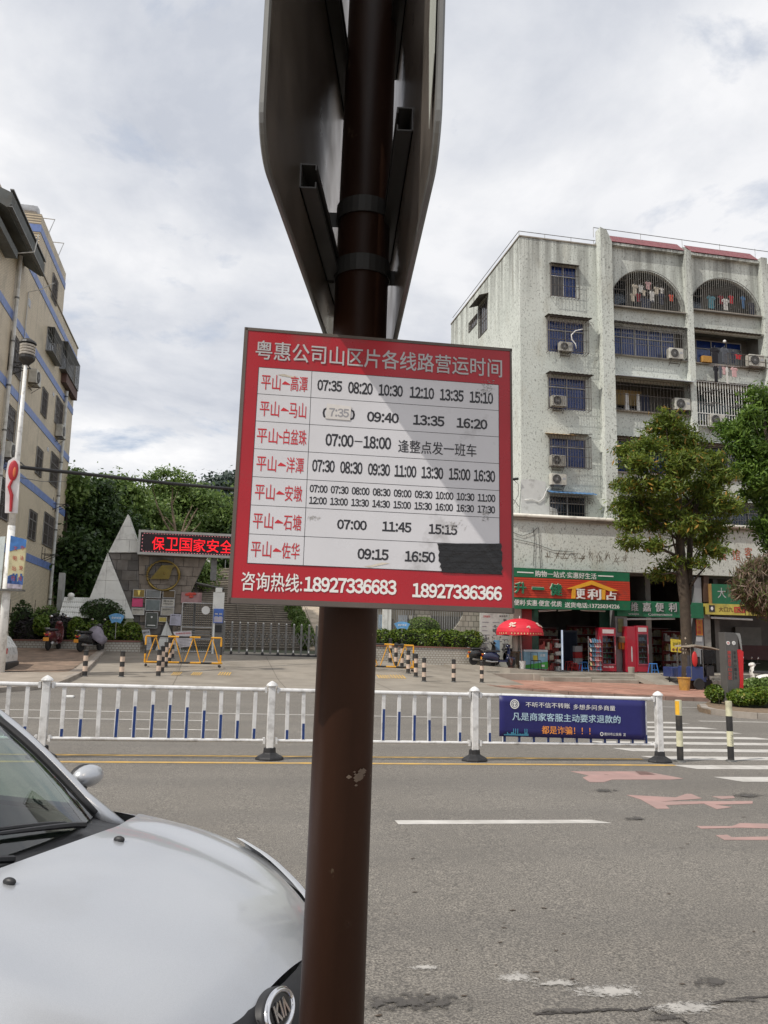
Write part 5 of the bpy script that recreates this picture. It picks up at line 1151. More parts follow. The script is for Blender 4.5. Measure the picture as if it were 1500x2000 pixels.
# plaques
pk = mk('plaque_pink', (.55, .05, .16), .4); pw = mk('plaque_white', (.45, .43, .38), .5, dirt=.2); pb = mk('plaque_bronze', (.10, .07, .035), .4, .5); ps = mk('plaque_steel', (.16, .17, .17), .35, .5, dirt=.3, scale=6); py2 = mk('plaque_yellow', (.50, .40, .10), .5)
PQ = [(260, 1151, 283, 1167, gold, 'gold plaque on the stone panel, upper left of the nine', ''), (285, 1152, 314, 1168, ps, 'grey metal plaque below the gold ring', '学习强国'), (318, 1153, 342, 1168, pb, 'dark bronze plaque right of the grey plaque', ''), (258, 1169, 279, 1185, pk, 'pink plaque on the stone panel', ''),
      (284, 1171, 313, 1193, mk('plaque_glass', (.10, .12, .12), .15, .4), 'glossy framed glass plaque in the middle of the stone panel', ''), (316, 1170, 341, 1185, pw, 'white plaque with black lettering, upper right', '惠东县\n中等职业学校'), (257, 1187, 282, 1201, pw, 'white plaque with arched lettering under the pink plaque', '惠东职业技术学校'), (314, 1186, 340, 1202, mk('plaque_white2', (.38, .36, .31), .5, dirt=.3), 'off white plaque below the upper right white plaque', '培训中心'),
      (284, 1196, 308, 1227, mk('plaque_dark', (.06, .07, .06), .4, dirt=.3), 'dark green plaque with white marks near the bottom', ''), (310, 1205, 326, 1215, py2, 'small yellow paper notice on the stone panel', '')]
for (x0, y0, x1, y1, m_, lab, s) in PQ:
    Y_ = YP - .05; X0, X1, Z0, Z1 = rectY(x0, y0, x1, y1, Y_)
    t = thing('wall_plaque', lab, 'plaque', ((X0 + X1) / 2, Y_, Z0), 0, 'plaques on the stone monument'); MB().box(X0, X1, Y_ - .03, Y_, Z0, Z1).build('plate', m_, t, bevel=.006)
    fr = MB()
    for (a, b, c_, d_) in ((X0, X1, Z0, Z0 + .02), (X0, X1, Z1 - .02, Z1), (X0, X0 + .02, Z0 + .02, Z1 - .02), (X1 - .02, X1, Z0 + .02, Z1 - .02)): fr.box(a, b, Y_ - .038, Y_ - .031, c_, d_)
    fr.build('border', steel if m_ is not pk else m_, t)
    for i, ln in enumerate(s.split('\n') if s and lab[:4] != 'grey' else []):
        text(ln, 'lettering', ink, t, (X0 + .08, Y_ - .032, Z0 + (Z1 - Z0) * (.62 - .35 * i)), (1, 0, 0), (0, 0, 1), (X1 - X0) - .16, (Z1 - Z0) * .2, .01, lift=.004)
    if 'dark green' in lab: MB().ell(((X0 + X1) / 2, Y_ - .035, Z0 + (Z1 - Z0) * .7), (.04, .01, .05), 8, 6).build('mark', txt_white, t); MB().box(X0 + .1, X1 - .1, Y_ - .036, Y_ - .031, Z0 + .12, Z0 + .16).build('mark', txt_white, t)
    if 'gold plaque' in lab: MB().prism([((X0 + X1) / 2 - .07, Y_ - .034, Z1 - .05), ((X0 + X1) / 2 + .07, Y_ - .034, Z1 - .05), ((X0 + X1) / 2 + .02, Y_ - .034, Z0 + .1), ((X0 + X1) / 2 - .02, Y_ - .034, Z0 + .1)], (0, -.006, 0)).build('mark', mk('gold_bright', (.7, .55, .15), .3, .6), t)
# LED display
X0, X1, Z0, Z1 = rectY(273, 1041, 470, 1084, 40.6); X1 = 9.2; z_off = -.02
led = thing('led_display', 'long black electronic display with red running characters above the gate', 'electronic sign', (X0, 40.6, Z0))
X0_, _, Z0_, Z1_ = rectY(273, 1039, 290, 1079, 40.6)
slp = -.006
P = lambda x, z, d=0: (x, 40.6 - d, z + (x - X0) * slp)
MB().prism([P(X0, Z0_), P(X1, Z0_), P(X1, Z1_), P(X0, Z1_)], (0, .35, 0)).build('cabinet', mk('led_case', (.02, .012, .016), .6), led)
fr = MB()
for (a, b, c_, d_) in ((X0 - .08, X1 + .08, Z1_ - .02, Z1_ + .1), (X0 - .08, X1 + .08, Z0_ - .1, Z0_ + .02), (X0 - .08, X0 + .02, Z0_ + .02, Z1_ - .02), (X1 - .02, X1 + .08, Z0_ + .02, Z1_ - .02)): fr.prism([P(a, c_, .06), P(b, c_, .06), P(b, d_, .06), P(a, d_, .06)], (0, .45, 0))
fr.build('frame', mk('led_frame', (.42, .42, .40), .5, .2), led)
ledred = mk('led_red', (1.0, .008, .02), .5, emit=.85, var=.02); ledpink = mk('led_pink', (1.0, .35, .38), .5, emit=.7, var=.02)
mb = MB(); H_ = Z1_ - Z0_
for k in range(80): x = X0 + .16 + k * .135; [mb.prism([P(x, z, .004), P(x + .05, z, .004), P(x + .05, z + .022, .004), P(x, z + .022, .004)], (0, -.004, 0)) for z in (Z0_ + .05, Z1_ - .07) if x < X1 - .1]
for k in range(5): [mb.prism([P(x, Z0_ + .12 + k * .17, .004), P(x + .022, Z0_ + .12 + k * .17, .004), P(x + .022, Z0_ + .17 + k * .17, .004), P(x, Z0_ + .17 + k * .17, .004)], (0, -.004, 0)) for x in (X0 + .1,)]
mb.build('border_lights', ledpink, led)
# characters sampled into rows of dots
def led_text(s, x, z, w_, h_):
    for i, ch in enumerate(s):
        mb = MB(); text(ch, 'lettering', ledred, led, P(x + i * w_ * 1.03, z, .003), (1, 0, slp), (0, 0, 1), w_ * .93, h_, .008, lift=.004, into=mb)
        mb.build('lettering', ledred, led)
        sc_ = MB()
        for k in range(1, 11): zz_ = z + h_ * k / 11; sc_.prism([P(x + i * w_ * 1.03, zz_, .008), P(x + (i + 1) * w_ * 1.03, zz_, .008), P(x + (i + 1) * w_ * 1.03, zz_ + .012, .008), P(x + i * w_ * 1.03, zz_ + .012, .008)], (0, -.003, 0))
        sc_.build('row_gap', MATS['led_case'], led)
px = atY(297, 1060, 40.6).x; led_text('保卫国家安全人人有责', px, Z0_ + .15, .635, .64)
tag(MB().box(8.6, 9.0, 40.75, 41.1, .3, Z1_ - .1).build('display_post', marble), 'marble post carrying the far end of the electronic display', 'post')
tag(MB().box(-.2, .1, 40.99, 41.2, 4.4, 5.7).build('display_bracket', steel_dull), 'steel bracket behind the electronic display', 'bracket')
# wicket gate pillars
t = thing('gate_pillar', 'white gate pillar with a blue poster beside the folding gate', 'pillar', (.3, 40.2, .8))
for (x0, y0, x1, y1, m_, nm, d_) in ((421, 1148, 434, 1157, marble, 'capital', .1), (416, 1157, 438, 1190, marble, 'shaft', .05), (415, 1190, 419, 1278, marble, 'leg', .05), (419, 1190, 438, 1277, steel_dull, 'panel', 0)):
    X0, X1, Z0, Z1 = rectY(x0, y0, x1, y1, 40.0); MB().box(X0, X1, 40.0 - d_ * .5, 40.35 + d_, Z0 - (.1 if y1 > 1270 else 0), Z1).build(nm, m_, t, bevel=.01)
X0, X1, Z0, Z1 = rectY(417, 1189, 436, 1217, 39.95); mb = MB().box(X0, X1, 39.92, 39.96, Z0, Z1).build('poster', mk('poster_blue', (.06, .14, .45), .5, var=.4, scale=2), t)
MB().box(X0 + .03, X1 - .03, 39.912, 39.919, Z0 + .04, Z0 + (Z1 - Z0) * .42).build('poster_print', mk('poster_pale', (.45, .42, .55), .5), mb)
for k in range(3): MB().box(X0 + .06, X0 + .2, 39.905, 39.911, Z0 + .1 + k * .15, Z0 + .17 + k * .15).build('poster_print', txt_grey, mb); MB().box(X0 + .26, X0 + .4, 39.905, 39.911, Z0 + .1 + k * .15, Z0 + .17 + k * .15).build('poster_print', txt_grey, mb)
X0, X1, Z0, Z1 = rectY(420, 1221, 433, 1235, 39.98); MB().box(X0, X1, 39.95, 39.985, Z0, Z1).build('card_reader', black_plastic, t)
# pedestrian gate
t = thing('wicket_gate', 'grey barred steel pedestrian gate with a round blue number plate', 'gate', (-.8, 40.3, .8)); X0, X1, Z0, Z1 = rectY(354, 1178, 415, 1277, 40.3)
mb = MB()
for x in (X0, X1): mb.cyl((x, 40.3, Z0), (x, 40.3, Z1), .035, n=8)
mb.build('frame', steel, t)
for f in (.0, .26, .50, 1.0): MB().cyl((X0, 40.3, lerp(Z0 + .1, Z1, f)), (X1, 40.3, lerp(Z0 + .1, Z1, f)), .025, n=8).build('rail', steel, t)
for f in (.33, .38, .43): MB().cyl((X0 + .1, 40.3, lerp(Z0, Z1, f)), (X1 - .1, 40.3, lerp(Z0, Z1, f)), .018, n=6).build('rail', steel, t)
for k in range(1, 14):
    x = lerp(X0, X1, k / 14)
    for fa, fb in ((0, .26), (.5, 1)): MB().cyl((x, 40.31, lerp(Z0 + .1, Z1, fa)), (x, 40.31, lerp(Z0 + .1, Z1, fb)), .014, n=6, cap=False).build('bar', steel_dull, t)
c = atY(402, 1192, 40.24); M_ = Matrix.Translation(c) @ Matrix.Rotation(math.pi / 2, 4, 'X'); MB(M_).lathe([(0, 0), (.2, 0), (.2, .02), (0, .02)], n=20).build('number_disc', mk('disc_blue', (.02, .06, .16), .4), t)
MB(M_).lathe([(.17, .022), (.2, .022), (.2, .03), (.17, .03)], n=20).build('number_ring', txt_white, t)
text('20', 'lettering', txt_white, t, (c.x - .12, c.y - .03, c.z - .08), (1, 0, 0), (0, 0, 1), .24, .16, .02)
X0, X1, Z0, Z1 = rectY(354, 1157, 394, 1178, 40.9); tag(MB().box(X0, X1, 40.9, 41.0, Z0, Z1 + .0).build('wall_poster', mk('poster_pink', (.38, .22, .22), .6, var=.3, scale=3)), 'faded pink poster with red figure behind the wicket gate', 'poster')
X0, X1, Z0, Z1 = rectY(366, 1158, 382, 1168, 40.88); mb = MB(); q = random.Random(6)
for k in range(6): mb.ell((q.uniform(X0, X1), 40.87, q.uniform(Z0, Z1)), (.12, .015, .07), 8, 5)
tag(mb.build('poster_figure', mk('poster_red', (.5, .05, .03), .5)), 'red brush figure printed on the faded pink poster', 'print')
t = thing('gate_canopy', 'sloping grey canopy roof behind the wicket gate', 'canopy', (-.3, 41.5, 3)); a, b = atY(372, 1134, 41.3), atY(438, 1148, 41.3)
MB().prism([(a.x, 41.3, a.z), (b.x, 41.3, b.z), (b.x, 41.3, b.z - .06), (a.x, 41.3, a.z - .06)], (0, 1.6, 0)).build('roof', steel_dull, t)
MB().box(a.x + .2, a.x + .32, 42.4, 42.5, .8, a.z - .1).build('post', steel_dull, t); MB().box(b.x - .4, b.x - .3, 42.4, 42.5, .8, b.z).build('post', steel_dull, t)
# leaning notice boards
for (pl, lab, m_) in (([(338, 1234), (374, 1232), (374.5, 1262), (350, 1265)], 'white printed notice board leaning behind the orange barrier', mk('notice_white', (.58, .55, .57), .5, dirt=.1)), ([(277, 1231), (292, 1229), (298, 1268), (286, 1270)], 'narrow grey notice leaning against the stone panel', mk('notice_grey', (.38, .40, .42), .5, dirt=.2, scale=8)), ([(333, 1199), (354, 1200), (353, 1222), (331, 1221)], 'pale printed sheet taped right of the stone panel', mk('notice_lilac', (.40, .40, .48), .5, dirt=.1))):
    Y_ = 39.2 if 'taped' not in lab else 40.2; W = [atY(x, y, Y_) for x, y in pl]; t = thing('notice_board', lab, 'notice board', tuple(W[3]), 0); MB().prism(W, (0, .04, 0)).build('board', m_, t)
    if 'leaning' in lab: MB().tube([W[0].lerp(W[1], .5) + Vector((0, .05, 0)), W[3].lerp(W[2], .5) + Vector((0, .5, -.15))], .02, 5).build('prop', steel_dull, t)
    ex_ = (W[1] - W[0]).normalized(); ey_ = (W[0] - W[3]).normalized(); w_ = (W[1] - W[0]).length; h_ = (W[0] - W[3]).length
    text('疫情防控须知' if 'white' in lab else '通知公告' , 'lettering', print_red if 'white' in lab else ink, t, W[3] + ex_ * w_ * .1 + ey_ * h_ * .82, ex_, ey_, w_ * .8, h_ * .1, .01, lift=.01)
    mb = MB(); q = random.Random(len(lab))
    for k in range(7): o = W[3] + ex_ * w_ * .12 + ey_ * h_ * (.12 + k * .09) + Vector((0, -.008, 0)); l_ = w_ * q.uniform(.4, .75); mb.quad(o, o + ex_ * l_, o + ex_ * l_ + ey_ * .018, o + ey_ * .018)
    mb.build('print_lines', mk('print_grey', (.25, .25, .28), .5), t)
# folding gate
t = thing('folding_gate', 'long grey retractable folding gate across the forecourt', 'gate', (.7, 40, .8)); n = 21; xa = atY(437, 1250, 40).x; dx = atY(452.4, 1250, 40).x - xa
gz = lambda x: plaza(x, 40)
for k in range(n):
    x = xa + k * dx; z = gz(x); pf_ = MB().box(x - .05, x + .05, 39.97, 40.05, z + .08, z + 1.5).build('gate_post', steel_dull, t)
    MB().ell((x, 40.01, z + 1.53), (.045, .045, .04), 8, 5).build('post_cap', white_bar, pf_)
    if k % 2: MB().cyl((x, 39.9, z + .07), (x, 40.12, z + .07), .07, n=10).build('wheel', black_plastic, pf_); MB().box(x - .03, x + .03, 39.95, 39.968, z + .18, z + .28).build('reflector', txt_white, pf_)
    if k < n - 1:
        for (h0, h1, h2) in ((.35, .82, 1.05),):
            for (a, b, yy) in ((h0 - .05, h0 + .62, 39.99), (h0 + .62, h0 - .05, 40.03)):
                MB().cyl((x, yy, z + a + .1), (x + dx, yy, gz(x + dx) + b + .1), .027, n=5, cap=False).build('lattice_bar', steel_dull if k < 15 else steel, t)
        MB().cyl((x, 39.99, z + .78), (x + dx / 2, 39.99, z + 1.12), .024, n=5, cap=False).build('lattice_bar', steel_dull, t); MB().cyl((x + dx / 2, 39.99, z + 1.12), (x + dx, 39.99, z + .78), .024, n=5, cap=False).build('lattice_bar', steel_dull, t)
MB().box(xa, xa + dx * n, 39.94, 40.1, .70, .835).build('rail', black_plastic, t)
# hill ground behind the gate
HB = {}
def hill(x, y):
    base = .83 + TILT * x * .3
    if y < 47: return plaza(x, min(y, 42)) if y < 42.6 else lerp(plaza(x, 42), .88, (y - 42) / 4)
    s = .88 + min(60, max(0, y - 60)) * .13 + max(0, min(20, -2 - x)) * max(0, min(1, (y - 50) / 10)) * .12
    return s + 22 * smooth((y - 105) / 60) * math.exp(-(x / 40) ** 2)
g = MB(); g.grid([[(x, y, hill(x, y) - .02) for x in list(np.linspace(-120, 140, 40))] for y in list(np.linspace(42.4, 260, 50))]); struct(g, 'hillside', mk('hill_soil', (.05, .06, .03), .95, var=.3, scale=.5))
# stairs
stt = thing('stone_stairs', 'wide grey stone stairs climbing the hill behind the gate', 'stairs', (2, 50, .9)); del stt['category']; stt['kind'] = 'structure'
step_m = [mk('stair_stone', (.15, .13, .11), .85, var=.2, scale=2, dirt=.4), mk('stair_stone_b', (.13, .115, .10), .85, var=.2, scale=2, dirt=.5)]
def flight(y0, z0, n, rise_, run, x0f, x1f):
    for k in range(n):
        y, z = y0 + k * run, z0 + k * rise_; xa, xb = x0f(y), x1f(y)
        MB().box(xa, xb, y, y + run * 1.6, z - .3, z + rise_ * .75).build('step', step_m[k % 2], stt); MB().box(xa - .0, xb, y - .03, y + run + .02, z + rise_ * .75, z + rise_).build('tread', mk('tread_pale', (.46, .41, .35), .8, var=.15, scale=3, dirt=.3), stt)
flight(50, .92, 20, .15, .33, lambda y: -2.5, lambda y: atY(585, 1255, 50).x + (y - 50) * -.02)
flight(58.5, 3.92, 20, .15, .34, lambda y: -3.5, lambda y: 5.0)
MB().box(-3.5, 5.4, 56.6, 58.6, 3.4, 3.92).build('landing', step_m[0], stt)
struct(MB().box(-3.5, 6, 65.2, 70, 6.0, 6.9), 'terrace', concrete)
for k in range(6):
    x = .6 + k * 1.15; zl = lambda y: .92 + (y - 50) / .33 * .15
    MB().tube([(x + .2, 50, 1.1), (x - .2, 56.5, 4.1)], .02, 4).build('stair_seam', mk('joint_dark', (.14, .12, .10), .9), stt)
struct(MB().prism([(5.9, 49.4, .4), (5.9, 60, .4), (5.9, 60, 5.1), (5.9, 49.4, .95)], (2.2, 0, 0)), 'retaining_slope', mk('retaining', (.42, .35, .27), .85, var=.12, dirt=.3))
for k in range(6):
    y = 50.3 + k * 1.25; x = atY(lerp(603, 563, k / 5), 1230, y).x; z = lerp(1.45, 4.0, k / 5); t = thing('topiary_bush', ['clipped round bush lowest beside the stairs', 'second clipped bush up beside the stairs', 'third clipped bush up beside the stairs', 'fourth clipped bush up beside the stairs', 'fifth clipped bush up beside the stairs', 'highest clipped bush beside the stairs'][k], 'bush', (x, y, z - .6), 0, 'clipped bushes beside the stairs')
    MB().cyl((x, y, z - .9), (x, y, z - .2), .06, n=6).build('stem', wood_bark, t); leaves('crown', leaf_green, t, [(x, y, z, .62, .62, .55)], 1500, .13, .6, .2, .8, seed=k)
# white pillar and pale roof up the hill
X0, X1, Z0, Z1 = rectY(396, 1085, 410, 1118, 62); tag(MB().box(X0, X1, 62, 62.5, Z0 - 2, Z1).build('hill_pillar', marble, bevel=.02), 'white pillar standing left of the upper stairs', 'pillar')
a, b = atY(400, 1118, 67), atY(470, 1122, 67); t = thing('pale_shelter', 'low pale blue roofed shelter at the top of the stairs', 'shelter', (a.x, 67, 6.8)); MB().box(a.x, b.x + 3, 67, 69, a.z - .2, a.z + .1).build('roof', mk('pale_blue_roof', (.45, .55, .65), .5), t)
for x in (a.x + .8, a.x + 1.6, b.x): MB().cyl((x, 67.2, a.z), (x, 67.2, a.z + 1.1), .03, n=5).build('rail_post', steel, t)

# ------------------------------------------------------------------ planters
def planter(x0, x1, Y, ztop, zb, label, dep=1.6):
    t = thing('planter', label, 'planter', ((x0 + x1) / 2, Y, zb(x0))); n = max(2, int((x1 - x0) / 1.5))
    MB().prism([(x0, Y, zb(x0) - .3), (x1, Y, zb(x1) - .3), (x1, Y, ztop(x1)), (x0, Y, ztop(x0))], (0, dep, 0)).build('tiled_wall', white_small_tile, t)
    for i in range(n):
        a, b = lerp(x0, x1, i / n), lerp(x0, x1, (i + 1) / n) - .012; MB().prism([(a, Y - .05, ztop(a)), (b, Y - .05, ztop(b)), (b, Y - .05, ztop(b) + .07), (a, Y - .05, ztop(a) + .07)], (0, .22, 0)).build('coping', mk('coping_red', (.20, .09, .07), .7, dirt=.4), t)
    MB().prism([(x0 + .05, Y + .18, ztop(x0) + .03), (x1 - .05, Y + .18, ztop(x1) + .03), (x1 - .05, Y + dep, ztop(x1) + .03), (x0 + .05, Y + dep, ztop(x0) + .03)], (0, 0, .02)).build('soil', soil, t)
    return t
zl0 = atY(50, 1252, 39.5).z; zl1 = atY(272, 1254, 39.5).z
planter(-9.2, -3.2, 39.5, lambda x: lerp(zl0, zl1, (x + 9.2) / 6), lambda x: plaza(x, 39.5), 'low white tiled planter with red coping behind the two scooters')
zr0, zr1 = atY(740, 1262, 39.3).z, atY(925, 1268, 39.3).z; xr0, xr1 = 7.9, atY(931, 1280, 39.3).x
planter(xr0, xr1, 39.3, lambda x: lerp(zr0, zr1, (x - xr0) / (xr1 - xr0)), lambda x: plaza(x, 39.3) - .1, 'long white tiled planter with red coping under the clipped hedge')
def hedge(name, label, x0, y0, x1, y1, Y, mat, n, size, dep=1.0, seed=1, cat='hedge', grp=None, lump=.09, core=True):
    X0, X1, Z0, Z1 = rectY(x0, y0, x1, y1, Y)
    t = thing(name, label, cat, ((X0 + X1) / 2, Y + dep / 2, Z0), 0, grp); q = random.Random(seed); k = max(1, int((X1 - X0) / .8)); bl = []
    for i in range(k):
        for j in range(2): bl.append((lerp(X0, X1, (i + .5) / k) + q.uniform(-.1, .1), Y + dep * (.3 + .4 * j), (Z0 + Z1) / 2 + q.uniform(-lump, lump), (X1 - X0) / k * .72, dep * .42, (Z1 - Z0) / 2 * q.uniform(.94, 1.08)))
    leaves('foliage', mat, t, bl, n, size, .55, .2, .72, seed=seed)
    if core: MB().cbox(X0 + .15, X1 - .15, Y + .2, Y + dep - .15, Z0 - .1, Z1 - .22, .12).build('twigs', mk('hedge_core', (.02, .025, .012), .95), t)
    return t
hedge('clipped_hedge', 'long bright green clipped hedge in the planter right of the brown pole', 738, 1229, 942, 1268, 39.45, leaf_fresh, 9000, .13, 1.3, 3, lump=.03)
def bush(name, label, x0, y0, x1, y1, Y, mat, n, size, seed=1, cat='bush', shell=.85, dep=None, grp=None):
    X0, X1, Z0, Z1 = rectY(x0, y0, x1, y1, Y); rx = (X1 - X0) / 2; rz = (Z1 - Z0); c = ((X0 + X1) / 2, Y + rx, Z0)
    t = thing(name, label, cat, c, 0, grp); leaves('foliage', mat, t, [(c[0], c[1], Z0 + rz * .35, rx, dep or rx, rz * .65)], n, size, .55, .2, shell, seed=seed)
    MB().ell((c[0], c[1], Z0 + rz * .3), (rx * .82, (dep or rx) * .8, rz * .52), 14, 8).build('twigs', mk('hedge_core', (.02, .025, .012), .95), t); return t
bush('round_bush', 'large round clipped dark bush in front of the white triangle', 144, 1165, 243, 1222, 39.9, leaf_dark, 6000, .10, 4, dep=.7)
bush('round_bush', 'smaller round clipped bush behind the long hedge', 800, 1203, 869, 1240, 40.3, leaf_green, 4000, .08, 5)
G1 = 'loose shrubs in the left planter'
for i, (x0, y0, x1, y1, m_, lab) in enumerate(((12, 1170, 62, 1250, leaf_dark, 'dark leafy shrub at the left end of the planter'), (50, 1180, 118, 1235, leaf_green, 'green spreading shrub left of the first scooter mirror'), (20, 1205, 80, 1252, leaf_purple, 'dark purple shrub low in the left planter'), (78, 1196, 140, 1252, leaf_purple, 'purple black shrub behind the first scooter'),
        (62, 1200, 95, 1232, leaf_fresh, 'small light green shrub among the purple ones'), (128, 1203, 165, 1250, leaf_fresh, 'light green shrub between the two scooters'), (160, 1212, 200, 1250, leaf_fresh, 'yellow green shrub above the covered scooter'), (192, 1210, 240, 1254, leaf_fresh, 'bright shrub right of the covered scooter'), (232, 1214, 278, 1254, leaf_fresh, 'bright shrub at the right end of the left planter'))):
    bush('shrub', lab, x0, y0, x1, y1, 39.55 if i not in (0, 1) else 40.2, m_, 1700, .15, 20 + i, 'shrub', .5, .6, G1)
for (x0, y0, x1, y1, lab) in ((212, 1198, 243, 1214, 'blue fan shaped sign in the left planter'), (770, 1214, 801, 1226, 'blue fan shaped sign in the right planter')):
    X0, X1, Z0, Z1 = rectY(x0, y0, x1, y1, 39.5); c = Vector(((X0 + X1) / 2, 39.5, Z0 - .5)); r1, r2 = Z1 - c.z, Z0 - c.z - .02; t = thing('fan_sign', lab, 'sign', tuple(c), 0, 'fan shaped signs in the planters'); th = [math.pi * (.5 + .17 * (1 - 2 * k / 10)) for k in range(11)]
    kx = (X1 - X0) / 2 / (r1 * math.cos(th[-1])); P = [c + Vector((r1 * kx * math.cos(a), 0, r1 * math.sin(a))) for a in th] + [c + Vector((r2 * kx * math.cos(a), 0, r2 * math.sin(a))) for a in th[::-1]]
    MB().prism(P, (0, .03, 0)).build('panel', mk('fan_blue', (.12, .33, .60), .5, var=.3, scale=5), t); text('爱护花草', 'lettering', txt_white, t, (c.x - .22, 39.495, c.z + (r1 + r2) / 2 - .06), (1, 0, 0), (0, 0, 1), .44, .1, .01); MB().cyl(c + Vector((0, .02, -.3)), c + Vector((0, .02, r2)), .015, n=6).build('stake', steel, t)
# iron fence before the beige block
t = thing('iron_fence', 'rusty iron fence with vase shaped balusters below the beige block', 'fence', (-8.8, 40.9, 1.2)); Xa, Xb = atY(20, 1180, 40.9).x, atY(112, 1180, 40.9).x
for z in (1.35, 2.55): MB().cyl((Xa, 40.9, z), (Xb, 40.9, z), .025, n=5).build('rail', rust_bar, t)
for k in range(20): x = lerp(Xa, Xb, k / 19); MB().cyl((x, 40.9, 1.1), (x, 40.9, 2.85 if k % 5 else 3.2), .014, n=4, cap=False).build('bar', rust_bar, t)
for k in (4, 11): x = lerp(Xa, Xb, k / 19); MB().lathe([(.12, 0), (.14, .2), (.06, .45), (.05, .6), (.13, .85), (.10, 1.0)], (x, 40.9, 1.3), 10).build('baluster', stone_b, t)
tag(MB().box(atY(113, 1150, 41.9).x, atY(123, 1150, 41.9).x, 41.9, 42.4, .5, 4.6).build('wall_pier', mk('pier_grey', (.35, .36, .35), .7, dirt=.4, streak=.4)), 'pale weathered pier at the far corner of the beige block', 'pier')

# tiled fence wall with curved openings and bars right of the pole
YW = 41.4; t = thing('fence_wall', 'tiled boundary wall with curved openings and steel bars behind the hedge', 'wall', (10, YW, .5))
def pp(x, y): p = atY(x, y, YW); return (p.x, p.z)
def flare(xs_top, xs_bot, yt, yb, sides):
    L_ = []; 
    for k in range(9):
        f = k / 8; e = f ** 2.6
        L_.append((lerp(xs_top[0], xs_bot[0], e) if sides[0] else xs_top[0], lerp(yt, yb, f)))
    R_ = [(lerp(xs_top[1], xs_bot[1], (k / 8) ** 2.6) if sides[1] else xs_top[1], lerp(yt, yb, k / 8)) for k in range(9)]
    poly = L_ + R_[::-1]; P = [pp(*q_) for q_ in poly]; MB().prism([(u, YW, v) for u, v in P], (0, .3, 0)).build('pier', grey_tile_wall, t)
flare((812, 837), (796, 856), 1170, 1232, (1, 1)); flare((908, 937), (880, 937), 1170, 1236, (1, 0)); flare((700, 716), (690, 745), 1170, 1232, (1, 1))
a, b = pp(700, 1240), pp(937, 1246); MB().box(a[0], b[0], YW + .003, YW + .297, .3, a[1]).build('base', grey_tile_wall, t)
xx = pp(716, 1200)[0]
while xx < pp(910, 1200)[0]: MB().cyl((xx, YW + .15, a[1] - .05), (xx, YW + .15, 3.3), .016, n=5, cap=False).build('bar', steel, t); xx += .125
MB().box(pp(700, 1)[0] + 0, pp(937, 1200)[0], YW + .01, YW + .29, 3.3, 3.6).build('top_beam', grey_tile_wall, t)
t = thing('guard_house', 'dim low building behind the barred fence wall', 'building', (10, 44, .5)); MB().box(7.5, 15.5, 44, 47, 0, 3.9).build('wall', mk('guard_wall', (.20, .18, .15), .8, var=.3, scale=1.5, dirt=.5), t)
for (x0, x1, m_, nm) in ((740, 762, mk('poster_cyan', (.35, .45, .55), .5, var=.3, scale=3), 'poster'), (778, 795, mk('door_pale', (.35, .38, .42), .5), 'door'), (800, 806, ac_white, 'downpipe'), (840, 900, dark_room, 'opening')):
    a, b = atY(x0, 1205, 43.9).x, atY(x1, 1205, 43.9).x; MB().box(a, b, 43.88, 43.99, .6, 3.0).build(nm, m_, t)
# white notice wall behind the motorbikes
t = thing('notice_wall', 'large white notice hoarding with printed pictures behind the parked motorbikes', 'hoarding', (13.6, 40.6, .4)); X0, X1, Z0, Z1 = rectY(938, 1190, 1003, 1303, 40.6)
MB().box(X0, X1, 40.6, 40.72, .2, Z1 + .3).build('panel', mk('hoarding_white', (.52, .53, .50), .5, dirt=.2), t); q = random.Random(12)
text('文明城市', 'lettering', print_red, t, (X0 + .15, 40.597, Z1 - .45), (1, 0, 0), (0, 0, 1), .4, .12, .01); text('安全生产', 'lettering', ink, t, (X0 + 1.05, 40.597, Z1 - .4), (1, 0, 0), (0, 0, 1), .45, .1, .01)
mb = MB()
for cx_ in (0, .58, 1.1):
    for k in range(9):
        z = Z1 - .7 - k * .22
        if q.random() < .75: mb.box(X0 + .1 + cx_, X0 + .1 + cx_ + q.uniform(.2, .45), 40.592, 40.599, z, z + .03)
mb.build('print_lines', mk('print_grey', (.25, .25, .28), .5), t)
for (fx, fz) in ((.3, 1.5), (.8, 1.95), (1.3, .95), (1.35, 2.3)):
    mb = MB(); [mb.ell((X0 + fx + q.uniform(-.07, .07), 40.597, Z0 + fz + q.uniform(-.16, .16)), (q.uniform(.03, .07), .004, q.uniform(.05, .1)), 8, 5) for _ in range(8)]; mb.build('print_figure', mk('print_dark', (.12, .12, .12), .5), t)

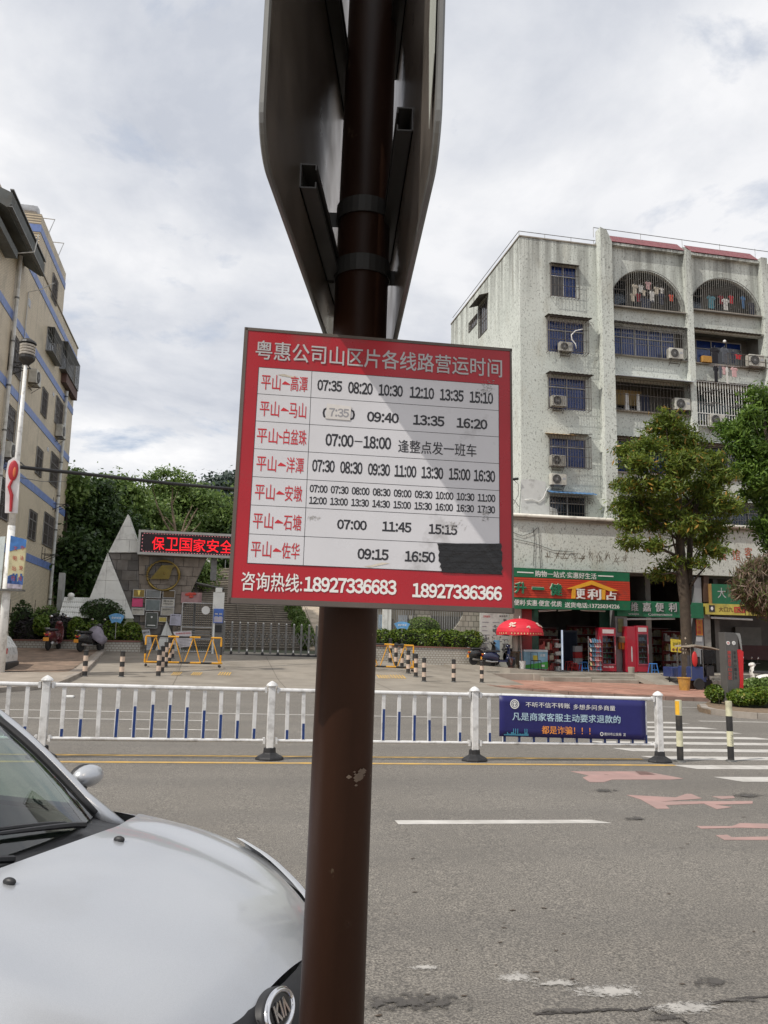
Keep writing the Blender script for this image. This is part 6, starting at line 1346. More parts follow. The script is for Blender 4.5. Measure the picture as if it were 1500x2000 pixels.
# ------------------------------------------------------------------ orange crowd barriers
def barrier(pl, pr, ht, label, Y_off=0):
    """pl, pr: feet in the picture (left, right)"""
    a, b = onf(*pl, plaza), onf(*pr, plaza); t = thing('road_barrier', label, 'barrier', tuple(a), 0, 'orange and black wheeled barriers on the forecourt')
    d = (b - a); L_ = d.length; e = d / L_; nn = Vector((-e.y, e.x, 0)); up = Vector((0, 0, 1)); h0, h1 = .16, ht
    def P(s, z, o=0): return a + e * s + up * z + nn * o
    def seg(p, q_, n, r, start=0):
        for k in range(n): MB().cyl(p.lerp(q_, k / n), p.lerp(q_, (k + 1) / n), r, n=10).build('bar_band', (orange_yellow if (k + start) % 2 == 0 else black_paint), t)
    seg(P(0, h1), P(L_, h1), 7, .038); seg(P(0, h0), P(L_, h0), 7, .034); seg(P(0.05, h0 + .03, -.34), P(L_ + .05, h0 + .03, -.34), 7, .034, 0)
    for s in (0, L_): seg(P(s, h1), P(s, h0), 3, .038); MB().cyl(P(s, h0, 0), P(s, h0 + .03, -.34), .032, n=8).build('foot_bar', orange_yellow, t)
    n = 4
    for k in range(n):
        s0, s1 = L_ * k / n, L_ * (k + .5) / n; s2 = L_ * (k + 1) / n
        MB().cyl(P(s1, h1), P(s0 + .05, h0), .022, n=8).build('brace', orange_yellow, t); MB().cyl(P(s1, h1), P(s2 - .05, h0), .022, n=8).build('brace', orange_yellow, t)
    for s in (.05, L_ - .05): MB().cyl(P(s, .055, -.36), P(s, .055, -.31), .055, n=10).build('caster', black_plastic, t); MB().cyl(P(s, .055, -.02), P(s, .055, .03), .055, n=10).build('caster', black_plastic, t)
barrier((282, 1301), (430, 1304), 1.22, 'orange and black barrier left of the brown pole before the gate')
barrier((672, 1306), (807, 1312), 1.15, 'orange and black barrier right of and partly behind the brown pole')

# ------------------------------------------------------------------ trees on the hill
def tree(name, label, base, top, blobs, mat, n, size, seed, trunk_r=.25, bark=wood_bark, grp=None, limbs=5, clump=0, clumpr=.6, shell=.35, aspect=.5):
    t = thing(name, label, 'tree', base, 0, grp); b = Vector(base); q = random.Random(seed); mid = b + (Vector(top) - b) * .55
    MB().tube([b + Vector((0, 0, -.3)), b.lerp(mid, .5) + Vector((q.uniform(-.2, .2), 0, 0)), mid], [trunk_r, trunk_r * .8, trunk_r * .6], 8).build('trunk', bark, t, smooth=True)
    bl = sorted(blobs, key=lambda k: -k[3])[:limbs]
    for k in bl: c = Vector(k[:3]); MB().tube([mid, mid.lerp(c, .5) + Vector((0, 0, -.3)), c], [trunk_r * .5, trunk_r * .32, trunk_r * .12], 6).build('limb', bark, t, smooth=True)
    leaves('crown', mat, t, blobs, n, size, aspect, .4, shell, seed=seed, clump=clump, clumpr=clumpr); return t
def pblobs(cent, Y, q, sx, sy, n=9, dep=1.0, r=.45):
    """irregular cluster of foliage masses round a picture position at depth Y; sx, sy half sizes in pixels"""
    out = []; c = atY(cent[0], cent[1], Y); k = Y / F
    for _ in range(n):
        a = q.uniform(0, 2 * math.pi); rr = q.random() ** .5 * .68; out.append((c.x + rr * math.cos(a) * sx * k, Y + q.uniform(-1, 1) * sx * k * dep * .5, c.z + rr * math.sin(a) * sy * k, sx * k * r * q.uniform(.7, 1.15), sx * k * r * dep, sy * k * r * q.uniform(.7, 1.15)))
    return out
GH = 'trees on the hill behind the gate'
TR = [((160, 1010), 58, 62, 90, leaf_dark, 'dark dense tree directly behind the beige block corner', 14000, .34), ((150, 1110), 54, 60, 70, leaf_dark, 'dark low tree between the beige block and white triangle', 7000, .34), ((225, 985), 64, 62, 60, leaf_green, 'green tree behind the tip of the white triangle', 12000, .36),
      ((215, 1080), 60, 70, 80, leaf_dark, 'dark tree behind the white triangle', 10000, .34), ((285, 1030), 70, 60, 55, leaf_green, 'mid green tree above the left end of the display', 9000, .36), ((345, 1000), 76, 66, 62, leaf_green, 'broad light green tree above the electronic display', 14000, .38),
      ((420, 1010), 80, 60, 60, leaf_green, 'green tree partly hidden by the timetable board', 9000, .38), ((135, 955), 56, 22, 34, leaf_green, 'tall narrow tree top beside the beige block', 4000, .32), ((435, 1105), 72, 50, 42, leaf_dark, 'dark tree above the hill stairs', 7000, .36), ((500, 1080), 78, 70, 80, leaf_dark, 'dark tree behind the timetable board', 5000, .4), ((395, 1125), 60, 14, 22, leaf_green, 'small green shrub tree left of the upper stairs', 2500, .25)]
for i, (c, Y, sx, sy, m_, lab, n, s) in enumerate(TR):
    q = random.Random(50 + i); bl = pblobs(c, Y, q, sx, sy, 12, .8, .42); cc = atY(c[0], c[1] + sy * .6, Y); tree('broadleaf_tree', lab, (cc.x, Y, hill(cc.x, Y)), (cc.x, Y, max(cc.z, hill(cc.x, Y) + 3)), bl, m_, n, s, 50 + i, .3, grp=GH, clump=420 if n > 5000 else 160, clumpr=.55)
# sparse tall tree with bare pale branches
t = thing('sparse_tree', 'tall thin leaved tree with bare pale branches rising over the others', 'tree', (atY(345, 1075, 66).x, 66, hill(0, 66)), 0, GH); q = random.Random(3)
b0 = atY(345, 1120, 66); 
for (pth, r_) in (([(348, 1110), (345, 1060), (340, 1020), (335, 985), (338, 950)], .16), ([(345, 1060), (322, 1020), (308, 990), (300, 960), (298, 935)], .10), ([(345, 1060), (365, 1030), (378, 1005), (386, 992)], .12), ([(352, 1050), (362, 1015), (372, 995), (376, 985)], .08), ([(340, 1030), (325, 1012), (310, 1004)], .07), ([(345, 1065), (375, 1040), (392, 1020)], .07), ([(336, 985), (350, 955), (362, 935)], .06), ([(338, 960), (325, 935), (315, 922)], .05), ([(348, 1110), (348, 1170)], .2)):
    P = [atY(x, y, 65.6) for x, y in pth]; MB().tube(P, [r_ * (1 - .7 * i / (len(P) - 1)) for i in range(len(P))], 6).build('limb', bark_pale, t)
leaves('crown', leaf_green, t, [tuple(atY(x, y, 65.8)) + (rx * 66 / F, .8, ry * 66 / F) for x, y, rx, ry in ((300, 935, 16, 12), (330, 925, 22, 8), (362, 932, 16, 9), (345, 945, 20, 10), (310, 955, 14, 10), (360, 955, 12, 12))], 2600, .26, .5, .3, .2, 9, clump=90, clumpr=.35)
# far wooded ridge
g_ = []
q = random.Random(21)
for k in range(26): x_ = q.uniform(388, 560); y_ = 925 + max(0, (470 - x_)) * .55 + q.uniform(0, 80); c = atY(x_, y_, 150); g_.append((c.x, 150 + q.uniform(-6, 6), c.z - 1.5, 4.2, 4, 3.4))
o = leaves('wooded_ridge', leaf_hill, None, g_, 22000, .8, .6, .3, .6, 33, kind='stuff', clump=500, clumpr=1.4); tag(o, 'dark distant wooded ridge left of the timetable board')
q = random.Random(22); g_ = []
for k in range(60): x_ = q.uniform(115, 520); y_ = q.uniform(1050, 1150); c = atY(x_, y_, 84); g_.append((c.x, 84 + q.uniform(-3, 3), c.z, 3.2, 3, 2.6))
o = leaves('undergrowth', leaf_dark, None, g_, 20000, .6, .6, .3, .4, 34, kind='stuff', clump=600, clumpr=1.0); tag(o, 'dark undergrowth covering the hill under the trees')
g_ = []
for k in range(110): x = q.uniform(4, 75); y = q.uniform(80, 150); g_.append((x, y, hill(x, y) + 1.5, 5, 5, 3.2))
o = leaves('hill_woodland', leaf_green, None, g_, 26000, 1.1, .6, .3, .5, 35, kind='stuff', clump=900, clumpr=1.6); tag(o, 'woodland covering the hill far behind the timetable board')
# ------------------------------------------------------------------ right apartment building
YF = 40.0; YB = 39.45; XC = 15.85; XE = 46.0; ZT = 24.2; ZL = 8.05; ZU = 5.45
rbd = thing('apartment_building', 'speckled white five storey building with arched top balconies over the shops', 'building', (22, YF, .2))
def holes_wall(mb, x0, x1, z0, z1, ya, yb, holes):
    xs_ = sorted({x0, x1, *[h[0] for h in holes], *[h[1] for h in holes]}); zs_ = sorted({z0, z1, *[h[2] for h in holes], *[h[3] for h in holes]})
    for i in range(len(xs_) - 1):
        run = None
        for j in range(len(zs_) - 1):
            cx_, cz_ = (xs_[i] + xs_[i + 1]) / 2, (zs_[j] + zs_[j + 1]) / 2; solid_ = not any(h[0] < cx_ < h[1] and h[2] < cz_ < h[3] for h in holes)
            if solid_ and run is None: run = zs_[j]
            if run is not None and (not solid_ or j == len(zs_) - 2):
                e = zs_[j + 1] if solid_ else zs_[j]; mb.box(xs_[i], xs_[i + 1], ya, yb, run, e); run = None
rq = lambda a: rectY(a[0], a[1], a[2], a[3], YF)
W1 = {'w5': (1075, 520, 1126, 581), 'w4': (1069, 627, 1141, 690), 'w3': (1071, 738, 1145, 801), 'w2': (1073, 856, 1145, 914), 'w1': (1074, 969, 1144, 1017)}
H1 = {k: rq(v) for k, v in W1.items()}
B2 = {'a5': (1197, 530, 1339, 606), 'f4': (1196, 640, 1341, 699), 'f3': (1197, 748, 1342, 806), 'f2': (1198, 860, 1343, 925), 'f1': (1200, 976, 1345, 1022)}
B3 = {'a5': (1353, 546, 1489, 613), 'f4': (1355, 653, 1492, 715), 'f3': (1357, 758, 1494, 835), 'f2': (1358, 872, 1495, 935), 'f1': (1359, 984, 1497, 1032)}
def fixx(d, xa, xb): return {k: (xa, xb, rq(v)[2], rq(v)[3]) for k, v in d.items()}
X2a, X2b, X3a, X3b = 21.2, 25.95, 26.3, 30.95
H2 = fixx(B2, X2a + .02, X2b - .02); H3 = fixx(B3, X3a + .02, X3b - .02)
mb = MB(); holes_wall(mb, XC, 20.5, ZL, ZT, YF, YF + .25, list(H1.values())); holes_wall(mb, 20.5, XE, ZL, ZT + .25, YF + .002, YF + .25, list(H2.values()) + list(H3.values()))
# arch fillets
for h in (H2['a5'], H3['a5']):
    xm_, rx_, rz_ = (h[0] + h[1]) / 2, (h[1] - h[0]) / 2, h[3] - h[2]; n = 18
    for s in (-1, 1):
        for k in range(n):
            a0, a1 = math.pi / 2 * k / n, math.pi / 2 * (k + 1) / n
            p0 = (xm_ + s * rx_ * math.cos(a0), h[2] + rz_ * math.sin(a0)); p1 = (xm_ + s * rx_ * math.cos(a1), h[2] + rz_ * math.sin(a1)); 
            mb.prism([(p0[0], YF + .002, p0[1]), (p1[0], YF + .002, p1[1]), (p1[0], YF + .002, h[3] + .001), (p0[0], YF + .002, h[3] + .001)], (0, .248, 0))
mb.build('front_wall', speck, rbd)
hs = atX(943, 622, XC); sw = [(atX(952, 622, XC).y, atX(935, 622, XC).y, atX(943, 652, XC).z, atX(943, 593, XC).z), (atX(932, 630, XC).y, atX(916, 630, XC).y, atX(924, 641, XC).z, atX(924, 622, XC).z)]
mb = MB(); M_ = Matrix(((0, 1, 0, 0), (1, 0, 0, 0), (0, 0, 1, 0), (0, 0, 0, 1))); mbs = MB(M_); holes_wall(mbs, YF + .25, 53.4, .1, ZT, XC, XC + .25, sw); mbs.build('side_wall', speck, rbd)
MB().box(XC + .25, XE, 53.1, 53.4, .1, ZT).build('rear_wall', speck, rbd); MB().box(XC + .25, XE, YF + .25, 53.1, ZT - .35, ZT - .15).build('roof', concrete, rbd)
MB().box(XE - .2, XE, YF + .25, 53.1, .1, ZT - .35).build('end_wall', speck, rbd)
MB().box(XC - .05, 20.5, YF - .05, YF + .3, ZT, ZT + .07).build('coping', concrete_light, rbd); MB().box(XC - .05, XC + .25, YF + .3, 53.4, ZT, ZT + .07).build('coping', concrete_light, rbd)
# pilasters
MB().prism([(20.5, 39.45, ZU), (21.2, 39.45, ZU), (21.2, 39.45, 24.3), (20.9, 39.45, 24.95), (20.5, 39.45, 25.1)], (0, .6, 0)).build('pilaster', speck, rbd)
MB().box(X2b, X3a, 39.6, 40.1, ZU, 24.45).build('pilaster', speck, rbd); MB().box(X3b, X3b + .4, 39.6, 40.1, ZU, 24.6).build('pilaster', speck, rbd); MB().box(36, 36.4, 39.6, 40.1, ZU, 24.6).build('pilaster', speck, rbd)
# sloping pink tile canopies
for (xa, xb) in ((21.05, 26.1), (26.3, 31.0)):
    c_ = MB().prism([(xa, 39.75, 24.28), (xa, 39.75, 24.42), (xa, 40.45, 25.1), (xa, 40.6, 25.1), (xa, 40.6, 24.28)], (xb - xa, 0, 0)).build('canopy', speck, rbd)
    for r_ in range(4):
        for k in range(10):
            x0, x1 = lerp(xa + .1, xb - .15, k / 10), lerp(xa + .1, xb - .15, (k + 1) / 10) - .01; f0, f1 = r_ / 4, (r_ + 1) / 4 + .03; o_ = .03 + .006 * r_
            MB().prism([(x0, 39.72 + .72 * f0, 24.42 + .70 * f0 + o_), (x1, 39.72 + .72 * f0, 24.42 + .70 * f0 + o_), (x1, 39.72 + .72 * f1, 24.42 + .70 * f1 + o_), (x0, 39.72 + .72 * f1, 24.42 + .70 * f1 + o_)], (0, -.02, .022)).build('roof_tile', pink_tile, c_)
mb = MB(); rz_ = .38
mb.tube([(XC, YF + .1, ZT + rz_), (20.5, YF + .1, ZT + rz_)], .02, 4); mb.tube([(XC, YF + .1, ZT + rz_), (XC, 53, ZT + rz_)], .02, 4); mb.tube([(20.5, 40.3, 25.5), (31.2, 40.3, 25.42), (40, 40.3, 25.4)], .02, 4)
for x in (XC, 17.4, 19, 20.4): mb.cyl((x, YF + .1, ZT), (x, YF + .1, ZT + rz_), .015, n=4)
for x in (20.5, 23.5, 26.2, 28.7, 31.1): mb.cyl((x, 40.3, 24.9), (x, 40.3, 25.5), .015, n=4)
mb.build('roof_rail', steel_dull, rbd)
# lower band with pipe, old sign scars
MB().box(14.9, XE, 39.35, YF + .001, ZU, ZL).build('lower_band', speck, rbd)
MB().box(14.9, XE, 39.2, 39.36, ZL - .06, ZL + .06).build('ledge', concrete_light, rbd)
MB().tube([(14.9, 39.15, ZL + .15), (31, 39.15, ZL + .12), (XE, 39.15, ZL + .08)], .10, 10).build('ledge_pipe', mk('pvc_pipe', (.62, .60, .54), .45, dirt=.3), rbd, smooth=True)
mb = MB(); scar = mk('sign_scar', (.24, .21, .17), .95, var=.3, scale=9); q = random.Random(31)
for k in range(10):
    p = atY(1072 + k * 16.4, 1083 + k * .9, 39.34); x, z = p.x, p.z
    for _ in range(7):
        a = q.choice([0, math.pi / 2, 1.0, 2.1]); l_ = q.uniform(.12, .26); cx_, cz_ = x + q.uniform(-.12, .12), z + q.uniform(-.2, .2); dx_, dz_ = math.cos(a) * l_, math.sin(a) * l_; nx_, nz2 = -math.sin(a) * .012, math.cos(a) * .012
        mb.add([(cx_ - dx_ + nx_, 39.347, cz_ - dz_ + nz2), (cx_ + dx_ + nx_, 39.347, cz_ + dz_ + nz2), (cx_ + dx_ - nx_, 39.347, cz_ + dz_ - nz2), (cx_ - dx_ - nx_, 39.347, cz_ - dz_ - nz2)], [(0, 1, 2, 3)])
mb.build('sign_scars', scar, rbd)
for i, (x_, y_) in enumerate(((1411, 1084), (1438, 1084), (1462, 1080))):
    p = atY(x_, y_, 39.33); text('宾馆客'[i], 'old_lettering', mk('faded_red', (.45, .13, .07), .7, dirt=.4, scale=9), rbd, (p.x - .24, 39.347, p.z - .3), (1, 0, 0), (0, 0, 1), .48, .62, .01, lift=.004)
mb = MB()      # wires over the band
for pts in ([(1003, 1040), (1020, 1047), (1040, 1040), (1050, 1030)], [(1041, 1030), (1044, 1050), (1042, 1105)], [(1052, 1030), (1056, 1110)], [(1003, 1052), (1040, 1060), (1080, 1075), (1120, 1078)], [(1004, 938), (1012, 945), (1013, 965), (1003, 985)], [(1003, 975), (1014, 990)]):
    mb.tube([atY(x, y, 39.3 if y > 1020 else 39.95) for x, y in pts], .014, 4)
mb.build('wall_cable', black_plastic, rbd)
# repaired plaster patch
X0, X1, Z0, Z1 = rectY(1018, 936, 1070, 1010, 39.99); MB().prism([(X0, 39.99, Z0), (X1 + .6, 39.99, Z0), (X1 + .5, 39.99, Z0 + .5), (X1 - .2, 39.99, Z0 + .7), (X1 - .1, 39.99, Z1 - .1), (X0 + .6, 39.99, Z1), (X0, 39.99, Z1 - .05)], (0, .02, 0)).build('plaster_patch', mk('fresh_plaster', (.60, .61, .60), .85, var=.06, dirt=.2), rbd)
# window builders
def window(parent, h, Y, mat=blue_curtain, n=2, tr=.68, name='window', pane=None):
    x0, x1, z0, z1 = h
    w_ = MB().box(x0, x1, Y + .10, Y + .14, z0, z1).build(name, mat, parent)
    mb = MB(); f = .05
    for a, b, c_, d_ in ((x0, x0 + f, z0, z1), (x1 - f, x1, z0, z1)): mb.box(a, b, Y + .02, Y + .08, c_, d_)
    for k in range(1, n): x = lerp(x0, x1, k / n); mb.box(x - f / 2, x + f / 2, Y + .02, Y + .08, z0, z1)
    for z in (z0, z1 - f, lerp(z0, z1, tr)): mb.box(x0 + .001, x1 - .001, Y + .015, Y + .075, z, z + f)
    mb.build('frame', frame_grey, w_)
    MB().box(x0 + f, x1 - f, Y + .05, Y + .054, z0 + f, z1 - f).build('pane', WG, w_); return w_
WG = mat_glass('window_glass', (.8, .85, .9), .25, .02)
def cage(parent, x0, x1, z0, z1, Y0, Y1, step=.14, mat=rust_bar, r=.011, hor=(0, .33, .66, 1), arcs=False, name='security_grille'):
    mb = MB(); n = max(3, int((x1 - x0) / step))
    for k in range(n + 1): x = lerp(x0, x1, k / n); mb.cyl((x, Y1, z0), (x, Y1, z1), r, n=4, cap=False)
    for f in hor: z = lerp(z0, z1, f); mb.cyl((x0, Y1 - .01, z), (x1, Y1 - .01, z), r * 1.4, n=4, cap=False)
    if abs(Y1 - Y0) > .15:
        m_ = max(2, int(abs(Y1 - Y0) / .14))
        for x in (x0, x1):
            for k in range(m_): y = lerp(Y1, Y0, (k + .5) / m_); mb.cyl((x, y, z0), (x, y, z1), r, n=4, cap=False)
            for z in (z0, z1): mb.cyl((x, Y0, z), (x, Y1, z), r * 1.4, n=4, cap=False)
        for k in range(n + 1): x = lerp(x0, x1, k / n); mb.cyl((x, Y0, z0), (x, Y1, z0), r, n=4, cap=False)
    if arcs:
        k = 0; x = x0
        while x < x1 - .2:
            c = x + .33
            for rr in (.33, .2):
                mb.tube([(c + rr * math.cos(a), Y1 - .012, z1 - .42 + rr * math.sin(a)) for a in [math.pi * i / 6 for i in range(7)]], .009, 4)
            for a in (.6, 1.2, 1.57, 1.95, 2.5): mb.cyl((c, Y1 - .012, z1 - .42), (c + .33 * math.cos(a), Y1 - .012, z1 - .42 + .33 * math.sin(a)), .008, n=4, cap=False)
            x += .66
    return mb.build(name, mat, parent)
awn_d = mk('awning_dark', (.09, .08, .07), .8, var=.3, dirt=.4)
def awning(parent, x0, x1, z, Y, d, mat=awn_d, drop=.12, corr=True, name='awning'):
    n = int((x1 - x0) / .12); mb = MB(); rows = [[], []]
    for k in range(n + 1): x = lerp(x0, x1, k / n); o = .012 * math.cos(k * math.pi); rows[0].append((x, Y, z + o)); rows[1].append((x, Y - d, z - drop + o))
    mb.grid(rows); return mb.build(name, mat, parent, solid=.012)
w_ = window(rbd, H1['w5'], YF, n=2, tr=.65); h = H1['w5']; cage(w_, h[0] - .04, h[1] + .06, h[2] - .06, h[3] + .04, YF, YF - .22, .2)
MB().box(h[0] + .05, (h[0] + h[1]) / 2 - .02, YF + .03, YF + .045, h[2] + .05, lerp(h[2], h[3], .64)).build('shutter', mk('dark_shutter', (.06, .06, .065), .6), w_); awning(w_, h[0] - .06, h[1] + .08, h[3] + .08, YF, .35)
for k, (key, dd) in enumerate((('w4', .45), ('w3', .5), ('w2', .5), ('w1', .12))):
    h = H1[key]; ww = (h[0], h[1], h[2], h[3]); win = window(rbd, ww, YF + .03, n=2, tr=.68, mat=blue_curtain if key != 'w1' else dark_glass)
    cage(win, h[0] - .06, h[1] + .06, h[2] - .05, h[3] + .02, YF, YF - dd, .15, arcs=(key in ('w4', 'w1')))
    if key in ('w4', 'w3'): awning(win, h[0] - .15, h[1] + .25, h[3] + .14, YF, dd + .1, drop=.05)
    if key == 'w2': awning(win, h[0] - .25, (h[0] + h[1]) / 2 + .25, h[3] + .2, YF, .6, mk('awning_tan', (.42, .27, .12), .8, dirt=.4), .16); awning(win, (h[0] + h[1]) / 2 + .1, h[1] + .15, h[3] + .28, YF, .5, awn_d, .12)
    if key == 'w1': awning(win, h[0] - .2, h[1] + .45, h[3] + .25, YF, .55, mk('awning_blue', (.07, .17, .33), .6, dirt=.4), .2)
for (x, y, s, lab) in ((1104, 678, .9, 'air conditioner inside the window cage with the white hose'), (1090, 784, 1.0, 'slatted air conditioner in the cage of the middle left window'), (1089, 900, 1.0, 'slatted air conditioner in the cage under the tan awning'), (1089, 937, 1.05, 'air conditioner on a bracket alone on the white wall above the blue awning'), (1318, 692, 1.05, 'air conditioner at the right end of the arched grille balcony')):
    Y_ = YF - .05 if s < 1.05 or y > 900 else YF - .02
    p = atY(x, y, Y_ - .15); a_ = ac(None, (p.x, Y_, p.z), '-y', lab=lab, s=s)
    if 'slatted' in lab:
        mb = MB()
        for k in range(6): mb.box(-.38 + k * .13, -.33 + k * .13, -.34, -.325, -.22, .22)
        mb.build('slat', mk('ac_slat', (.28, .27, .24), .6), a_, local=True)
tag(MB().tube([atY(x, y, YF - .5) for x, y in ((1126, 681), (1124, 672), (1117, 663), (1116, 654), (1124, 646), (1138, 643))], .03, 8).build('drain_hose', white_paint, smooth=True), 'white curved hose in front of a caged window', 'hose')
tag(MB().tube([atY(x, y, YF - .06) for x, y in ((1075, 948), (1067, 958), (1062, 972), (1052, 980), (1040, 975), (1024, 976))], .02, 6).build('drain_hose', white_paint, smooth=True), 'white hose hanging from the lone air conditioner', 'hose')
# side windows
for (a, b, c_, d_) in sw:
    w_ = MB().box(XC + .10, XC + .14, a, b, c_, d_).build('window', dark_glass, rbd)
    mb = MB(); [mb.cyl((XC - .02, lerp(a, b, k / 5), c_), (XC - .02, lerp(a, b, k / 5), d_), .02, n=4) for k in range(6)]; [mb.cyl((XC - .02, a, lerp(c_, d_, f)), (XC - .02, b, lerp(c_, d_, f)), .02, n=4) for f in (0, .5, 1)]; mb.build('security_grille', rust_bar, w_)
a, b, c_, d_ = sw[0]; MB().prism([(XC, a - .2, d_ + .25), (XC, b + .2, d_ + .25), (XC - .6, b + .2, d_ + .05), (XC - .6, a - .2, d_ + .05)], (0, 0, .03)).build('awning', awn_d, rbd)
# balconies: recess box behind each opening
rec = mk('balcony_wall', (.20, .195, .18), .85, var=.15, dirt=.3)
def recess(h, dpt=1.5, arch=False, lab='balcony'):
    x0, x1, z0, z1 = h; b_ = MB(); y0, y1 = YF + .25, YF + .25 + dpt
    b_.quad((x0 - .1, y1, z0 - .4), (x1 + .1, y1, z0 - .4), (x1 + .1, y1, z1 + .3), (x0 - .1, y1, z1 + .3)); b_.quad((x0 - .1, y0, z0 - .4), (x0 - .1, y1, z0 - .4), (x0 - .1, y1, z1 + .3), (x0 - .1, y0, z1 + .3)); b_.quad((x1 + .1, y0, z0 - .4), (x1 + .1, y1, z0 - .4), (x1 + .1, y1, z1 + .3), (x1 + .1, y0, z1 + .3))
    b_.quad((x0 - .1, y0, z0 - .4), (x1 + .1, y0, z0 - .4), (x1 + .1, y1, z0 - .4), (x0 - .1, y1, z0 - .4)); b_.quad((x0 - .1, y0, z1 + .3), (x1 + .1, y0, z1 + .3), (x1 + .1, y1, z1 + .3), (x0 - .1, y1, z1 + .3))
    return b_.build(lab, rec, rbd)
def sill(par, h, d=.18): MB().box(h[0], h[1], YF - d, YF + .26, h[2] - .07, h[2] - .002).build('sill', concrete_light, par)
for nm, H_ in (('b2', H2), ('b3', H3)):
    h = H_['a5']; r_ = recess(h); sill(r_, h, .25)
    xm_, rx_, rz_ = (h[0] + h[1]) / 2, (h[1] - h[0]) / 2, h[3] - h[2]; mb = MB(); n = 34
    for k in range(1, n): x = lerp(h[0], h[1], k / n); zt = h[2] + rz_ * math.sqrt(max(0, 1 - ((x - xm_) / rx_) ** 2)); mb.cyl((x, YF - .12, h[2] - .05), (x, YF - .12 if zt - h[2] > .2 else YF, zt), .013, n=4, cap=False)
    for k in range(1, n, 2):
        x = lerp(h[0], h[1], k / n); zt = rz_ * math.sqrt(max(0, 1 - ((x - xm_) / rx_) ** 2))
        for f in (.3, .75, 1.2, 1.6):
            if f + (.15 if k % 4 == 1 else 0) < zt - .1: z = h[2] + f + (.15 if k % 4 == 1 else 0); mb.cyl((x, YF - .13, z), (x + (h[1] - h[0]) / n, YF - .13, z), .011, n=4, cap=False)
    for k in range(n): x = lerp(h[0], h[1], k / n); mb.cyl((x, YF, h[2] - .06), (x + .08, YF - .35, h[2] - .12), .014, n=4, cap=False)
    mb.tube([(xm_ + rx_ * math.cos(a), YF - .12, h[2] + rz_ * math.sin(a)) for a in [math.pi * i / 20 for i in range(21)]], .02, 5); mb.cyl((h[0], YF - .36, h[2] - .12), (h[1], YF - .36, h[2] - .12), .02, n=5)
    mb.build('security_grille', mk('grey_bar', (.17, .165, .155), .6, dirt=.3), r_)
    window(r_, (h[0] + .4, h[0] + 2.0, h[2] + .5, h[3] + .1), YF + 1.6, dark_glass); MB().box(h[0] + 2.5, h[0] + 3.4, YF + 1.68, YF + 1.74, h[2] - .35, h[3] - .2).build('door', mk('door_dark', (.05, .05, .06), .5), r_)
for nm, H_, i in (('b2', H2, 0), ('b3', H3, 1)):
    h = H_['f4']; r_ = recess(h, 1.2 if i else .6); sill(r_, h)
    w_ = window(r_, (h[0] + .05, h[1] - (.5 if i else .45), h[2] + .05, h[3] - .02), YF + (1.1 if i else .3), blue_curtain, n=5 if not i else 4, tr=.66 if not i else .7)
    if not i: cage(r_, h[0], h[1], h[2] - .05, h[3] + .05, YF, YF - .25, .145, arcs=True, hor=(0, .36, .66, .82, 1), mat=mk('grey_bar', (.24, .235, .22), .6)); awning(r_, h[0], h[1], h[3] + .1, YF, .32, drop=.02)
    else:
        awning(r_, h[0], h[1], h[3] + .1, YF, .3, drop=.02); cage(r_, h[0] + 2.1, h[1] + .1, h[2] - .08, h[2] + .62, YF, YF - .4, .16, hor=(0, .5, 1)); MB().box(h[0] + 2.2, h[0] + 3.9, YF + .9, YF + .95, h[2], h[3] - .5).build('opening', dark_glass, r_)
h = H2['f3']; r_ = recess(h); sill(r_, h); cage(r_, h[0], h[1], h[2] - .05, h[3], YF, YF - .3, .2, hor=(0, .5, .8, 1), mat=rust_bar)
MB().prism([(h[0] + .0, YF + .05, h[3] + .25), (h[1] + .15, YF + .05, h[3] + .25), (h[1] + .15, YF - .75, h[3] + .02), (h[0] + .0, YF - .75, h[3] + .02)], (0, 0, .04)).build('awning', mk('awning_grey', (.42, .45, .48), .5, dirt=.3), r_)
MB().box(h[0] + .7, h[0] + 2.6, YF + 1.3, YF + 1.36, h[2] + .75, h[3] - .1).build('blind', mk('tan_blind', (.50, .36, .16), .7, var=.1), r_); window(r_, (h[0] + .9, h[0] + 2.3, h[2] + .1, h[2] + .8), YF + 1.5, dark_glass)
for (a, b, m_) in ((1.15, 1.32, white_paint), (1.85, 2.0, white_paint), (2.05, 2.3, mk('cloth_dark', (.03, .035, .06), .9)), (2.35, 2.6, MATS['cloth_dark']), (.3, .5, mk('cloth_maroon', (.20, .02, .03), .9))): MB().prism([(h[0] + a, YF + .5, h[3] - .55), (h[0] + b, YF + .5, h[3] - .55), (h[0] + b + .04, YF + .5, h[2] + .15), (h[0] + a - .03, YF + .5, h[2] + .12)], (0, .04, 0)).build('hanging_cloth', m_, r_)
p = atY(1330, 800, YF - .02); ac(None, (p.x - .1, YF - .03, h[2] + .55), '-y', lab='big pale air conditioner in the third floor balcony under the grey awning', s=1.15)
h = H3['f3']; r_ = recess(h); cage(r_, h[0] - .02, h[1] - .2, h[2] - .12, h[3] + .12, YF, YF - .35, .17, white_bar, .022, hor=(0, .28, 1)); awning(r_, h[0], h[1], h[3] + .16, YF, .42, drop=.0)
mb = MB()
for (fx, w0) in ((.35, 1.3), (2.0, 1.5)):
    for zf in (.48, .8): z = lerp(h[2], h[3], zf); x = h[0] + fx; mb.tube([(x, YF - .37, z), (x + .35, YF - .37, z), (x + .6, YF - .37, z + .16), (x + .95, YF - .37, z + .16), (x + w0, YF - .37, z)], .018, 4); [mb.tube([(x + .45 + j * .06, YF - .38, z - .05), (x + .6 + j * .06, YF - .38, z + .2 - .08 * j)], .012, 4) for j in range(3)]
mb.build('grille_ornament', mk('grey_bar', (.24, .235, .22), .6), r_); window(r_, (h[0] + .2, h[1] - .4, h[2] + .7, h[3]), YF + 1.4, mk('green_dark', (.03, .08, .05), .4), n=4)
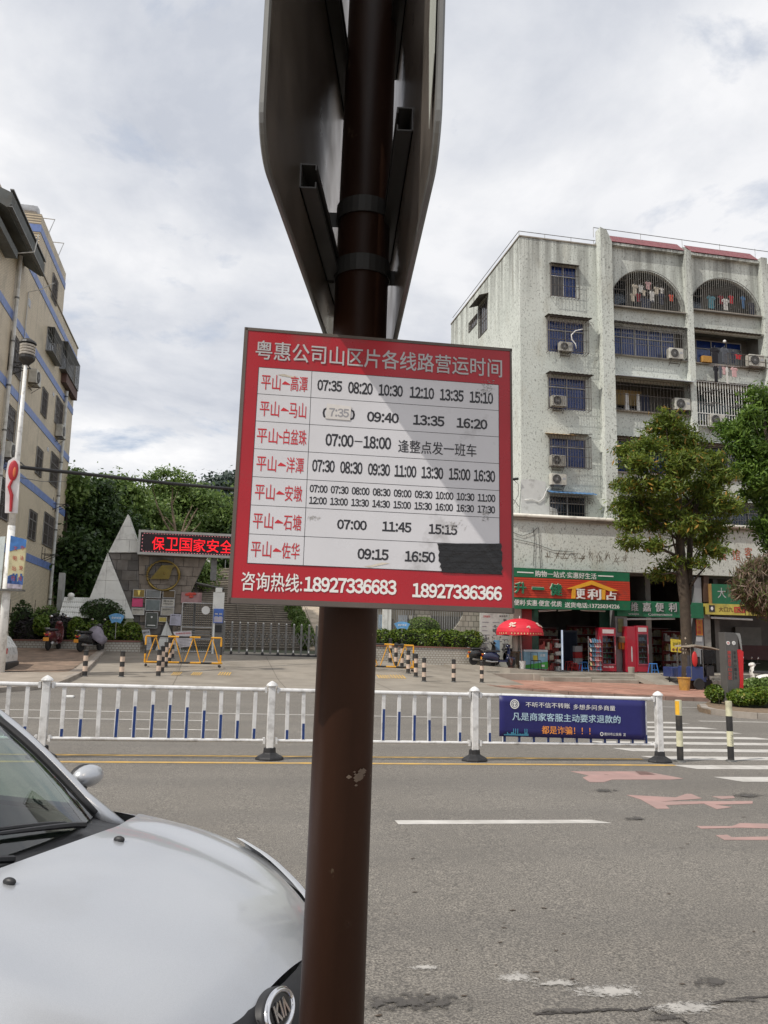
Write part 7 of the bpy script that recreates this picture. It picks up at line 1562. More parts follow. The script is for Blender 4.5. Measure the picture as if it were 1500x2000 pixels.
p = atY(1394, 826, YF - .02); ac(None, (h[0] + 1.25, YF - .02, h[2] + .28), '-y', lab='slatted air conditioner behind the white bar grille', s=1.15)
for i, H_ in enumerate((H2, H3)):
    for key in ('f2', 'f1'):
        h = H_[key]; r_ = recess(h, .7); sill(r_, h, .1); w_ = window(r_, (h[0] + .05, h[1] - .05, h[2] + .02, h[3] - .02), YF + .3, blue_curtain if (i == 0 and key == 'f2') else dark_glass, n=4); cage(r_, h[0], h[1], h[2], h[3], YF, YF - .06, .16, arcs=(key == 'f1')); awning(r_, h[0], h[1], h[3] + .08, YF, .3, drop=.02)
# laundry
def cloth(x, y, w_, h_, mat, lab, Y=None, sleeves=True, grp='clothes drying on the balconies'):
    Y = YF + .12 if Y is None else Y; p = atY(x, y, Y); k = Y / F; W, H = w_ * k / 2 * 1.25, h_ * k * 1.15
    out_ = [(-W * .45, 0), (-W * .15, -.04), (W * .15, -.04), (W * .45, 0), (W, -H * .18), (W * .85, -H * .36), (W * .6, -H * .28), (W * .62, -H), (0, -H * 1.04), (-W * .62, -H), (-W * .6, -H * .28), (-W * .85, -H * .36), (-W, -H * .18)] if sleeves else [(-W * .8, 0), (W * .8, 0), (W, -H * .5), (W * .75, -H), (0, -H * 1.05), (-W * .85, -H), (-W, -H * .45)]
    t = thing('garment', lab, 'clothes', (p.x, Y, p.z), 0, grp); MB().prism([(p.x + a, Y + .02 * math.sin(a * 9), p.z + b) for a, b in out_], (0, .035, 0)).build('fabric', mat, t, bevel=.008)
    MB().tube([(p.x, Y + .02, p.z - .02), (p.x, Y + .02, p.z + .07), (p.x + .03, Y + .02, p.z + .1)], .008, 4).build('hanger', steel, t)
cm = {k: mk('cloth_' + k, v, .9, var=.15, scale=9) for k, v in dict(cream=(.58, .52, .42), pink=(.60, .38, .38), white=(.66, .65, .62), coral=(.62, .10, .06), teal=(.07, .22, .28), maroon=(.20, .02, .03), red=(.50, .03, .04), blue=(.03, .13, .30), dark=(.03, .035, .06), grey=(.10, .11, .13), black=(.015, .015, .02), orange=(.42, .22, .05)).items()}
for a in ((1240, 555, 14, 22, 'cream', 'cream shirt at the left of the first arched balcony'), (1252, 556, 12, 16, 'white', 'small off white top in the first arch'), (1266, 550, 14, 16, 'pink', 'pink cloth highest in the first arch'), (1258, 566, 10, 12, 'cream', 'cream cloth below the pink one in the first arch'), (1283, 560, 14, 15, 'cream', 'beige garment right of centre in the first arch'), (1293, 562, 9, 12, 'white', 'small white garment right in the first arch'), (1236, 573, 13, 16, 'cream', 'lower cream garment at the left of the first arch'),
          (1247, 573, 12, 17, 'maroon', 'maroon garment in the first arch'), (1274, 568, 14, 22, 'white', 'white shirt hanging low in the first arch'), (1311, 575, 12, 14, 'coral', 'bright coral cloth at the right of the first arch'), (1262, 582, 30, 24, 'dark', 'dark clothes hanging low in the first arch'), (1292, 572, 14, 24, 'dark', 'dark blue garment in the first arch'),
          (1389, 577, 20, 27, 'teal', 'teal vest in the second arched balcony'), (1408, 577, 14, 18, 'maroon', 'dark red top in the second arch'), (1417, 583, 17, 24, 'white', 'white T shirt in the second arch'), (1428, 577, 12, 17, 'red', 'red top in the second arch'), (1451, 578, 11, 26, 'blue', 'blue garment in the second arch'), (1468, 590, 18, 26, 'dark', 'dark trousers at the right of the second arch'),
          (1396, 678, 20, 34, 'black', 'black coat hanging on the fourth floor balcony'), (1415, 678, 18, 32, 'grey', 'grey shirt hanging on the fourth floor balcony'), (1442, 692, 16, 10, 'red', 'small red cloth on the fourth floor balcony'), (1432, 686, 12, 24, 'dark', 'dark blue garment beside the grey shirt')): cloth(a[0], a[1], a[2], a[3], cm[a[4]], a[5], YF + .12 if a[1] < 640 else YF - .1)
for a in ((1398, 714, 12, 33, 'black', 'long black garment hung below the fourth floor sill'), (1407, 714, 8, 25, 'grey', 'grey garment hung below the sill'), (1414, 716, 9, 16, 'pink', 'small pink garment hung below the sill'), (1420, 716, 6, 35, 'white', 'long white cloth hung below the sill'), (1434, 717, 16, 20, 'pink', 'pink shirt hung below the fourth floor sill')): cloth(a[0], a[1], a[2], a[3], cm[a[4]], a[5], YF - .45)
tag(MB().tube([atY(1385, 713, YF - .45), atY(1445, 717, YF - .45)], .015, 5).build('drying_pole', steel), 'drying pole below the fourth floor balcony', 'pole')
p = atY(1415, 667, YF - .1); tag(MB().ell(p, (.10, .10, .10), 12, 8).build('balcony_lamp', white_paint, smooth=True), 'round white globe lamp on the fourth floor balcony', 'lamp')
X0, X1, Z0, Z1 = rectY(1368, 697, 1387, 709, YF - .1); tag(MB().cbox(X0, X1, YF - .3, YF - .02, Z0, Z1, .03).build('crate', cm['orange']), 'orange crate on the fourth floor balcony sill', 'crate')
p = atY(1470, 708, YF); ac(None, (p.x, YF - .02, p.z), '-y', lab='slatted air conditioner behind low bars at the right of the fourth floor', s=1.2)

# ------------------------------------------------------------------ ground floor shops
YS = 41.3; ZF = .2
shop = thing('shop_row', 'dim ground floor shop units under the white building', 'shops', (22, YS, ZF))
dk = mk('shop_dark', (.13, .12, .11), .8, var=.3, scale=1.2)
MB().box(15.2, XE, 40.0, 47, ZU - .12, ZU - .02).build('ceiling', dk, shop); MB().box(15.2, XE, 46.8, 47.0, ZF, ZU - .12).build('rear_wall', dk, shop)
MB().box(15.2, XE, 38.9, 47, ZF - .1, ZF + .004).build('floor', mk('shop_floor', (.20, .19, .17), .6, dirt=.4), shop)
def colm(x0, x1, y0, y1, ya, yb, name, mat): X0, X1, Z0, Z1 = rectY(x0, y0, x1, y1, ya); return MB().box(X0, X1, ya, yb, ZF, ZU - .12 if y0 < 1200 else Z1).build(name, mat, shop)
colm(1003, 1019, 1190, 1308, 39.6, 40.2, 'pillar', mk('old_pillar', (.25, .23, .20), .8, dirt=.5)); colm(1020, 1039, 1190, 1308, 39.9, 40.1, 'side_panel', mk('panel_red', (.30, .02, .02), .5, dirt=.2)); colm(1039, 1052, 1190, 1308, 39.95, 46.8, 'partition', mk('panel_green', (.01, .06, .035), .5, dirt=.2))
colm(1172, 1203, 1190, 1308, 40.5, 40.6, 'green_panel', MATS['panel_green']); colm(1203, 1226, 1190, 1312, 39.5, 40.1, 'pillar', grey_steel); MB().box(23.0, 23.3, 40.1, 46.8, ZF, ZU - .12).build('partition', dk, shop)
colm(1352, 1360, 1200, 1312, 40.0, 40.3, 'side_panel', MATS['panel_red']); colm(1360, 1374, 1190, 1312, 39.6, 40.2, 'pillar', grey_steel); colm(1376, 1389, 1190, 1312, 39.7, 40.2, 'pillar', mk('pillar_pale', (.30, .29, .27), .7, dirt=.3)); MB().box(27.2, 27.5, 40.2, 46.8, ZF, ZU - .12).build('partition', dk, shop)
MB().box(27.6, XE, 46.5, 46.79, ZF, 1.7).build('dado', mk('dado_maroon', (.10, .03, .03), .6), shop); X0, X1, Z0, Z1 = rectY(1440, 1225, 1490, 1300, 46.4); MB().box(X0, X1, 46.5, 46.78, 1.7, Z1).build('pale_wall', mk('pale_inner', (.22, .21, .19), .8), shop)
# fluorescent tubes under the signs
tubem = mk('tube_white', (.70, .72, .70), .4)
for i, (x0, y0, x1, y1, lab) in enumerate(((1052, 1194, 1086, 1192, 'unlit fluorescent tube under the orange sign, left'), (1090, 1193, 1116, 1191, 'short unlit tube under the orange sign, middle'), (1134, 1192, 1182, 1194, 'unlit tube under the orange sign, right'), (1224, 1210, 1318, 1209, 'long unlit tube under the green shop sign'), (1388, 1207, 1470, 1211, 'unlit tube under the yellow sign'))):
    a, b = atY(x0, y0, 39.5), atY(x1, y1, 39.5); t = thing('tube_light', lab, 'light', tuple(a), 0, 'unlit tubes under the shop signs'); MB().cyl(a, b, .03, n=8).build('tube', tubem, t); MB().tube([a + Vector((0, .0, .05)), b + Vector((0, 0, .05))], .025, 4).build('housing', steel, t); MB().cyl(a.lerp(b, .5), a.lerp(b, .5) + Vector((0, 0, .25)), .012, n=4).build('hanger', steel_dull, t)
# sign 1
YG = 38.85
s1 = thing('shop_sign', 'red and green convenience shop sign with white and yellow house shaped lettering', 'shop sign', (18, YG, 4))
xl, xr = atY(985, 1150, YG).x, atY(1230, 1155, YG).x
def zz1(x, ya, yb): f = (x - xl) / (xr - xl); return lerp(atY(1003, ya, YG).z, atY(1230, yb, YG).z, f)
def bandq(ya, yb, yc, yd, off, name, mat): MB().prism([(xl, YG - off, zz1(xl, yb, yd)), (xr, YG - off, zz1(xr, yb, yd)), (xr, YG - off, zz1(xr, ya, yc)), (xl, YG - off, zz1(xl, ya, yc))], (0, .25 + off, 0)).build(name, mat, s1)
bandq(1108, 1126, 1119, 1136, .02, 'upper_band', green_sign); bandq(1167, 1189, 1174, 1192, .02, 'lower_band', green_sign); bandq(1127, 1166.5, 1136.3, 1173.7, .0, 'backing', mk('sign_dark_red', (.22, .02, .01), .6))
for k in range(9):
    ya, yb = lerp(1127, 1166.5, k / 9), lerp(1127, 1166.5, (k + .86) / 9); yc, yd = lerp(1136.5, 1173.7, k / 9), lerp(1136.5, 1173.7, (k + .86) / 9); bandq(ya, yb, yc, yd, .02, 'slat', red_sign)
def stx(par, s, x0, y0, x1, y1, mat, Y, sl=.0, bold=.012, ext=.0, lift=.006, name='lettering'):
    a = atY(x0, y1, Y); b = atY(x1, y1 + (x1 - x0) * sl, Y); t_ = atY(x0, y0, Y); ex_ = (b - a); w_ = ex_.length; ex_.normalize(); ey_ = Vector((-ex_.z, 0, ex_.x)); return text(s, name, mat, par, a, ex_, ey_, w_, t_.z - a.z, bold, ext, lift)
YT = YG - .022; SL = .048
stx(s1, '购物一站式·实惠好生活', 1045, 1114, 1165, 1126, txt_white, YT, SL, .015); stx(s1, '便利·实惠·便宜·优质', 1004, 1170.5, 1097, 1182, txt_white, YT, .036, .015); stx(s1, '送货电话:13725034226', 1103, 1176, 1210, 1186.5, txt_white, YT, .03, .02)
for (x0, y0, x1) in ((1010, 1117.3, 1042), (1168, 1124.5, 1198)): a, b = atY(x0, y0, YT), atY(x1, y0 + (x1 - x0) * SL, YT); MB().prism([a + Vector((0, 0, -.03)), b + Vector((0, 0, -.03)), b + Vector((0, 0, .03)), a + Vector((0, 0, .03))], (0, -.01, 0)).build('rule', txt_white, s1)
gl = mk('letter_green', (.01, .15, .07), .45); gw = mk('letter_edge', (.55, .58, .45), .5)
for ch, x0, y0, x1, y1 in (('升', 1004, 1136, 1026, 1158), ('一', 1038, 1146, 1061, 1151), ('健', 1073, 1139, 1096, 1162)): stx(s1, ch, x0 + 1.2, y0 + 1, x1 + 1.2, y1 + 1, gl, YT - .05, .04, .02, .03, .02); stx(s1, ch, x0, y0, x1, y1, gw, YT, .04, .012, .02, .02)
hy = mk('house_yellow', (.75, .38, .03), .45)
hp = [(1106, 1150), (1155, 1134), (1207, 1154), (1190, 1155), (1155, 1142), (1127, 1150)]; P = [atY(x, y, YT - .02) for x, y in hp]; MB().prism(P, (0, -.06, 0)).build('house_roof', hy, s1)
for xy in ([(1117, 1149), (1124, 1149), (1123, 1169), (1116, 1169)], [(1174, 1151), (1182, 1152), (1181, 1171), (1174, 1171)]): MB().prism([atY(x, y, YT - .02) for x, y in xy], (0, -.05, 0)).build('house_post', hy, s1)
for ch, x0, y0, x1, y1 in (('更', 1124.5, 1150, 1142, 1169.5), ('利', 1147, 1150, 1173, 1171), ('占', 1184, 1155, 1203, 1171.5)): stx(s1, ch, x0, y0, x1, y1, txt_white, YT, .04, .03, .03, .02)
# sign 2
YG2 = 39.25; X0, X1, Z0, Z1 = rectY(1205, 1175, 1374, 1205.5, YG2); s2 = thing('shop_sign', 'dark green shop sign with silver lettering partly behind the tree trunk', 'shop sign', (25, YG2, 4)); MB().box(X0, X1, YG2, YG2 + .3, Z0, Z1).build('board', green_sign, s2, bevel=.01)
for ch, x0, x1 in (('维', 1232, 1246), ('嘉', 1255, 1271), ('便', 1280, 1296), ('利', 1306, 1321), ('店', 1331, 1347)): stx(s2, ch, x0, 1176.5 + (x0 - 1232) * .015, x1, 1194 + (x0 - 1232) * .015, txt_grey, YG2 - .002, .01, .02, .02, .01)
stx(s2, 'weijia', 1227, 1197, 1248, 1202, txt_grey, YG2 - .002, .01, .01); stx(s2, 'Convenience', 1266, 1197, 1313, 1202.5, txt_grey, YG2 - .002, .01, .015); stx(s2, 'store', 1328, 1198, 1350, 1203, txt_grey, YG2 - .002, .01, .015)
# sign 3
X0, X1, Z0, Z1 = rectY(1390, 1143, 1540, 1182, 39.3); s3 = thing('shop_sign', 'plain green shop sign with two pale brushed characters at the right edge', 'shop sign', (29, 39.3, 4)); MB().box(X0, X1 + 2, 39.3, 39.6, Z0, Z1).build('board', green_sign, s3); MB().box(X0 - .06, X0, 39.28, 39.62, Z0, Z1).build('edge', mk('wood_edge', (.3, .18, .06), .6), s3)
stx(s3, '大', 1402, 1148, 1418, 1168, txt_grey, 39.298, 0, .0); stx(s3, '七', 1433, 1150, 1456, 1168, txt_grey, 39.298, 0, .0)
MB().box(atY(1374, 1170, 39.6).x, X0, 39.5, 39.8, 4.0, ZU - .05).build('side_panel', mk('brown_panel', (.08, .045, .03), .7), s3)
X0, X1, Z0, Z1 = rectY(1379, 1181, 1540, 1202, 39.25); s4 = thing('shop_sign', 'long yellow snack shop sign with black logo and a red block of lettering', 'shop sign', (29, 39.25, 3.6)); MB().box(X0, X1 + 2, 39.25, 39.5, Z0, Z1).build('board', mk('sign_yellow', (.50, .42, .08), .5, var=.2, scale=2, dirt=.2), s4)
X0, X1, Z0, Z1 = rectY(1385, 1182, 1396, 1195, 39.24); MB().box(X0, X1, 39.235, 39.248, Z0, Z1).build('logo', ink, s4); MB().ell(((X0 + X1) / 2, 39.23, (Z0 + Z1) / 2), (.08, .005, .10), 10, 6).build('logo_mark', txt_white, s4)
stx(s4, '大口九', 1404, 1185, 1432, 1195, mk('brown_ink', (.15, .07, .02), .5), 39.248, .01, .02); X0, X1, Z0, Z1 = rectY(1434, 1185.5, 1455, 1196.5, 39.24); MB().box(X0, X1, 39.238, 39.249, Z0, Z1).build('red_block', print_red, s4); stx(s4, '奶茶', 1436, 1187, 1453, 1195.5, MATS['sign_yellow'], 39.236, 0, .0); stx(s4, '小吃', 1458, 1186.5, 1478, 1196.5, MATS['faded_red'], 39.248, .01, .01)
# pillar trims: posters and phone
X0, X1, Z0, Z1 = rectY(1206, 1207, 1219, 1236, 39.45); t = thing('framed_poster', 'narrow framed green and yellow poster on the grey pillar', 'poster', (X0, 39.48, Z0)); MB().box(X0, X1, 39.46, 39.5, Z0, Z1).build('frame', steel_dull, t); MB().box(X0 + .04, X1 - .04, 39.452, 39.46, Z0 + .04, Z1 - .04).build('print', mk('poster_green', (.15, .16, .06), .5, var=.5, scale=3), t)
t = thing('public_telephone', 'orange public telephone hood on the grey pillar', 'telephone', (0, 0, 0)); X0, X1, Z0, Z1 = rectY(1206, 1243, 1223, 1268, 39.4); t.location = (X0, 39.4, Z0); op = mk('phone_orange', (.55, .20, .02), .4, dirt=.3)
MB().cbox(X0 + .05, X1 - .05, 39.25, 39.5, Z0, Z1 - .25, .04).build('body', op, t); MB().cbox(X0 - .02, X1 + .03, 39.15, 39.5, Z1 - .32, Z1, .06).build('hood', mk('phone_hood', (.16, .12, .08), .5), t); MB().tube([(X0 + .12, 39.23, Z1 - .4), (X0 + .1, 39.2, (Z0 + Z1) / 2), (X0 + .13, 39.23, Z0 + .08)], .025, 6).build('handset', black_plastic, t); MB().tube([(X0 + .12, 39.24, Z0 + .1), (X0 + .2, 39.26, Z0 - .25), (X0 + .28, 39.4, Z0 - .5), (X0 + .25, 39.45, ZF + .1)], .012, 5).build('cord', black_plastic, t)
X0, X1, Z0, Z1 = rectY(1360.5, 1210, 1372, 1241, 39.55); t = thing('vertical_sign', 'small vertical orange sign with red characters on the pillar', 'sign', (X0, 39.55, Z0)); MB().box(X0, X1, 39.55, 39.6, Z0, Z1).build('panel', mk('sign_orange', (.50, .22, .02), .5), t); MB().box(X0 - .02, X0, 39.54, 39.6, Z0, Z1).build('edge', print_red, t); MB().box(X1, X1 + .02, 39.54, 39.6, Z0, Z1).build('edge', print_red, t)
for k, ch in enumerate('关东煮'): stx(t, ch, 1362.5, 1212 + k * 9.6, 1370.5, 1220 + k * 9.6, print_red, 39.548, 0, .012)
X0, X1, Z0, Z1 = rectY(1361, 1244, 1372, 1253, 39.55); tag(MB().box(X0, X1, 39.57, 39.598, Z0, Z1).build('paper_notice', txt_grey), 'small pale paper notice under the vertical orange sign', 'notice')
# drinks fridges
def fridge(x0, y0, x1, y1, Y, lab, side=0, dz=0):
    X0, X1, Z0, Z1 = rectY(x0, y0, x1, y1, Y); Z0 = ZF + .01; t = thing('drinks_fridge', lab, 'fridge', ((X0 + X1) / 2, Y, Z0), 0, 'red glass door drinks fridges'); fr_ = mk('fridge_red', (.36, .012, .03), .35, coat=.3, dirt=.1)
    sx = X0 + side; H = Z1 - Z0
    MB().box(sx, X1, Y + .55, Y + .6, Z0 + .05, Z1).build('back', fr_, t); MB().box(sx, sx + .04, Y, Y + .55, Z0 + .05, Z1).build('side', fr_, t); MB().box(X1 - .04, X1, Y, Y + .55, Z0 + .05, Z1).build('side', fr_, t)
    MB().cbox(sx + .04, X1 - .04, Y, Y + .55, Z1 - H * .16, Z1, .01).build('top_box', fr_, t); MB().cbox(sx + .04, X1 - .04, Y, Y + .55, Z0 + .05, Z0 + H * .16, .01).build('plinth', fr_, t)
    MB().box(sx + .1, X1 - .1, Y - .012, Y, Z1 - H * .13, Z1 - H * .04).build('header_panel', mk('header_white', (.60, .55, .55), .4), t)
    for (a, b, c_, d_) in ((sx + .03, sx + .08, Z0 + H * .16, Z1 - H * .16), (X1 - .08, X1 - .03, Z0 + H * .16, Z1 - H * .16), (sx + .08, X1 - .08, Z0 + H * .16, Z0 + H * .185), (sx + .08, X1 - .08, Z1 - H * .185, Z1 - H * .16)): MB().box(a, b, Y - .03, Y - .002, c_, d_).build('door_frame', mk('fridge_trim', (.30, .05, .07), .4), t)
    MB().box(sx + .08, X1 - .08, Y - .018, Y - .012, Z0 + H * .185, Z1 - H * .185).build('glass_door', WG, t); MB().tube([(X1 - .055, Y - .035, Z0 + H * .4), (X1 - .055, Y - .06, Z0 + H * .5), (X1 - .055, Y - .035, Z0 + H * .6)], .012, 5).build('handle', steel, t)
    q = random.Random(int(x0)); bm = [mk('bottle_' + k, v, .25) for k, v in (('white', (.5, .5, .48)), ('green', (.05, .25, .1)), ('cola', (.06, .02, .015)), ('orange', (.5, .2, .03)), ('clear', (.3, .38, .42)))]
    for s in range(5):
        z = Z0 + H * (.2 + .122 * s); MB().box(sx + .05, X1 - .05, Y + .05, Y + .5, z - .015, z).build('shelf', steel, t)
        n_ = int((X1 - sx - .2) / .085)
        for k in range(n_): x = sx + .12 + k * .085; MB().lathe([(.03, 0), (.03, .11), (.012, .15), (.012, .175)], (x, Y + .1, z), 7).build('bottle', bm[(q.randrange(5) if k % 3 == 0 else s) % 5], t)
    if side: 
        MB().box(X0, sx - .01, Y + .05, Y + .6, Z0 + .02, Z1 - .05).build('side_cabinet', fr_, t); xm_ = (X0 + sx) / 2; MB().lathe([(.06, 0), (.07, .3), (.065, .7), (.03, .95), (.03, 1.05)], (xm_, Y + .06, Z0 + .55), 10, 1, .2).build('bottle_print', txt_grey, t)
    else: stx(t, '可口可乐', x0 + 4, y1 - 8.5, x1 - 4, y1 - 4.5, txt_white, Y - .002, 0, .02)
    for c_ in (sx + .08, X1 - .08): MB().cyl((c_, Y + .1, Z0 - .005), (c_, Y + .1, Z0 + .05), .03, n=8).build('foot', black_plastic, t)
    return t
fridge(1174, 1226, 1203, 1309, 38.95, 'red drinks fridge left of the grey pillar with the telephone'); fridge(1226, 1222, 1267, 1311, 38.9, 'red drinks fridge right of the grey pillar with a bottle picture on its side', .52)
# chest freezer
X0, X1, Z0, Z1 = rectY(1023, 1269, 1070, 1306, 38.9); zf_ = zplat((X0 + X1) / 2); t = thing('chest_freezer', 'chest freezer wrapped in blue sky and green grass print', 'freezer', ((X0 + X1) / 2, 38.9, zf_)); H = Z1 - zf_
MB().cbox(X0, X1, 38.9, 39.5, zf_ + .04, Z1 - .1, .02).build('body', mk('freezer_sky', (.22, .42, .55), .4, var=.3, scale=2), t); MB().cbox(X0 - .01, X1 + .01, 38.88, 39.52, Z1 - .1, Z1 + .0, .02).build('lid', mk('freezer_lid', (.55, .62, .66), .35), t)
MB().prism([(X0, 38.895, zf_ + .06), (X1, 38.895, zf_ + .06), (X1, 38.895, zf_ + .42), (X0 + .9, 38.895, zf_ + .36), (X0, 38.895, zf_ + .22)], (0, -.004, 0)).build('grass_print', mk('grass_print', (.06, .36, .05), .5, var=.3, scale=5), t)
MB().lathe([(.10, 0), (.14, .28), (.12, .3)], (X0 + .62, 38.89, zf_ + .42), 10, 1, .08).build('cup_print', mk('cup_yellow', (.6, .5, .05), .5), t); stx(t, '冰爽', 1054, 1277, 1065, 1283, txt_white, 38.893, 0, .01); MB().box(X1 - .34, X1 - .18, 38.885, 38.894, zf_ + .15, zf_ + .26).build('price_tag', txt_white, t)
# umbrella
pu = atY(1020, 1300, 38.4); ux, uy, uz = pu.x, 38.4, zplat(pu.x); t = thing('parasol', 'red parasol with pale flower prints in a white bucket base by the shop', 'parasol', (ux, uy, uz)); top = atY(1014, 1208, 38.4).z; rim = atY(1014, 1234, 38.4).z; RR = (atY(1060, 1234, 38.4).x - atY(970, 1234, 38.4).x) / 2; ax_ = atY(1015, 1220, 38.4).x
n = 8; rings_ = []
for j in range(7):
    f = j / 6; rr = RR * math.sin(f * 1.5) / math.sin(1.5); zz_ = top - (top - rim) * (1 - math.cos(f * 1.5)) / (1 - math.cos(1.5)); row = []
    for k in range(n * 4 + 1): a = 2 * math.pi * k / (n * 4); sc_ = 1 - .05 * f * abs(math.sin(a * n / 2)) ; row.append((ax_ + rr * sc_ * math.cos(a), uy + rr * sc_ * math.sin(a), zz_))
    rings_.append(row)
MB().grid(rings_).build('canopy', red_cloth, t, smooth=False, solid=.004)
row2 = [[(x, y, z) for x, y, z in rings_[-1]], [(ax_ + (x - ax_) * 1.005, uy + (y - uy) * 1.005, z - .17 - .02 * math.sin(k * 1.57)) for k, (x, y, z) in enumerate(rings_[-1])]]; MB().grid(row2).build('valance', mk('valance_red', (.50, .02, .03), .6), t, solid=.003)
mb = MB()
for k in range(1, 48): a = math.pi + math.pi * k / 48; mb.add([(ax_ + (RR * 1.0) * math.cos(a + d_) * .965, uy + RR * 1.0 * math.sin(a + d_) * 1.0 - .012, rim - z_) for d_, z_ in ((-.018, .05), (.018, .05), (.018, .12), (-.018, .12))], [(0, 1, 2, 3)]) if k % 2 else None
mb.build('valance_lettering', mk('valance_gold', (.65, .5, .25), .5), t)
mb = MB(); q = random.Random(4)
for ang, f0, sz in ((math.pi * 1.27, .68, .26), (math.pi * 1.50, .80, .13), (math.pi * 1.75, .66, .28)):
    for _ in range(14):
        da, df = q.uniform(-1, 1) * sz * .55, q.uniform(-1, 1) * sz * .45; f = f0 + df; a = ang + da; rr = RR * math.sin(f * 1.5) / math.sin(1.5); zz_ = top - (top - rim) * (1 - math.cos(f * 1.5)) / (1 - math.cos(1.5)); c = Vector((ax_ + rr * math.cos(a) * 1.0, uy + rr * math.sin(a), zz_ + .012)); s = sz * .22
        e1 = Vector((-math.sin(a), math.cos(a), 0)); e2 = Vector((math.cos(a) * .7, math.sin(a) * .7, -.6)); nn = e1.cross(e2) * -.01
        mb.add([c + e1 * s * math.cos(b) + e2 * s * math.sin(b) + nn * (1 if nn.z > 0 else -1) for b in [i * math.pi / 3 for i in range(6)]], [tuple(range(6))])
mb.build('flower_print', mk('flower_pale', (.65, .50, .42), .6), t)
MB().cyl((ux, uy, uz + .05), (ax_, uy, top), .028, n=8).build('pole', mk('parasol_pole', (.50, .38, .36), .5), t); MB().lathe([(.02, 0), (.03, .06), (.0, .14)], (ax_, uy, top), 8).build('finial', txt_white, t)
for k in range(8): a = 2 * math.pi * k / 8; MB().cyl((ax_, uy, rim - .25 + .35), (ax_ + RR * .94 * math.cos(a), uy + RR * .94 * math.sin(a), rim + .03), .010, n=4).build('rib', steel, t)
MB().lathe([(.15, .0), (.175, .38), (.165, .39), (.15, .3)], (ux, uy, uz), 18).build('bucket', mk('bucket_white', (.55, .54, .52), .5, dirt=.3, scale=9), t)
# stools, chairs, rack, bins, boxes
def stool(x, y, Yv, col_, lab, H=.45, w=.16):
    p = atY(x, y, Yv); z = zplat(p.x); t = thing('plastic_stool', lab, 'stool', (p.x, Yv, z)); MB().cbox(p.x - w, p.x + w, Yv - w, Yv + w, z + H - .04, z + H, .02).build('seat', col_, t)
    for a in (-1, 1):
        for b in (-1, 1): MB().cyl((p.x + a * (w + .03), Yv + b * (w + .03), z), (p.x + a * (w - .03), Yv + b * (w - .03), z + H - .03), .022, n=6).build('leg', col_, t)
    MB().box(p.x - w, p.x + w, Yv - w - .01, Yv - w + .01, z + .15, z + .19).build('stretcher', col_, t)
stool(1276, 1313, 38.7, blue_plastic, 'blue plastic stool beside the right drinks fridge', .5); stool(1120, 1301, 40.3, red_plastic, 'red plastic stool inside the left shop', .42); stool(1140, 1301, 40.0, blue_plastic, 'blue plastic stool inside the left shop', .5); stool(1112, 1300, 40.9, red_plastic, 'second red stool deeper in the left shop', .5)
def wchair(x, Yv, lab):
    p = atY(x, 1306, Yv); z = zplat(p.x); t = thing('metal_chair', lab, 'chair', (p.x, Yv, z)); w = .19; MB().cbox(p.x - w, p.x + w, Yv - w, Yv + w, z + .44, z + .48, .015).build('seat', black_plastic, t)
    for a in (-1, 1):
        for b in (-1, 1): MB().tube([(p.x + a * (w + .02), Yv + b * (w + .02), z), (p.x + a * w, Yv + b * w, z + .45)], .014, 6).build('leg', black_plastic, t)
    MB().tube([(p.x - w, Yv + w, z + .45), (p.x - w * .9, Yv + w + .05, z + .85), (p.x + w * .9, Yv + w + .05, z + .85), (p.x + w, Yv + w, z + .45)], .014, 6).build('backrest', black_plastic, t)
wchair(1047, 38.4, 'black metal chair in front of the chest freezer'); wchair(1084, 38.6, 'black metal chair right of the chest freezer')
X0, X1, Z0, Z1 = rectY(1152, 1243, 1175, 1308, 38.75); t = thing('magazine_rack', 'tall wire rack crammed with packets and magazines', 'rack', ((X0 + X1) / 2, 38.8, ZF)); q = random.Random(3)
for x in (X0, X1): MB().cyl((x, 38.9, ZF), (x, 38.9, Z1), .015, n=5).build('upright', steel, t)
for r_ in range(7):
    z = ZF + .12 + r_ * (Z1 - ZF - .2) / 7; MB().box(X0, X1, 38.68, 38.9, z - .01, z).build('shelf', steel, t)
    for k in range(5): x = lerp(X0, X1, (k + .1) / 5); c_ = q.choice([(.5, .48, .44), (.4, .1, .08), (.1, .2, .3), (.45, .4, .2), (.2, .2, .22), (.15, .3, .15), (.5, .3, .3)]); MB().prism([(x, 38.72, z), (x + .1, 38.72, z), (x + .1, 38.80, z + q.uniform(.15, .22)), (x, 38.80, z + q.uniform(.15, .22))], (0, .012, 0)).build('packet', mk('packet_%d' % int(c_[0] * 100 + c_[2] * 31), c_, .4, var=.4, scale=14), t)
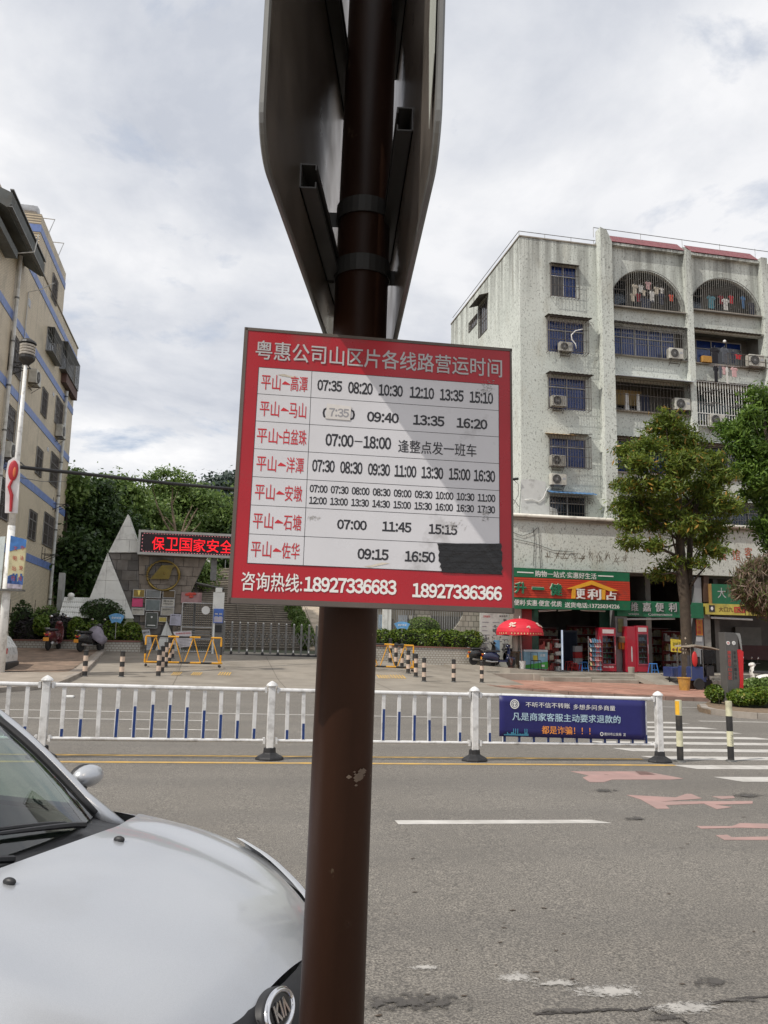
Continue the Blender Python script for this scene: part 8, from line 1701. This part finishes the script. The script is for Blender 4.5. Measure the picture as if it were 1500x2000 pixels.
for (x0, y0, x1, y1, Yv, lab, nr, seed_) in ((1053, 1248, 1082, 1300, 40.4, 'wooden snack shelf stocked with red packets', 3, 5), (1085, 1248, 1097, 1302, 40.2, 'narrow stack of white printed cartons', 4, 7), (1060, 1225, 1092, 1300, 44.5, 'tall stocked shelf deep inside the left shop, left', 5, 8), (1112, 1222, 1168, 1300, 45.2, 'wide stocked shelf at the back of the left shop', 5, 9), (1272, 1226, 1312, 1302, 44.0, 'tall stocked shelf at the back of the green sign shop', 5, 11), (1300, 1232, 1336, 1302, 42.2, 'glass counter shelf in the green sign shop', 4, 13)):
    X0, X1, Z0, Z1 = rectY(x0, y0, x1, y1, Yv); t = thing('display_shelf', lab, 'shelf', (X0, Yv, ZF)); q = random.Random(seed_); MB().box(X0, X1, Yv + .35, Yv + .4, ZF, Z1).build('back', mk('shelf_red', (.22, .03, .025), .6), t)
    for r_ in range(nr + 1): z = ZF + .02 + r_ * (Z1 - ZF - .05) / nr; MB().box(X0, X1, Yv, Yv + .35, z - .02, z).build('shelf_board', MATS['shelf_red'] if nr == 3 else txt_grey, t)
    for r_ in range(nr):
        z = ZF + .02 + r_ * (Z1 - ZF - .05) / nr; k = 0; x = X0 + .02
        while x < X1 - .1: w_ = q.uniform(.09, .16) if nr != 4 or x0 > 1100 else (X1 - X0) * .45; h_ = q.uniform(.15, (Z1 - ZF) / nr * .8); MB().box(x, x + w_ - .01, Yv + .02, Yv + .2, z, z + h_).build('carton', mk('carton_%d_%d' % (nr == 4, q.randrange(6)), q.choice([(.4, .06, .05), (.45, .4, .3), (.35, .25, .1), (.5, .48, .45)]) if nr != 4 or x0 > 1100 else (.5, .5, .48), .5, var=.4, scale=12), t); x += w_
X0, X1, Z0, Z1 = rectY(1098, 1231, 1128, 1302, 41.5); t = thing('upright_cooler', 'dark upright cooler with a bright bluish edge inside the left shop', 'cooler', (X0, 41.5, ZF)); MB().box(X0 + .03, X1, 41.5, 42.1, ZF, Z1).build('body', mk('cooler_dark', (.04, .045, .06), .4), t); MB().box(X0 - .03, X0 + .03, 41.45, 41.55, ZF, Z1).build('light_edge', mk('cool_light', (.7, .8, 1.0), .4, emit=.6), t); MB().box(X0 + .1, X1 - .05, 41.49, 41.498, ZF + .2, Z1 - .1).build('glass_door', WG, t)
t = thing('stacked_cartons', 'stack of white and red cartons inside the left shop', 'cartons', (atY(1131, 1300, 41.2).x, 41.2, ZF)); x = atY(1131, 1290, 41.2).x
for k in range(4): MB().box(x - .22, x + .2, 41.2, 41.5, ZF + k * .33, ZF + k * .33 + .31).build('carton', (txt_grey if k % 2 else mk('carton_red', (.45, .04, .04), .5)), t)
p = atY(997, 1303, 38.3); tag(MB().lathe([(.12, 0), (.17, .45), (.18, .46), (.15, .40)], (p.x, 38.3, zplat(p.x)), 14).build('waste_bin', mk('bin_brown', (.14, .05, .04), .6)), 'brown waste bin left of the parasol base', 'bin')
p = atY(1233, 1311, 38.4); tag(MB().lathe([(.15, 0), (.165, .30), (.15, .31)], (p.x, 38.4, zplat(p.x)), 14).build('stone_pot', concrete_light), 'squat pale pot at the foot of the right fridge', 'pot')
t = thing('wooden_cupboard', 'old wooden stand with a cylinder on top left of the parasol', 'stand', (atY(1006, 1304, 38.7).x, 38.7, .3)); p = atY(1006, 1304, 38.7); z = zplat(p.x); wd = mk('old_wood', (.12, .09, .06), .8, dirt=.4)
for a in (-.16, .16):
    for b in (-.12, .12): MB().box(p.x + a - .03, p.x + a + .03, 38.7 + b - .03, 38.7 + b + .03, z, z + .75).build('leg', wd, t)
MB().box(p.x - .22, p.x + .22, 38.52, 38.88, z + .75, z + .83).build('top', wd, t); MB().lathe([(.14, 0), (.15, .6), (.13, .8)], (p.x, 38.7, z + .83), 12).build('cylinder', mk('cyl_pale', (.40, .38, .33), .6), t)
# yellow food notice on a stake and rusty pot
X0, X1, Z0, Z1 = rectY(1310.5, 1249, 1333, 1274, 36.5); t = thing('food_notice', 'yellow food notice with three dish pictures on a stake by the tree', 'sign', (X0, 36.5, -.2)); MB().prism([(X0, 36.5, Z0 + .03), (X1, 36.5, Z0 - .02), (X1 - .01, 36.5, Z1 - .02), (X0, 36.5, Z1 + .03)], (0, .02, 0)).build('sheet', yellow, t)
stx(t, '砂锅王', 1314, 1254.5, 1330, 1261.5, ink, 36.498, 0, .0); [MB().ell((lerp(X0, X1, f), 36.495, Z0 + .13), (.07, .008, .07), 12, 6).build('dish_print', mk('dish', (.22, .07, .03), .5, var=.5, scale=30), t) for f in (.2, .5, .8)]; MB().cyl(((X0 + X1) / 2, 36.53, -.25), ((X0 + X1) / 2, 36.53, Z1 - .1), .014, n=6).build('stake', rust_bar, t)
p = onf(1337, 1349, sidew); t = thing('planter_pot', 'rusty yellow plastic tub at the foot of the street tree', 'pot', tuple(p)); MB(Matrix.Translation(p)).lathe([(.20, 0), (.26, .50), (.29, .52), (.29, .56), (.25, .54), (.23, .45)], n=20).build('tub', mk('tub_yellow', (.48, .26, .05), .6, var=.2, scale=6, dirt=.6), t); MB(Matrix.Translation(p)).lathe([(.24, .44), (.0, .46)], n=16).build('soil', soil, t)
# ------------------------------------------------------------------ two wheelers
def scooter(name, label, loc, rz, body, seat_=black_plastic, grp=None, style='scooter', plate=True, cat='scooter', box=False):
    """built along local +x (front), wheels on z=0"""
    t = thing(name, label, cat, loc, rz, grp); rf = .22
    for x in (-.58, .60):
        M_ = Matrix.Translation((x, 0, rf)) @ Matrix.Rotation(math.pi / 2, 4, 'X'); wo = MB(M_).lathe([(.12, -.045), (.19, -.05), (.22, -.02), (.22, .02), (.19, .05), (.12, .045)], n=22).build('wheel', tyre_m, t, local=True); MB(M_).lathe([(.0, -.03), (.05, -.04), (.125, -.035), (.125, .035), (.05, .04), (0, .03)], n=14).build('rim', steel, wo, local=True)
    # rear body
    P = []
    sec = [(-.80, .50, .05, .10), (-.74, .52, .11, .17), (-.55, .52, .16, .22), (-.35, .50, .17, .23), (-.15, .46, .15, .22), (-.05, .40, .12, .20)]
    rows = [[(x, ry * math.cos(a), z + rz_ * math.sin(a) * (1 if math.sin(a) > 0 else .9)) for a in [2 * math.pi * i / 14 for i in range(15)]] for x, z, ry, rz_ in sec]; MB().grid(rows).build('rear_body', body, t, smooth=True, local=True)
    MB().cbox(-.72, .05, -.13, .13, .70, .79, .04).build('seat', seat_, t, local=True, bevel=.02); MB().cbox(-.05, .42, -.15, .15, .24, .31, .03).build('footboard', body, t, local=True)
    sh = [(.36, .30, .17), (.46, .50, .19), (.50, .72, .18), (.48, .88, .14), (.44, .98, .12)]; MB().grid([[(x + .06 * math.cos(k * math.pi / 2), w_ * k, z) for k in [-1, -.6, -.2, .2, .6, 1]] for x, z, w_ in sh]).build('leg_shield', body, t, smooth=True, local=True, solid=.03)
    MB().ell((.60, 0, .40), (.24, .075, .12), 14, 8).build('front_mudguard', body, t, smooth=True, local=True); MB().cyl((.60, .07, rf), (.47, .05, .62), .018, n=6).build('fork', steel, t, local=True); MB().cyl((.60, -.07, rf), (.47, -.05, .62), .018, n=6).build('fork', steel, t, local=True)
    MB().ell((.47, 0, 1.0), (.12, .13, .09), 12, 8).build('headlight_cowl', body, t, smooth=True, local=True); MB().ell((.57, 0, 1.0), (.035, .07, .055), 10, 6).build('headlight', lamp_clear, t, smooth=True, local=True)
    MB().tube([(.32, -.33, 1.06), (.40, -.2, 1.05), (.44, 0, 1.03), (.40, .2, 1.05), (.32, .33, 1.06)], .014, 6).build('handlebar', black_plastic, t, local=True)
    for s in (-1, 1):
        m_ = MB().tube([(.38, s * .22, 1.05), (.38, s * .27, 1.20)], .007, 5).build('mirror', black_plastic, t, local=True); MB().ell((.37, s * .29, 1.25), (.02, .06, .04), 10, 6).build('mirror_glass', chrome, m_, local=True)
        MB().ell((-.80, s * .09, .60), (.03, .03, .035), 8, 6).build('indicator', mk('indicator', (.6, .25, .03), .3), t, local=True)
    MB().box(-.84, -.80, -.06, .06, .54, .60).build('tail_light', lamp_red, t, local=True); MB().box(-.88, -.865, -.10, .10, .34, .47).build('number_plate', number_plate, t, local=True)
    MB().tube([(-.72, 0, .60), (-.80, 0, .42), (-.86, 0, .33)], .02, 6).build('plate_holder', black_plastic, t, local=True); MB().ell((-.62, 0, .43), (.24, .07, .05), 10, 6).build('rear_mudguard', black_plastic, t, local=True)
    MB().tube([(-.10, -.16, .25), (-.4, -.18, .24), (-.70, -.18, .28)], [.03, .04, .05], 8).build('exhaust', steel, t, local=True); MB().tube([(-.75, 0, .80), (-.86, .09, .80), (-.9, 0, .80), (-.86, -.09, .80), (-.75, 0, .80)], .012, 5).build('grab_rail', steel, t, local=True)
    MB().tube([(-.1, .12, .26), (-.12, .2, .0)], .014, 5).build('kickstand', steel_dull, t, local=True)
    if box: MB().cbox(-.98, -.72, -.17, .17, .82, 1.06, .04).build('top_case', black_plastic, t, local=True)
    return t
maroon_p = mk('maroon_paint', (.10, .015, .02), .3, coat=.5); blk_p = mk('black_gloss', (.02, .02, .022), .3, coat=.5); whp = mk('white_gloss', (.62, .62, .58), .3, coat=.5)
SG = 'parked scooters'
def place(x, y, f, Y=None): 
    if Y: p = atY(x, y, Y); return (p.x, Y, f(p.x, Y))
    p = onf(x, y, f); return tuple(p)
p = place(101, 1273, lpav, 38.4); s0 = scooter('scooter', 'black and maroon scooter parked left of the covered scooter', (p[0], p[1] + .3, p[2] + .0), R(82), maroon_p, grp=SG)
p = place(170, 1275, lpav, 38.3); s1_ = clone(s0, (p[0] + .1, p[1] + .2, p[2]), R(60), 'scooter half covered with a grey cloth in front of the left planter', SG, {'maroon_paint': 'black_gloss'})
cvr = thing('scooter_cover', 'grey cloth draped over the seat of the second scooter', 'cover', (p[0] + .3, p[1] + .3, p[2] + .8)); q = random.Random(3); rows = []
for i in range(13):
    a = -math.pi * .95 + i / 12 * math.pi * 1.9; rows.append([(p[0] + .28 + rr * .34 * math.cos(a) + (.12 if z < .7 else 0), p[1] + .35 + rr * .36 * math.sin(a), p[2] + z + .05 * math.sin(a * 3 + z * 5)) for rr, z in ((.05, 1.10), (.5, 1.06), (.85, .95), (1.0, .78), (1.08, .6), (1.1, .45 + .1 * math.sin(a * 2)))])
MB().grid(rows).build('cloth', mk('cover_grey', (.24, .22, .26), .8, var=.2, scale=5), cvr, smooth=True, solid=.01)
s0.scale = (1.2, 1.2, 1.2); s1_.scale = (1.15, 1.15, 1.15)
p = place(975, 1303, lambda x, y: zplat(x), 38.2); s2_ = clone(s0, (p[0], 38.25, zplat(p[0])), R(-3), 'navy blue vintage style scooter in front of the white hoarding', SG, {'maroon_paint': 'navy_paint'}); s2_.scale = (1.02, 1.02, 1.02)
p = place(943, 1297, lambda x, y: zplat(x), 39.2); scb = clone(s0, (p[0], 38.95, zplat(p[0]) + .02), R(8), 'black motorbike with a rounded top case behind the navy scooter', SG, {'maroon_paint': 'black_gloss'}); scb.scale = (1.05, 1.05, 1.08)
p = place(984, 1290, lambda x, y: zplat(x), 39.4); sc3 = clone(s0, (p[0] + .1, 39.7, zplat(p[0])), R(195), 'dark scooter with a pale blue windshield nearest the hoarding', SG, {'maroon_paint': 'black_gloss'})
pw_ = atY(969, 1262, 39.3); tag(MB().cbox(pw_.x - .16, pw_.x + .16, 39.2, 39.22, pw_.z - .32, pw_.z + .3, .004).build('windshield_bag', mk('pale_blue_sheet', (.15, .35, .60), .4)), 'pale blue sheet hanging on the dark scooter handlebar', 'sheet')
for i, (x, y, a, lab) in enumerate(((1474, 1322, 150, 'cream white scooter left of two behind the hedge by the pylon'), (1497, 1322, 165, 'white scooter cut by the right picture edge behind the hedge'))):
    pp_ = atY(x, y + 12, 31.5); clone(s0, (pp_.x, 31.5, sidew(pp_.x, 31)), R(a), lab, SG, {'maroon_paint': 'white_gloss'})
index_children()
# ------------------------------------------------------------------ cargo tricycle with a roof
pt = onf(1385, 1349, sidew); tz = pt.z
tr = thing('cargo_tricycle', 'dark blue roofed cargo tricycle parked right of the street tree', 'tricycle', (pt.x, pt.y + .3, tz)); bx_ = pt.x; by = pt.y + .35
K = pt.y / F; bl_ = mk('trike_blue', (.02, .04, .14), .45, coat=.3, dirt=.3)
U = lambda x: bx_ + (x - 1385) * K * 1.02
for (x, y) in ((1370, by - .1), (1370, by + .95), (1405, by + .4)):
    M_ = Matrix.Translation((U(x), y, tz + .26)) @ Matrix.Rotation(math.pi / 2, 4, 'X'); wo = MB(M_).lathe([(.16, -.05), (.24, -.055), (.265, 0), (.24, .055), (.16, .05)], n=22).build('wheel', tyre_m, tr); MB(M_).lathe([(0, -.04), (.16, -.03), (.16, .03), (0, .04)], n=12).build('rim', steel_dull, wo)
MB().cbox(U(1353), U(1383), by - .1, by + 1.0, tz + .42, tz + 1.02, .04).build('cargo_bed', bl_, tr); MB().box(U(1383), U(1392), by + .05, by + .85, tz + .35, tz + .55).build('floor', bl_, tr)
MB().cbox(U(1378), U(1392), by + .1, by + .8, tz + .72, tz + .85, .03).build('seat', black_plastic, tr); MB().cbox(U(1374), U(1379), by + .02, by + .85, tz + .8, tz + 1.45, .02).build('backrest', black_plastic, tr); MB().cbox(U(1392), U(1411), by - .02, by + .9, tz + .62, tz + 1.08, .05).build('front_apron', black_plastic, tr); MB().box(U(1356), U(1373), by + .1, by + .8, tz + 1.02, tz + 1.5).build('cargo_load', mk('load_dark', (.04, .04, .05), .8), tr)
MB().prism([(U(1350), by - .15, tz + 1.86), (U(1366), by - .15, tz + 1.92), (U(1400), by - .15, tz + 1.84), (U(1420), by - .15, tz + 1.76), (U(1420), by - .15, tz + 1.80), (U(1400), by - .15, tz + 1.89), (U(1366), by - .15, tz + 1.98), (U(1350), by - .15, tz + 1.92)], (0, 1.2, 0)).build('roof', mk('trike_roof', (.35, .31, .25), .7, dirt=.3), tr)
for (x, y) in ((1354, by - .08), (1354, by + .95), (1382, by - .08), (1382, by + .95)): MB().cyl((U(x), y, tz + .5), (U(x), y, tz + 1.9), .018, n=6).build('post', steel_dull, tr)
MB().prism([(U(1384), by - .06, tz + 1.80), (U(1413), by - .06, tz + 1.74), (U(1413), by - .06, tz + 1.15), (U(1387), by - .06, tz + 1.15)], (0, .01, 0)).build('side_screen', mat_glass('film', (.5, .5, .52), .3, .15), tr); MB().prism([(U(1412), by, tz + 1.75), (U(1412), by + 1.0, tz + 1.75), (U(1408), by + .9, tz + 1.05), (U(1408), by + .1, tz + 1.05)], (.012, 0, 0)).build('windscreen', MATS['film'], tr)
MB().tube([(U(1398), by + .1, tz + 1.12), (U(1402), by + .3, tz + 1.08), (U(1402), by + .6, tz + 1.08), (U(1398), by + .8, tz + 1.12)], .016, 6).build('handlebar', black_plastic, tr); MB().tube([(U(1402), by + .45, tz + 1.08), (U(1404), by + .45, tz + .6), (U(1405), by + .45, tz + .26)], .03, 6).build('fork', steel, tr)
MB().ell((U(1406), by + .3, tz + 1.0), (.10, .10, .10), 12, 8).build('headlight', mk('trike_lamp', (.50, .46, .33), .25), tr, smooth=True); MB().ell((U(1405), by + .45, tz + .55), (.2, .07, .06), 10, 6).build('front_mudguard', black_plastic, tr); MB().cbox(U(1393), U(1402), by + .2, by + .7, tz + .5, tz + .75, .04).build('engine_cover', bl_, tr)
for dy in (0, .25): MB().tube([(U(1396), by + dy, tz + .95), (U(1400), by + dy, tz + .45)], .02, 6).build('crash_bar', steel, tr)
c_ = MB().ell((U(1361), by - .14, tz + 1.35), (.14, .06, .34), 12, 8); tag(c_.build('red_bag', red_plastic, smooth=True), 'red bag hanging from the tricycle roof frame', 'bag')
X0, X1, Z0, Z1 = rectY(1312, 1303, 1337, 1322, 36.2); t = thing('cargo_box', 'dark blue metal box behind the street tree trunk', 'box', (X0, 36.3, -.2)); MB().cbox(X0, X1, 36.2, 37.0, Z0, Z1, .03).build('box', bl_, t); [MB().box(X0 + a, X0 + a + .03, 36.17, 36.2, Z0 + .02, Z1 - .04).build('rib', bl_, t) for a in (.1, .35, .55)]; [MB().cyl((a, 36.6, sidew(a, 36)), (a, 36.6, Z0), .03, n=6).build('leg', black_plastic, t) for a in (X0 + .1, X1 - .1)]

# ------------------------------------------------------------------ street trees on the right
def tri(pts, Y): return [atY(x, y, Y if not isinstance(Y, list) else Y[i]) for i, (x, y) in enumerate(pts)]
pb_ = onf(1344, 1346, sidew); YT_ = pb_.y
st_ = thing('street_tree', 'tall street tree with olive and rust tinged crown in front of the white building', 'tree', tuple(pb_))
tp = [atY(1344, 1352, YT_), atY(1343, 1300, YT_), atY(1340, 1230, YT_), atY(1337, 1170, YT_), atY(1331, 1120, YT_), atY(1329, 1060, YT_), atY(1322, 1000, YT_), atY(1315, 940, YT_), atY(1308, 880, YT_)]
MB().tube(tp, [.30, .25, .235, .23, .25, .17, .13, .09, .05], 14).build('trunk', wood_bark, st_, smooth=True); MB().tube([atY(1342, 1180, YT_ + .1), atY(1346, 1120, YT_ + .2), atY(1348, 1050, YT_ + .3), atY(1362, 980, YT_ + .4), atY(1380, 930, YT_)], [.17, .15, .12, .09, .04], 10).build('limb', wood_bark, st_, smooth=True)
q = random.Random(41); mb = MB()
for _ in range(40):
    a = math.pi * 1.5 + q.gauss(-.2, .5); z = q.uniform(.3, 2.3); c = pb_ + Vector((.26 * math.cos(a) * (1 - .03 * z), .26 * math.sin(a), z)); tx_ = Vector((-math.sin(a), math.cos(a), 0)); s = q.uniform(.015, .04); mb.add([c + tx_ * s, c + Vector((0, 0, s * 2)), c - tx_ * s, c - Vector((0, 0, s * 1.6))], [(0, 1, 2, 3)])
mb.build('bark_patch', mk('bark_patch', (.35, .30, .24), .9), st_)
CB = [(1300, 822, 28, 24), (1280, 838, 22, 16), (1325, 850, 38, 24), (1262, 875, 34, 22), (1300, 870, 40, 24), (1352, 872, 36, 26), (1228, 882, 26, 15), (1248, 905, 34, 20), (1330, 905, 44, 26), (1385, 905, 34, 24), (1222, 948, 20, 16), (1258, 945, 36, 22), (1375, 948, 44, 30), (1415, 930, 24, 22), (1215, 990, 20, 18), (1250, 985, 34, 22), (1300, 990, 34, 24), (1360, 990, 44, 26), (1412, 985, 36, 28), (1228, 1022, 30, 18), (1275, 1020, 36, 20), (1345, 1025, 36, 20), (1395, 1030, 34, 20), (1232, 1058, 18, 16), (1372, 1058, 36, 16), (1400, 1075, 26, 12), (1275, 1065, 16, 14), (1290, 1120, 22, 16), (1320, 1100, 14, 18), (1365, 1098, 16, 12), (1300, 955, 30, 22), (1330, 945, 26, 18)]
q = random.Random(17); K = YT_ / F; bl = []
for (x, y, rx, ry) in CB: Y_ = YT_ + q.uniform(-1.4, 1.2); p = atY(x, y, Y_); bl.append((p.x, Y_, p.z, rx * K, max(.6, rx * K * .9), ry * K))
MB_ = []
for i, b in enumerate(bl[::2]):
    j = 4 + (i % 4); a0 = tp[min(j, 8)]; c = Vector(b[:3]); MB().tube([a0, a0.lerp(c, .5) + Vector((0, 0, -.15)), c], [.06, .04, .015], 5).build('limb', wood_bark, st_)
MB().tube([atY(1329, 1092, YT_), atY(1310, 1080, YT_), atY(1290, 1072, YT_ - .2), atY(1272, 1070, YT_ - .3)], [.09, .07, .06, .03], 8).build('limb', wood_bark, st_, smooth=True); MB().tube([atY(1334, 1130, YT_), atY(1315, 1118, YT_), atY(1292, 1122, YT_ - .2)], [.07, .05, .02], 8).build('limb', wood_bark, st_, smooth=True); MB().tube([atY(1345, 1150, YT_), atY(1362, 1125, YT_ - .2), atY(1385, 1100, YT_ - .3)], [.08, .05, .02], 8).build('limb', wood_bark, st_, smooth=True)
leaves('crown', leaf_street, st_, bl, 33000, .25, .27, .7, .3, seed=61, clump=950, clumpr=.23)
def rtree(name, label, base, CB, Yc, mat, n, size, aspect, seed, clump, cr, trunk, droop=.6):
    t = thing(name, label, 'tree', tuple(base), 0); q = random.Random(seed); bl = []; K = Yc / F
    for (x, y, rx, ry) in CB: Y_ = Yc + q.uniform(-1, 1); p = atY(x, y, Y_); bl.append((p.x, Y_, p.z, rx * K, max(.6, rx * K * .9), ry * K))
    MB().tube(trunk, [.24 - .18 * i / (len(trunk) - 1) for i in range(len(trunk))], 10).build('trunk', wood_bark, t, smooth=True)
    for b in bl[::2]: c = Vector(b[:3]); s = min(trunk, key=lambda v: (v - c).length + (2 if v.z > c.z else 0)); MB().tube([s, s.lerp(c, .5) + Vector((0, 0, -.1)), c], [.05, .03, .015], 5).build('limb', wood_bark, t)
    leaves('crown', mat, t, bl, n, size, aspect, droop, .25, seed=seed, clump=clump, clumpr=cr); return t
Yr = 34.0; xb = atY(1540, 1350, Yr).x
rtree('street_tree', 'lush green street tree leaning in from the right picture edge', (xb, Yr, sidew(xb, Yr)), [(1482, 775, 24, 22), (1500, 800, 40, 34), (1465, 815, 26, 20), (1445, 838, 26, 16), (1490, 850, 44, 30), (1415, 835, 14, 8), (1432, 850, 22, 10), (1455, 878, 34, 24), (1500, 895, 40, 34), (1460, 915, 30, 24), (1490, 940, 36, 34), (1470, 962, 22, 14), (1500, 985, 26, 30), (1530, 840, 50, 60), (1530, 930, 50, 60), (1492, 1030, 20, 26), (1510, 1060, 24, 30), (1475, 950, 14, 30)], Yr, leaf_right, 24000, .26, .32, 71, 1000, .24, [Vector((xb, Yr, sidew(xb, Yr) - .2)), atY(1535, 1200, Yr), atY(1528, 1080, Yr), atY(1515, 980, Yr), atY(1500, 880, Yr), atY(1490, 800, Yr)])
Yb = 31.5; xb = atY(1512, 1350, Yb).x
rtree('drooping_tree', 'small drooping tree with dry brown foliage before the green shop sign', (xb, Yb, sidew(xb, Yb)), [(1490, 1105, 26, 22), (1470, 1120, 22, 20), (1500, 1130, 30, 26), (1456, 1140, 16, 20), (1475, 1150, 26, 22), (1500, 1165, 28, 24), (1450, 1155, 12, 14), (1485, 1185, 24, 18), (1520, 1140, 30, 40)], Yb, leaf_brown, 15000, .34, .13, 81, 700, .22, [Vector((xb, Yb, sidew(xb, Yb) - .2)), atY(1510, 1260, Yb), atY(1505, 1190, Yb), atY(1500, 1130, Yb)], 1.6)

# ------------------------------------------------------------------ planted island with pylon sign and hedge
isl = [gnd(*p_, .0) for p_ in ((1366, 1385), (1370, 1391), (1390, 1396), (1430, 1401), (1480, 1405), (1560, 1409))]
ip = [(p_.x, p_.y) for p_ in isl] + [(30, isl[-1].y - .3)]
back = [(30, 26.6), (20, 26.4), (17.0, 25.6), (15.9, 24.2)]
kb3 = thing('kerb', 'pale stone kerb round the planted island at the right', 'kerb', (ip[0][0], ip[0][1], 0)); kb3['kind'] = 'structure'; del kb3['category']
for T_, B_ in kerb(None, ip, lambda x, y: TILT * x + .15, road, .2, 1): MB().add(T_ + B_, [(3, 2, 1, 0), (4, 5, 6, 7), (1, 5, 4, 0), (2, 6, 5, 1), (3, 7, 6, 2), (0, 4, 7, 3)]).build('kerb_block', kerb_stone, kb3)
g = MB(); P = [(x, y + .12, TILT * x + .13) for x, y in ip] + [(x, y, TILT * x + .13) for x, y in back]; g.prism([Vector(p_) for p_ in P], (0, 0, -.3)); struct(g, 'planting_bed', mk('bed_soil', (.20, .14, .09), .95, var=.4, scale=6, dirt=.5, bump=.7, bscale=14))
fl = lambda x, y: TILT * x + .13
def ibush(name, label, x0, y0, x1, y1, Y, mat, n, size, seed, grp=None):
    X0, X1, Z0, Z1 = rectY(x0, y0, x1, y1, Y); t = thing(name, label, 'hedge' if 'hedge' in name else 'bush', ((X0 + X1) / 2, Y + .5, fl(X0, 0)), 0, grp); q = random.Random(seed); bl = []; k = max(1, int((X1 - X0) / .45)); zb_ = fl(X0, 0) + .05
    for i in range(k): hh = (Z1 - zb_) * q.uniform(.88, 1.05); bl.append((lerp(X0, X1, (i + .5) / k), Y + .45 + q.uniform(-.1, .1), zb_ + hh * .5, (X1 - X0) / k * .75, .48, hh * .52))
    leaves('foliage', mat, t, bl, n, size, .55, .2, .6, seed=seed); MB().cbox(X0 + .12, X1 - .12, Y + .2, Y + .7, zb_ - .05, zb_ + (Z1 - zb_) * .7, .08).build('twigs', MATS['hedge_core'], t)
ibush('hedge', 'bright green front hedge on the island right of the grey pylon', 1449, 1345, 1560, 1392, 22.6, leaf_fresh, 9000, .12, 91); ibush('hedge', 'darker rear hedge on the island behind the bright one', 1452, 1325, 1560, 1368, 24.6, leaf_green, 8000, .11, 92); ibush('low_bush', 'small bright bush left of the grey pylon', 1405, 1340, 1423, 1367, 23.8, leaf_fresh, 1500, .10, 93)
mb = MB(); p = gnd(1404, 1380, .1); mb.tube([p, p + Vector((.03, 0, .2)), p + Vector((-.02, 0, .42))], .008, 4); mb.tube([p + Vector((.03, 0, .2)), p + Vector((.14, 0, .34))], .006, 4); tag(mb.build('dry_twig', wood_bark), 'bare dry twig sticking up from the island soil', 'twig')
YPY = 23.6; py_ = thing('pylon_sign', 'leaning grey pylon sign with a red fin and two round white badges', 'pylon sign', (atY(1435, 1376, YPY).x, YPY, 0)); pg = mk('pylon_grey', (.11, .105, .10), .45, .3, dirt=.2)
P = [atY(x, y, YPY) for x, y in ((1415.5, 1235), (1435, 1236), (1441, 1243), (1449.5, 1373), (1423, 1373))]; MB().prism(P, (0, .35, 0)).build('body', pg, py_, bevel=.01)
P = [atY(x, y, YPY + .02) for x, y in ((1435.5, 1236), (1445, 1237), (1447, 1243), (1449.8, 1270), (1448, 1270), (1441.3, 1243))]; MB().prism(P, (0, .33, 0)).build('bevel_edge', mk('pylon_light', (.28, .28, .27), .4, .3), py_)
P = [atY(x, y, YPY - .03) for x, y in ((1441, 1269), (1446, 1268.5), (1452, 1273), (1452, 1350), (1450, 1376), (1444.5, 1376), (1446.5, 1330))]; MB().prism(P, (0, .42, 0)).build('fin', mk('pylon_red', (.55, .015, .02), .4), py_)
for x in (1427, 1446): p = atY(x, 1376, YPY); MB().cyl((p.x, YPY + .15, fl(p.x, 0)), (p.x, YPY + .15, p.z + .1), .05, n=8).build('foot', steel_dull, py_)
for i, x in enumerate((1422, 1433)):
    c = atY(x, 1256, YPY - .002); M_ = Matrix.Translation(c) @ Matrix.Rotation(math.pi / 2, 4, 'X'); b_ = MB(M_).lathe([(0, 0), (.063, 0), (.063, .012), (0, .012)], n=20).build('badge', txt_white, py_); 
    P = [c + Vector((.032 * math.cos(a), -.014, .032 * math.sin(a))) for a in [2 * math.pi * k / 16 for k in range(17)]]; MB().tube(P, .005, 4).build('badge_mark', print_red if i == 0 else txt_grey, b_); MB().cyl(c + Vector((-.012, -.014, .02)), c + Vector((.015, -.014, -.02)), .005, n=4).build('badge_mark', print_red if i == 0 else txt_grey, b_)
prr = mk('pylon_text_red', (.55, .06, .05), .5)
for k, ch in enumerate('惠东县平山社区'): stx(py_, ch, 1420.5 + k * .45, 1271 + k * 8.2, 1427.5 + k * .45, 1278 + k * 8.2, prr, YPY - .002, 0, .012)
for k, ch in enumerate('服务中心一站办'): stx(py_, ch, 1432.5 + k * .45, 1272 + k * 8.1, 1437 + k * .45, 1278 + k * 8.1, ink, YPY - .002, 0, .01)
a, b = atY(1430, 1270, YPY - .003), atY(1433, 1328, YPY - .003); MB().tube([a, b], .006, 4).build('divider', ink, py_); p = atY(1436, 1354, YPY - .003)
mb = MB(); [mb.tube([p + Vector((dx, -.003, -.04)), p + Vector((dx + .03, -.003, .05)), p + Vector((dx + .06, -.003, -.04))], .006, 4) for dx in (-.12, -.05, .03)]; mb.build('faded_mark', mk('gold_faint', (.35, .28, .14), .6), py_)
# tiny litter on the road
p = gnd(133, 1362); tag(MB().cbox(p.x - .12, p.x + .15, p.y - .1, p.y + .1, road(p.x, 0) + .004, road(p.x, 0) + .05, .02).build('paper_scrap', txt_white), 'white paper scrap lying on the far lane', 'litter')
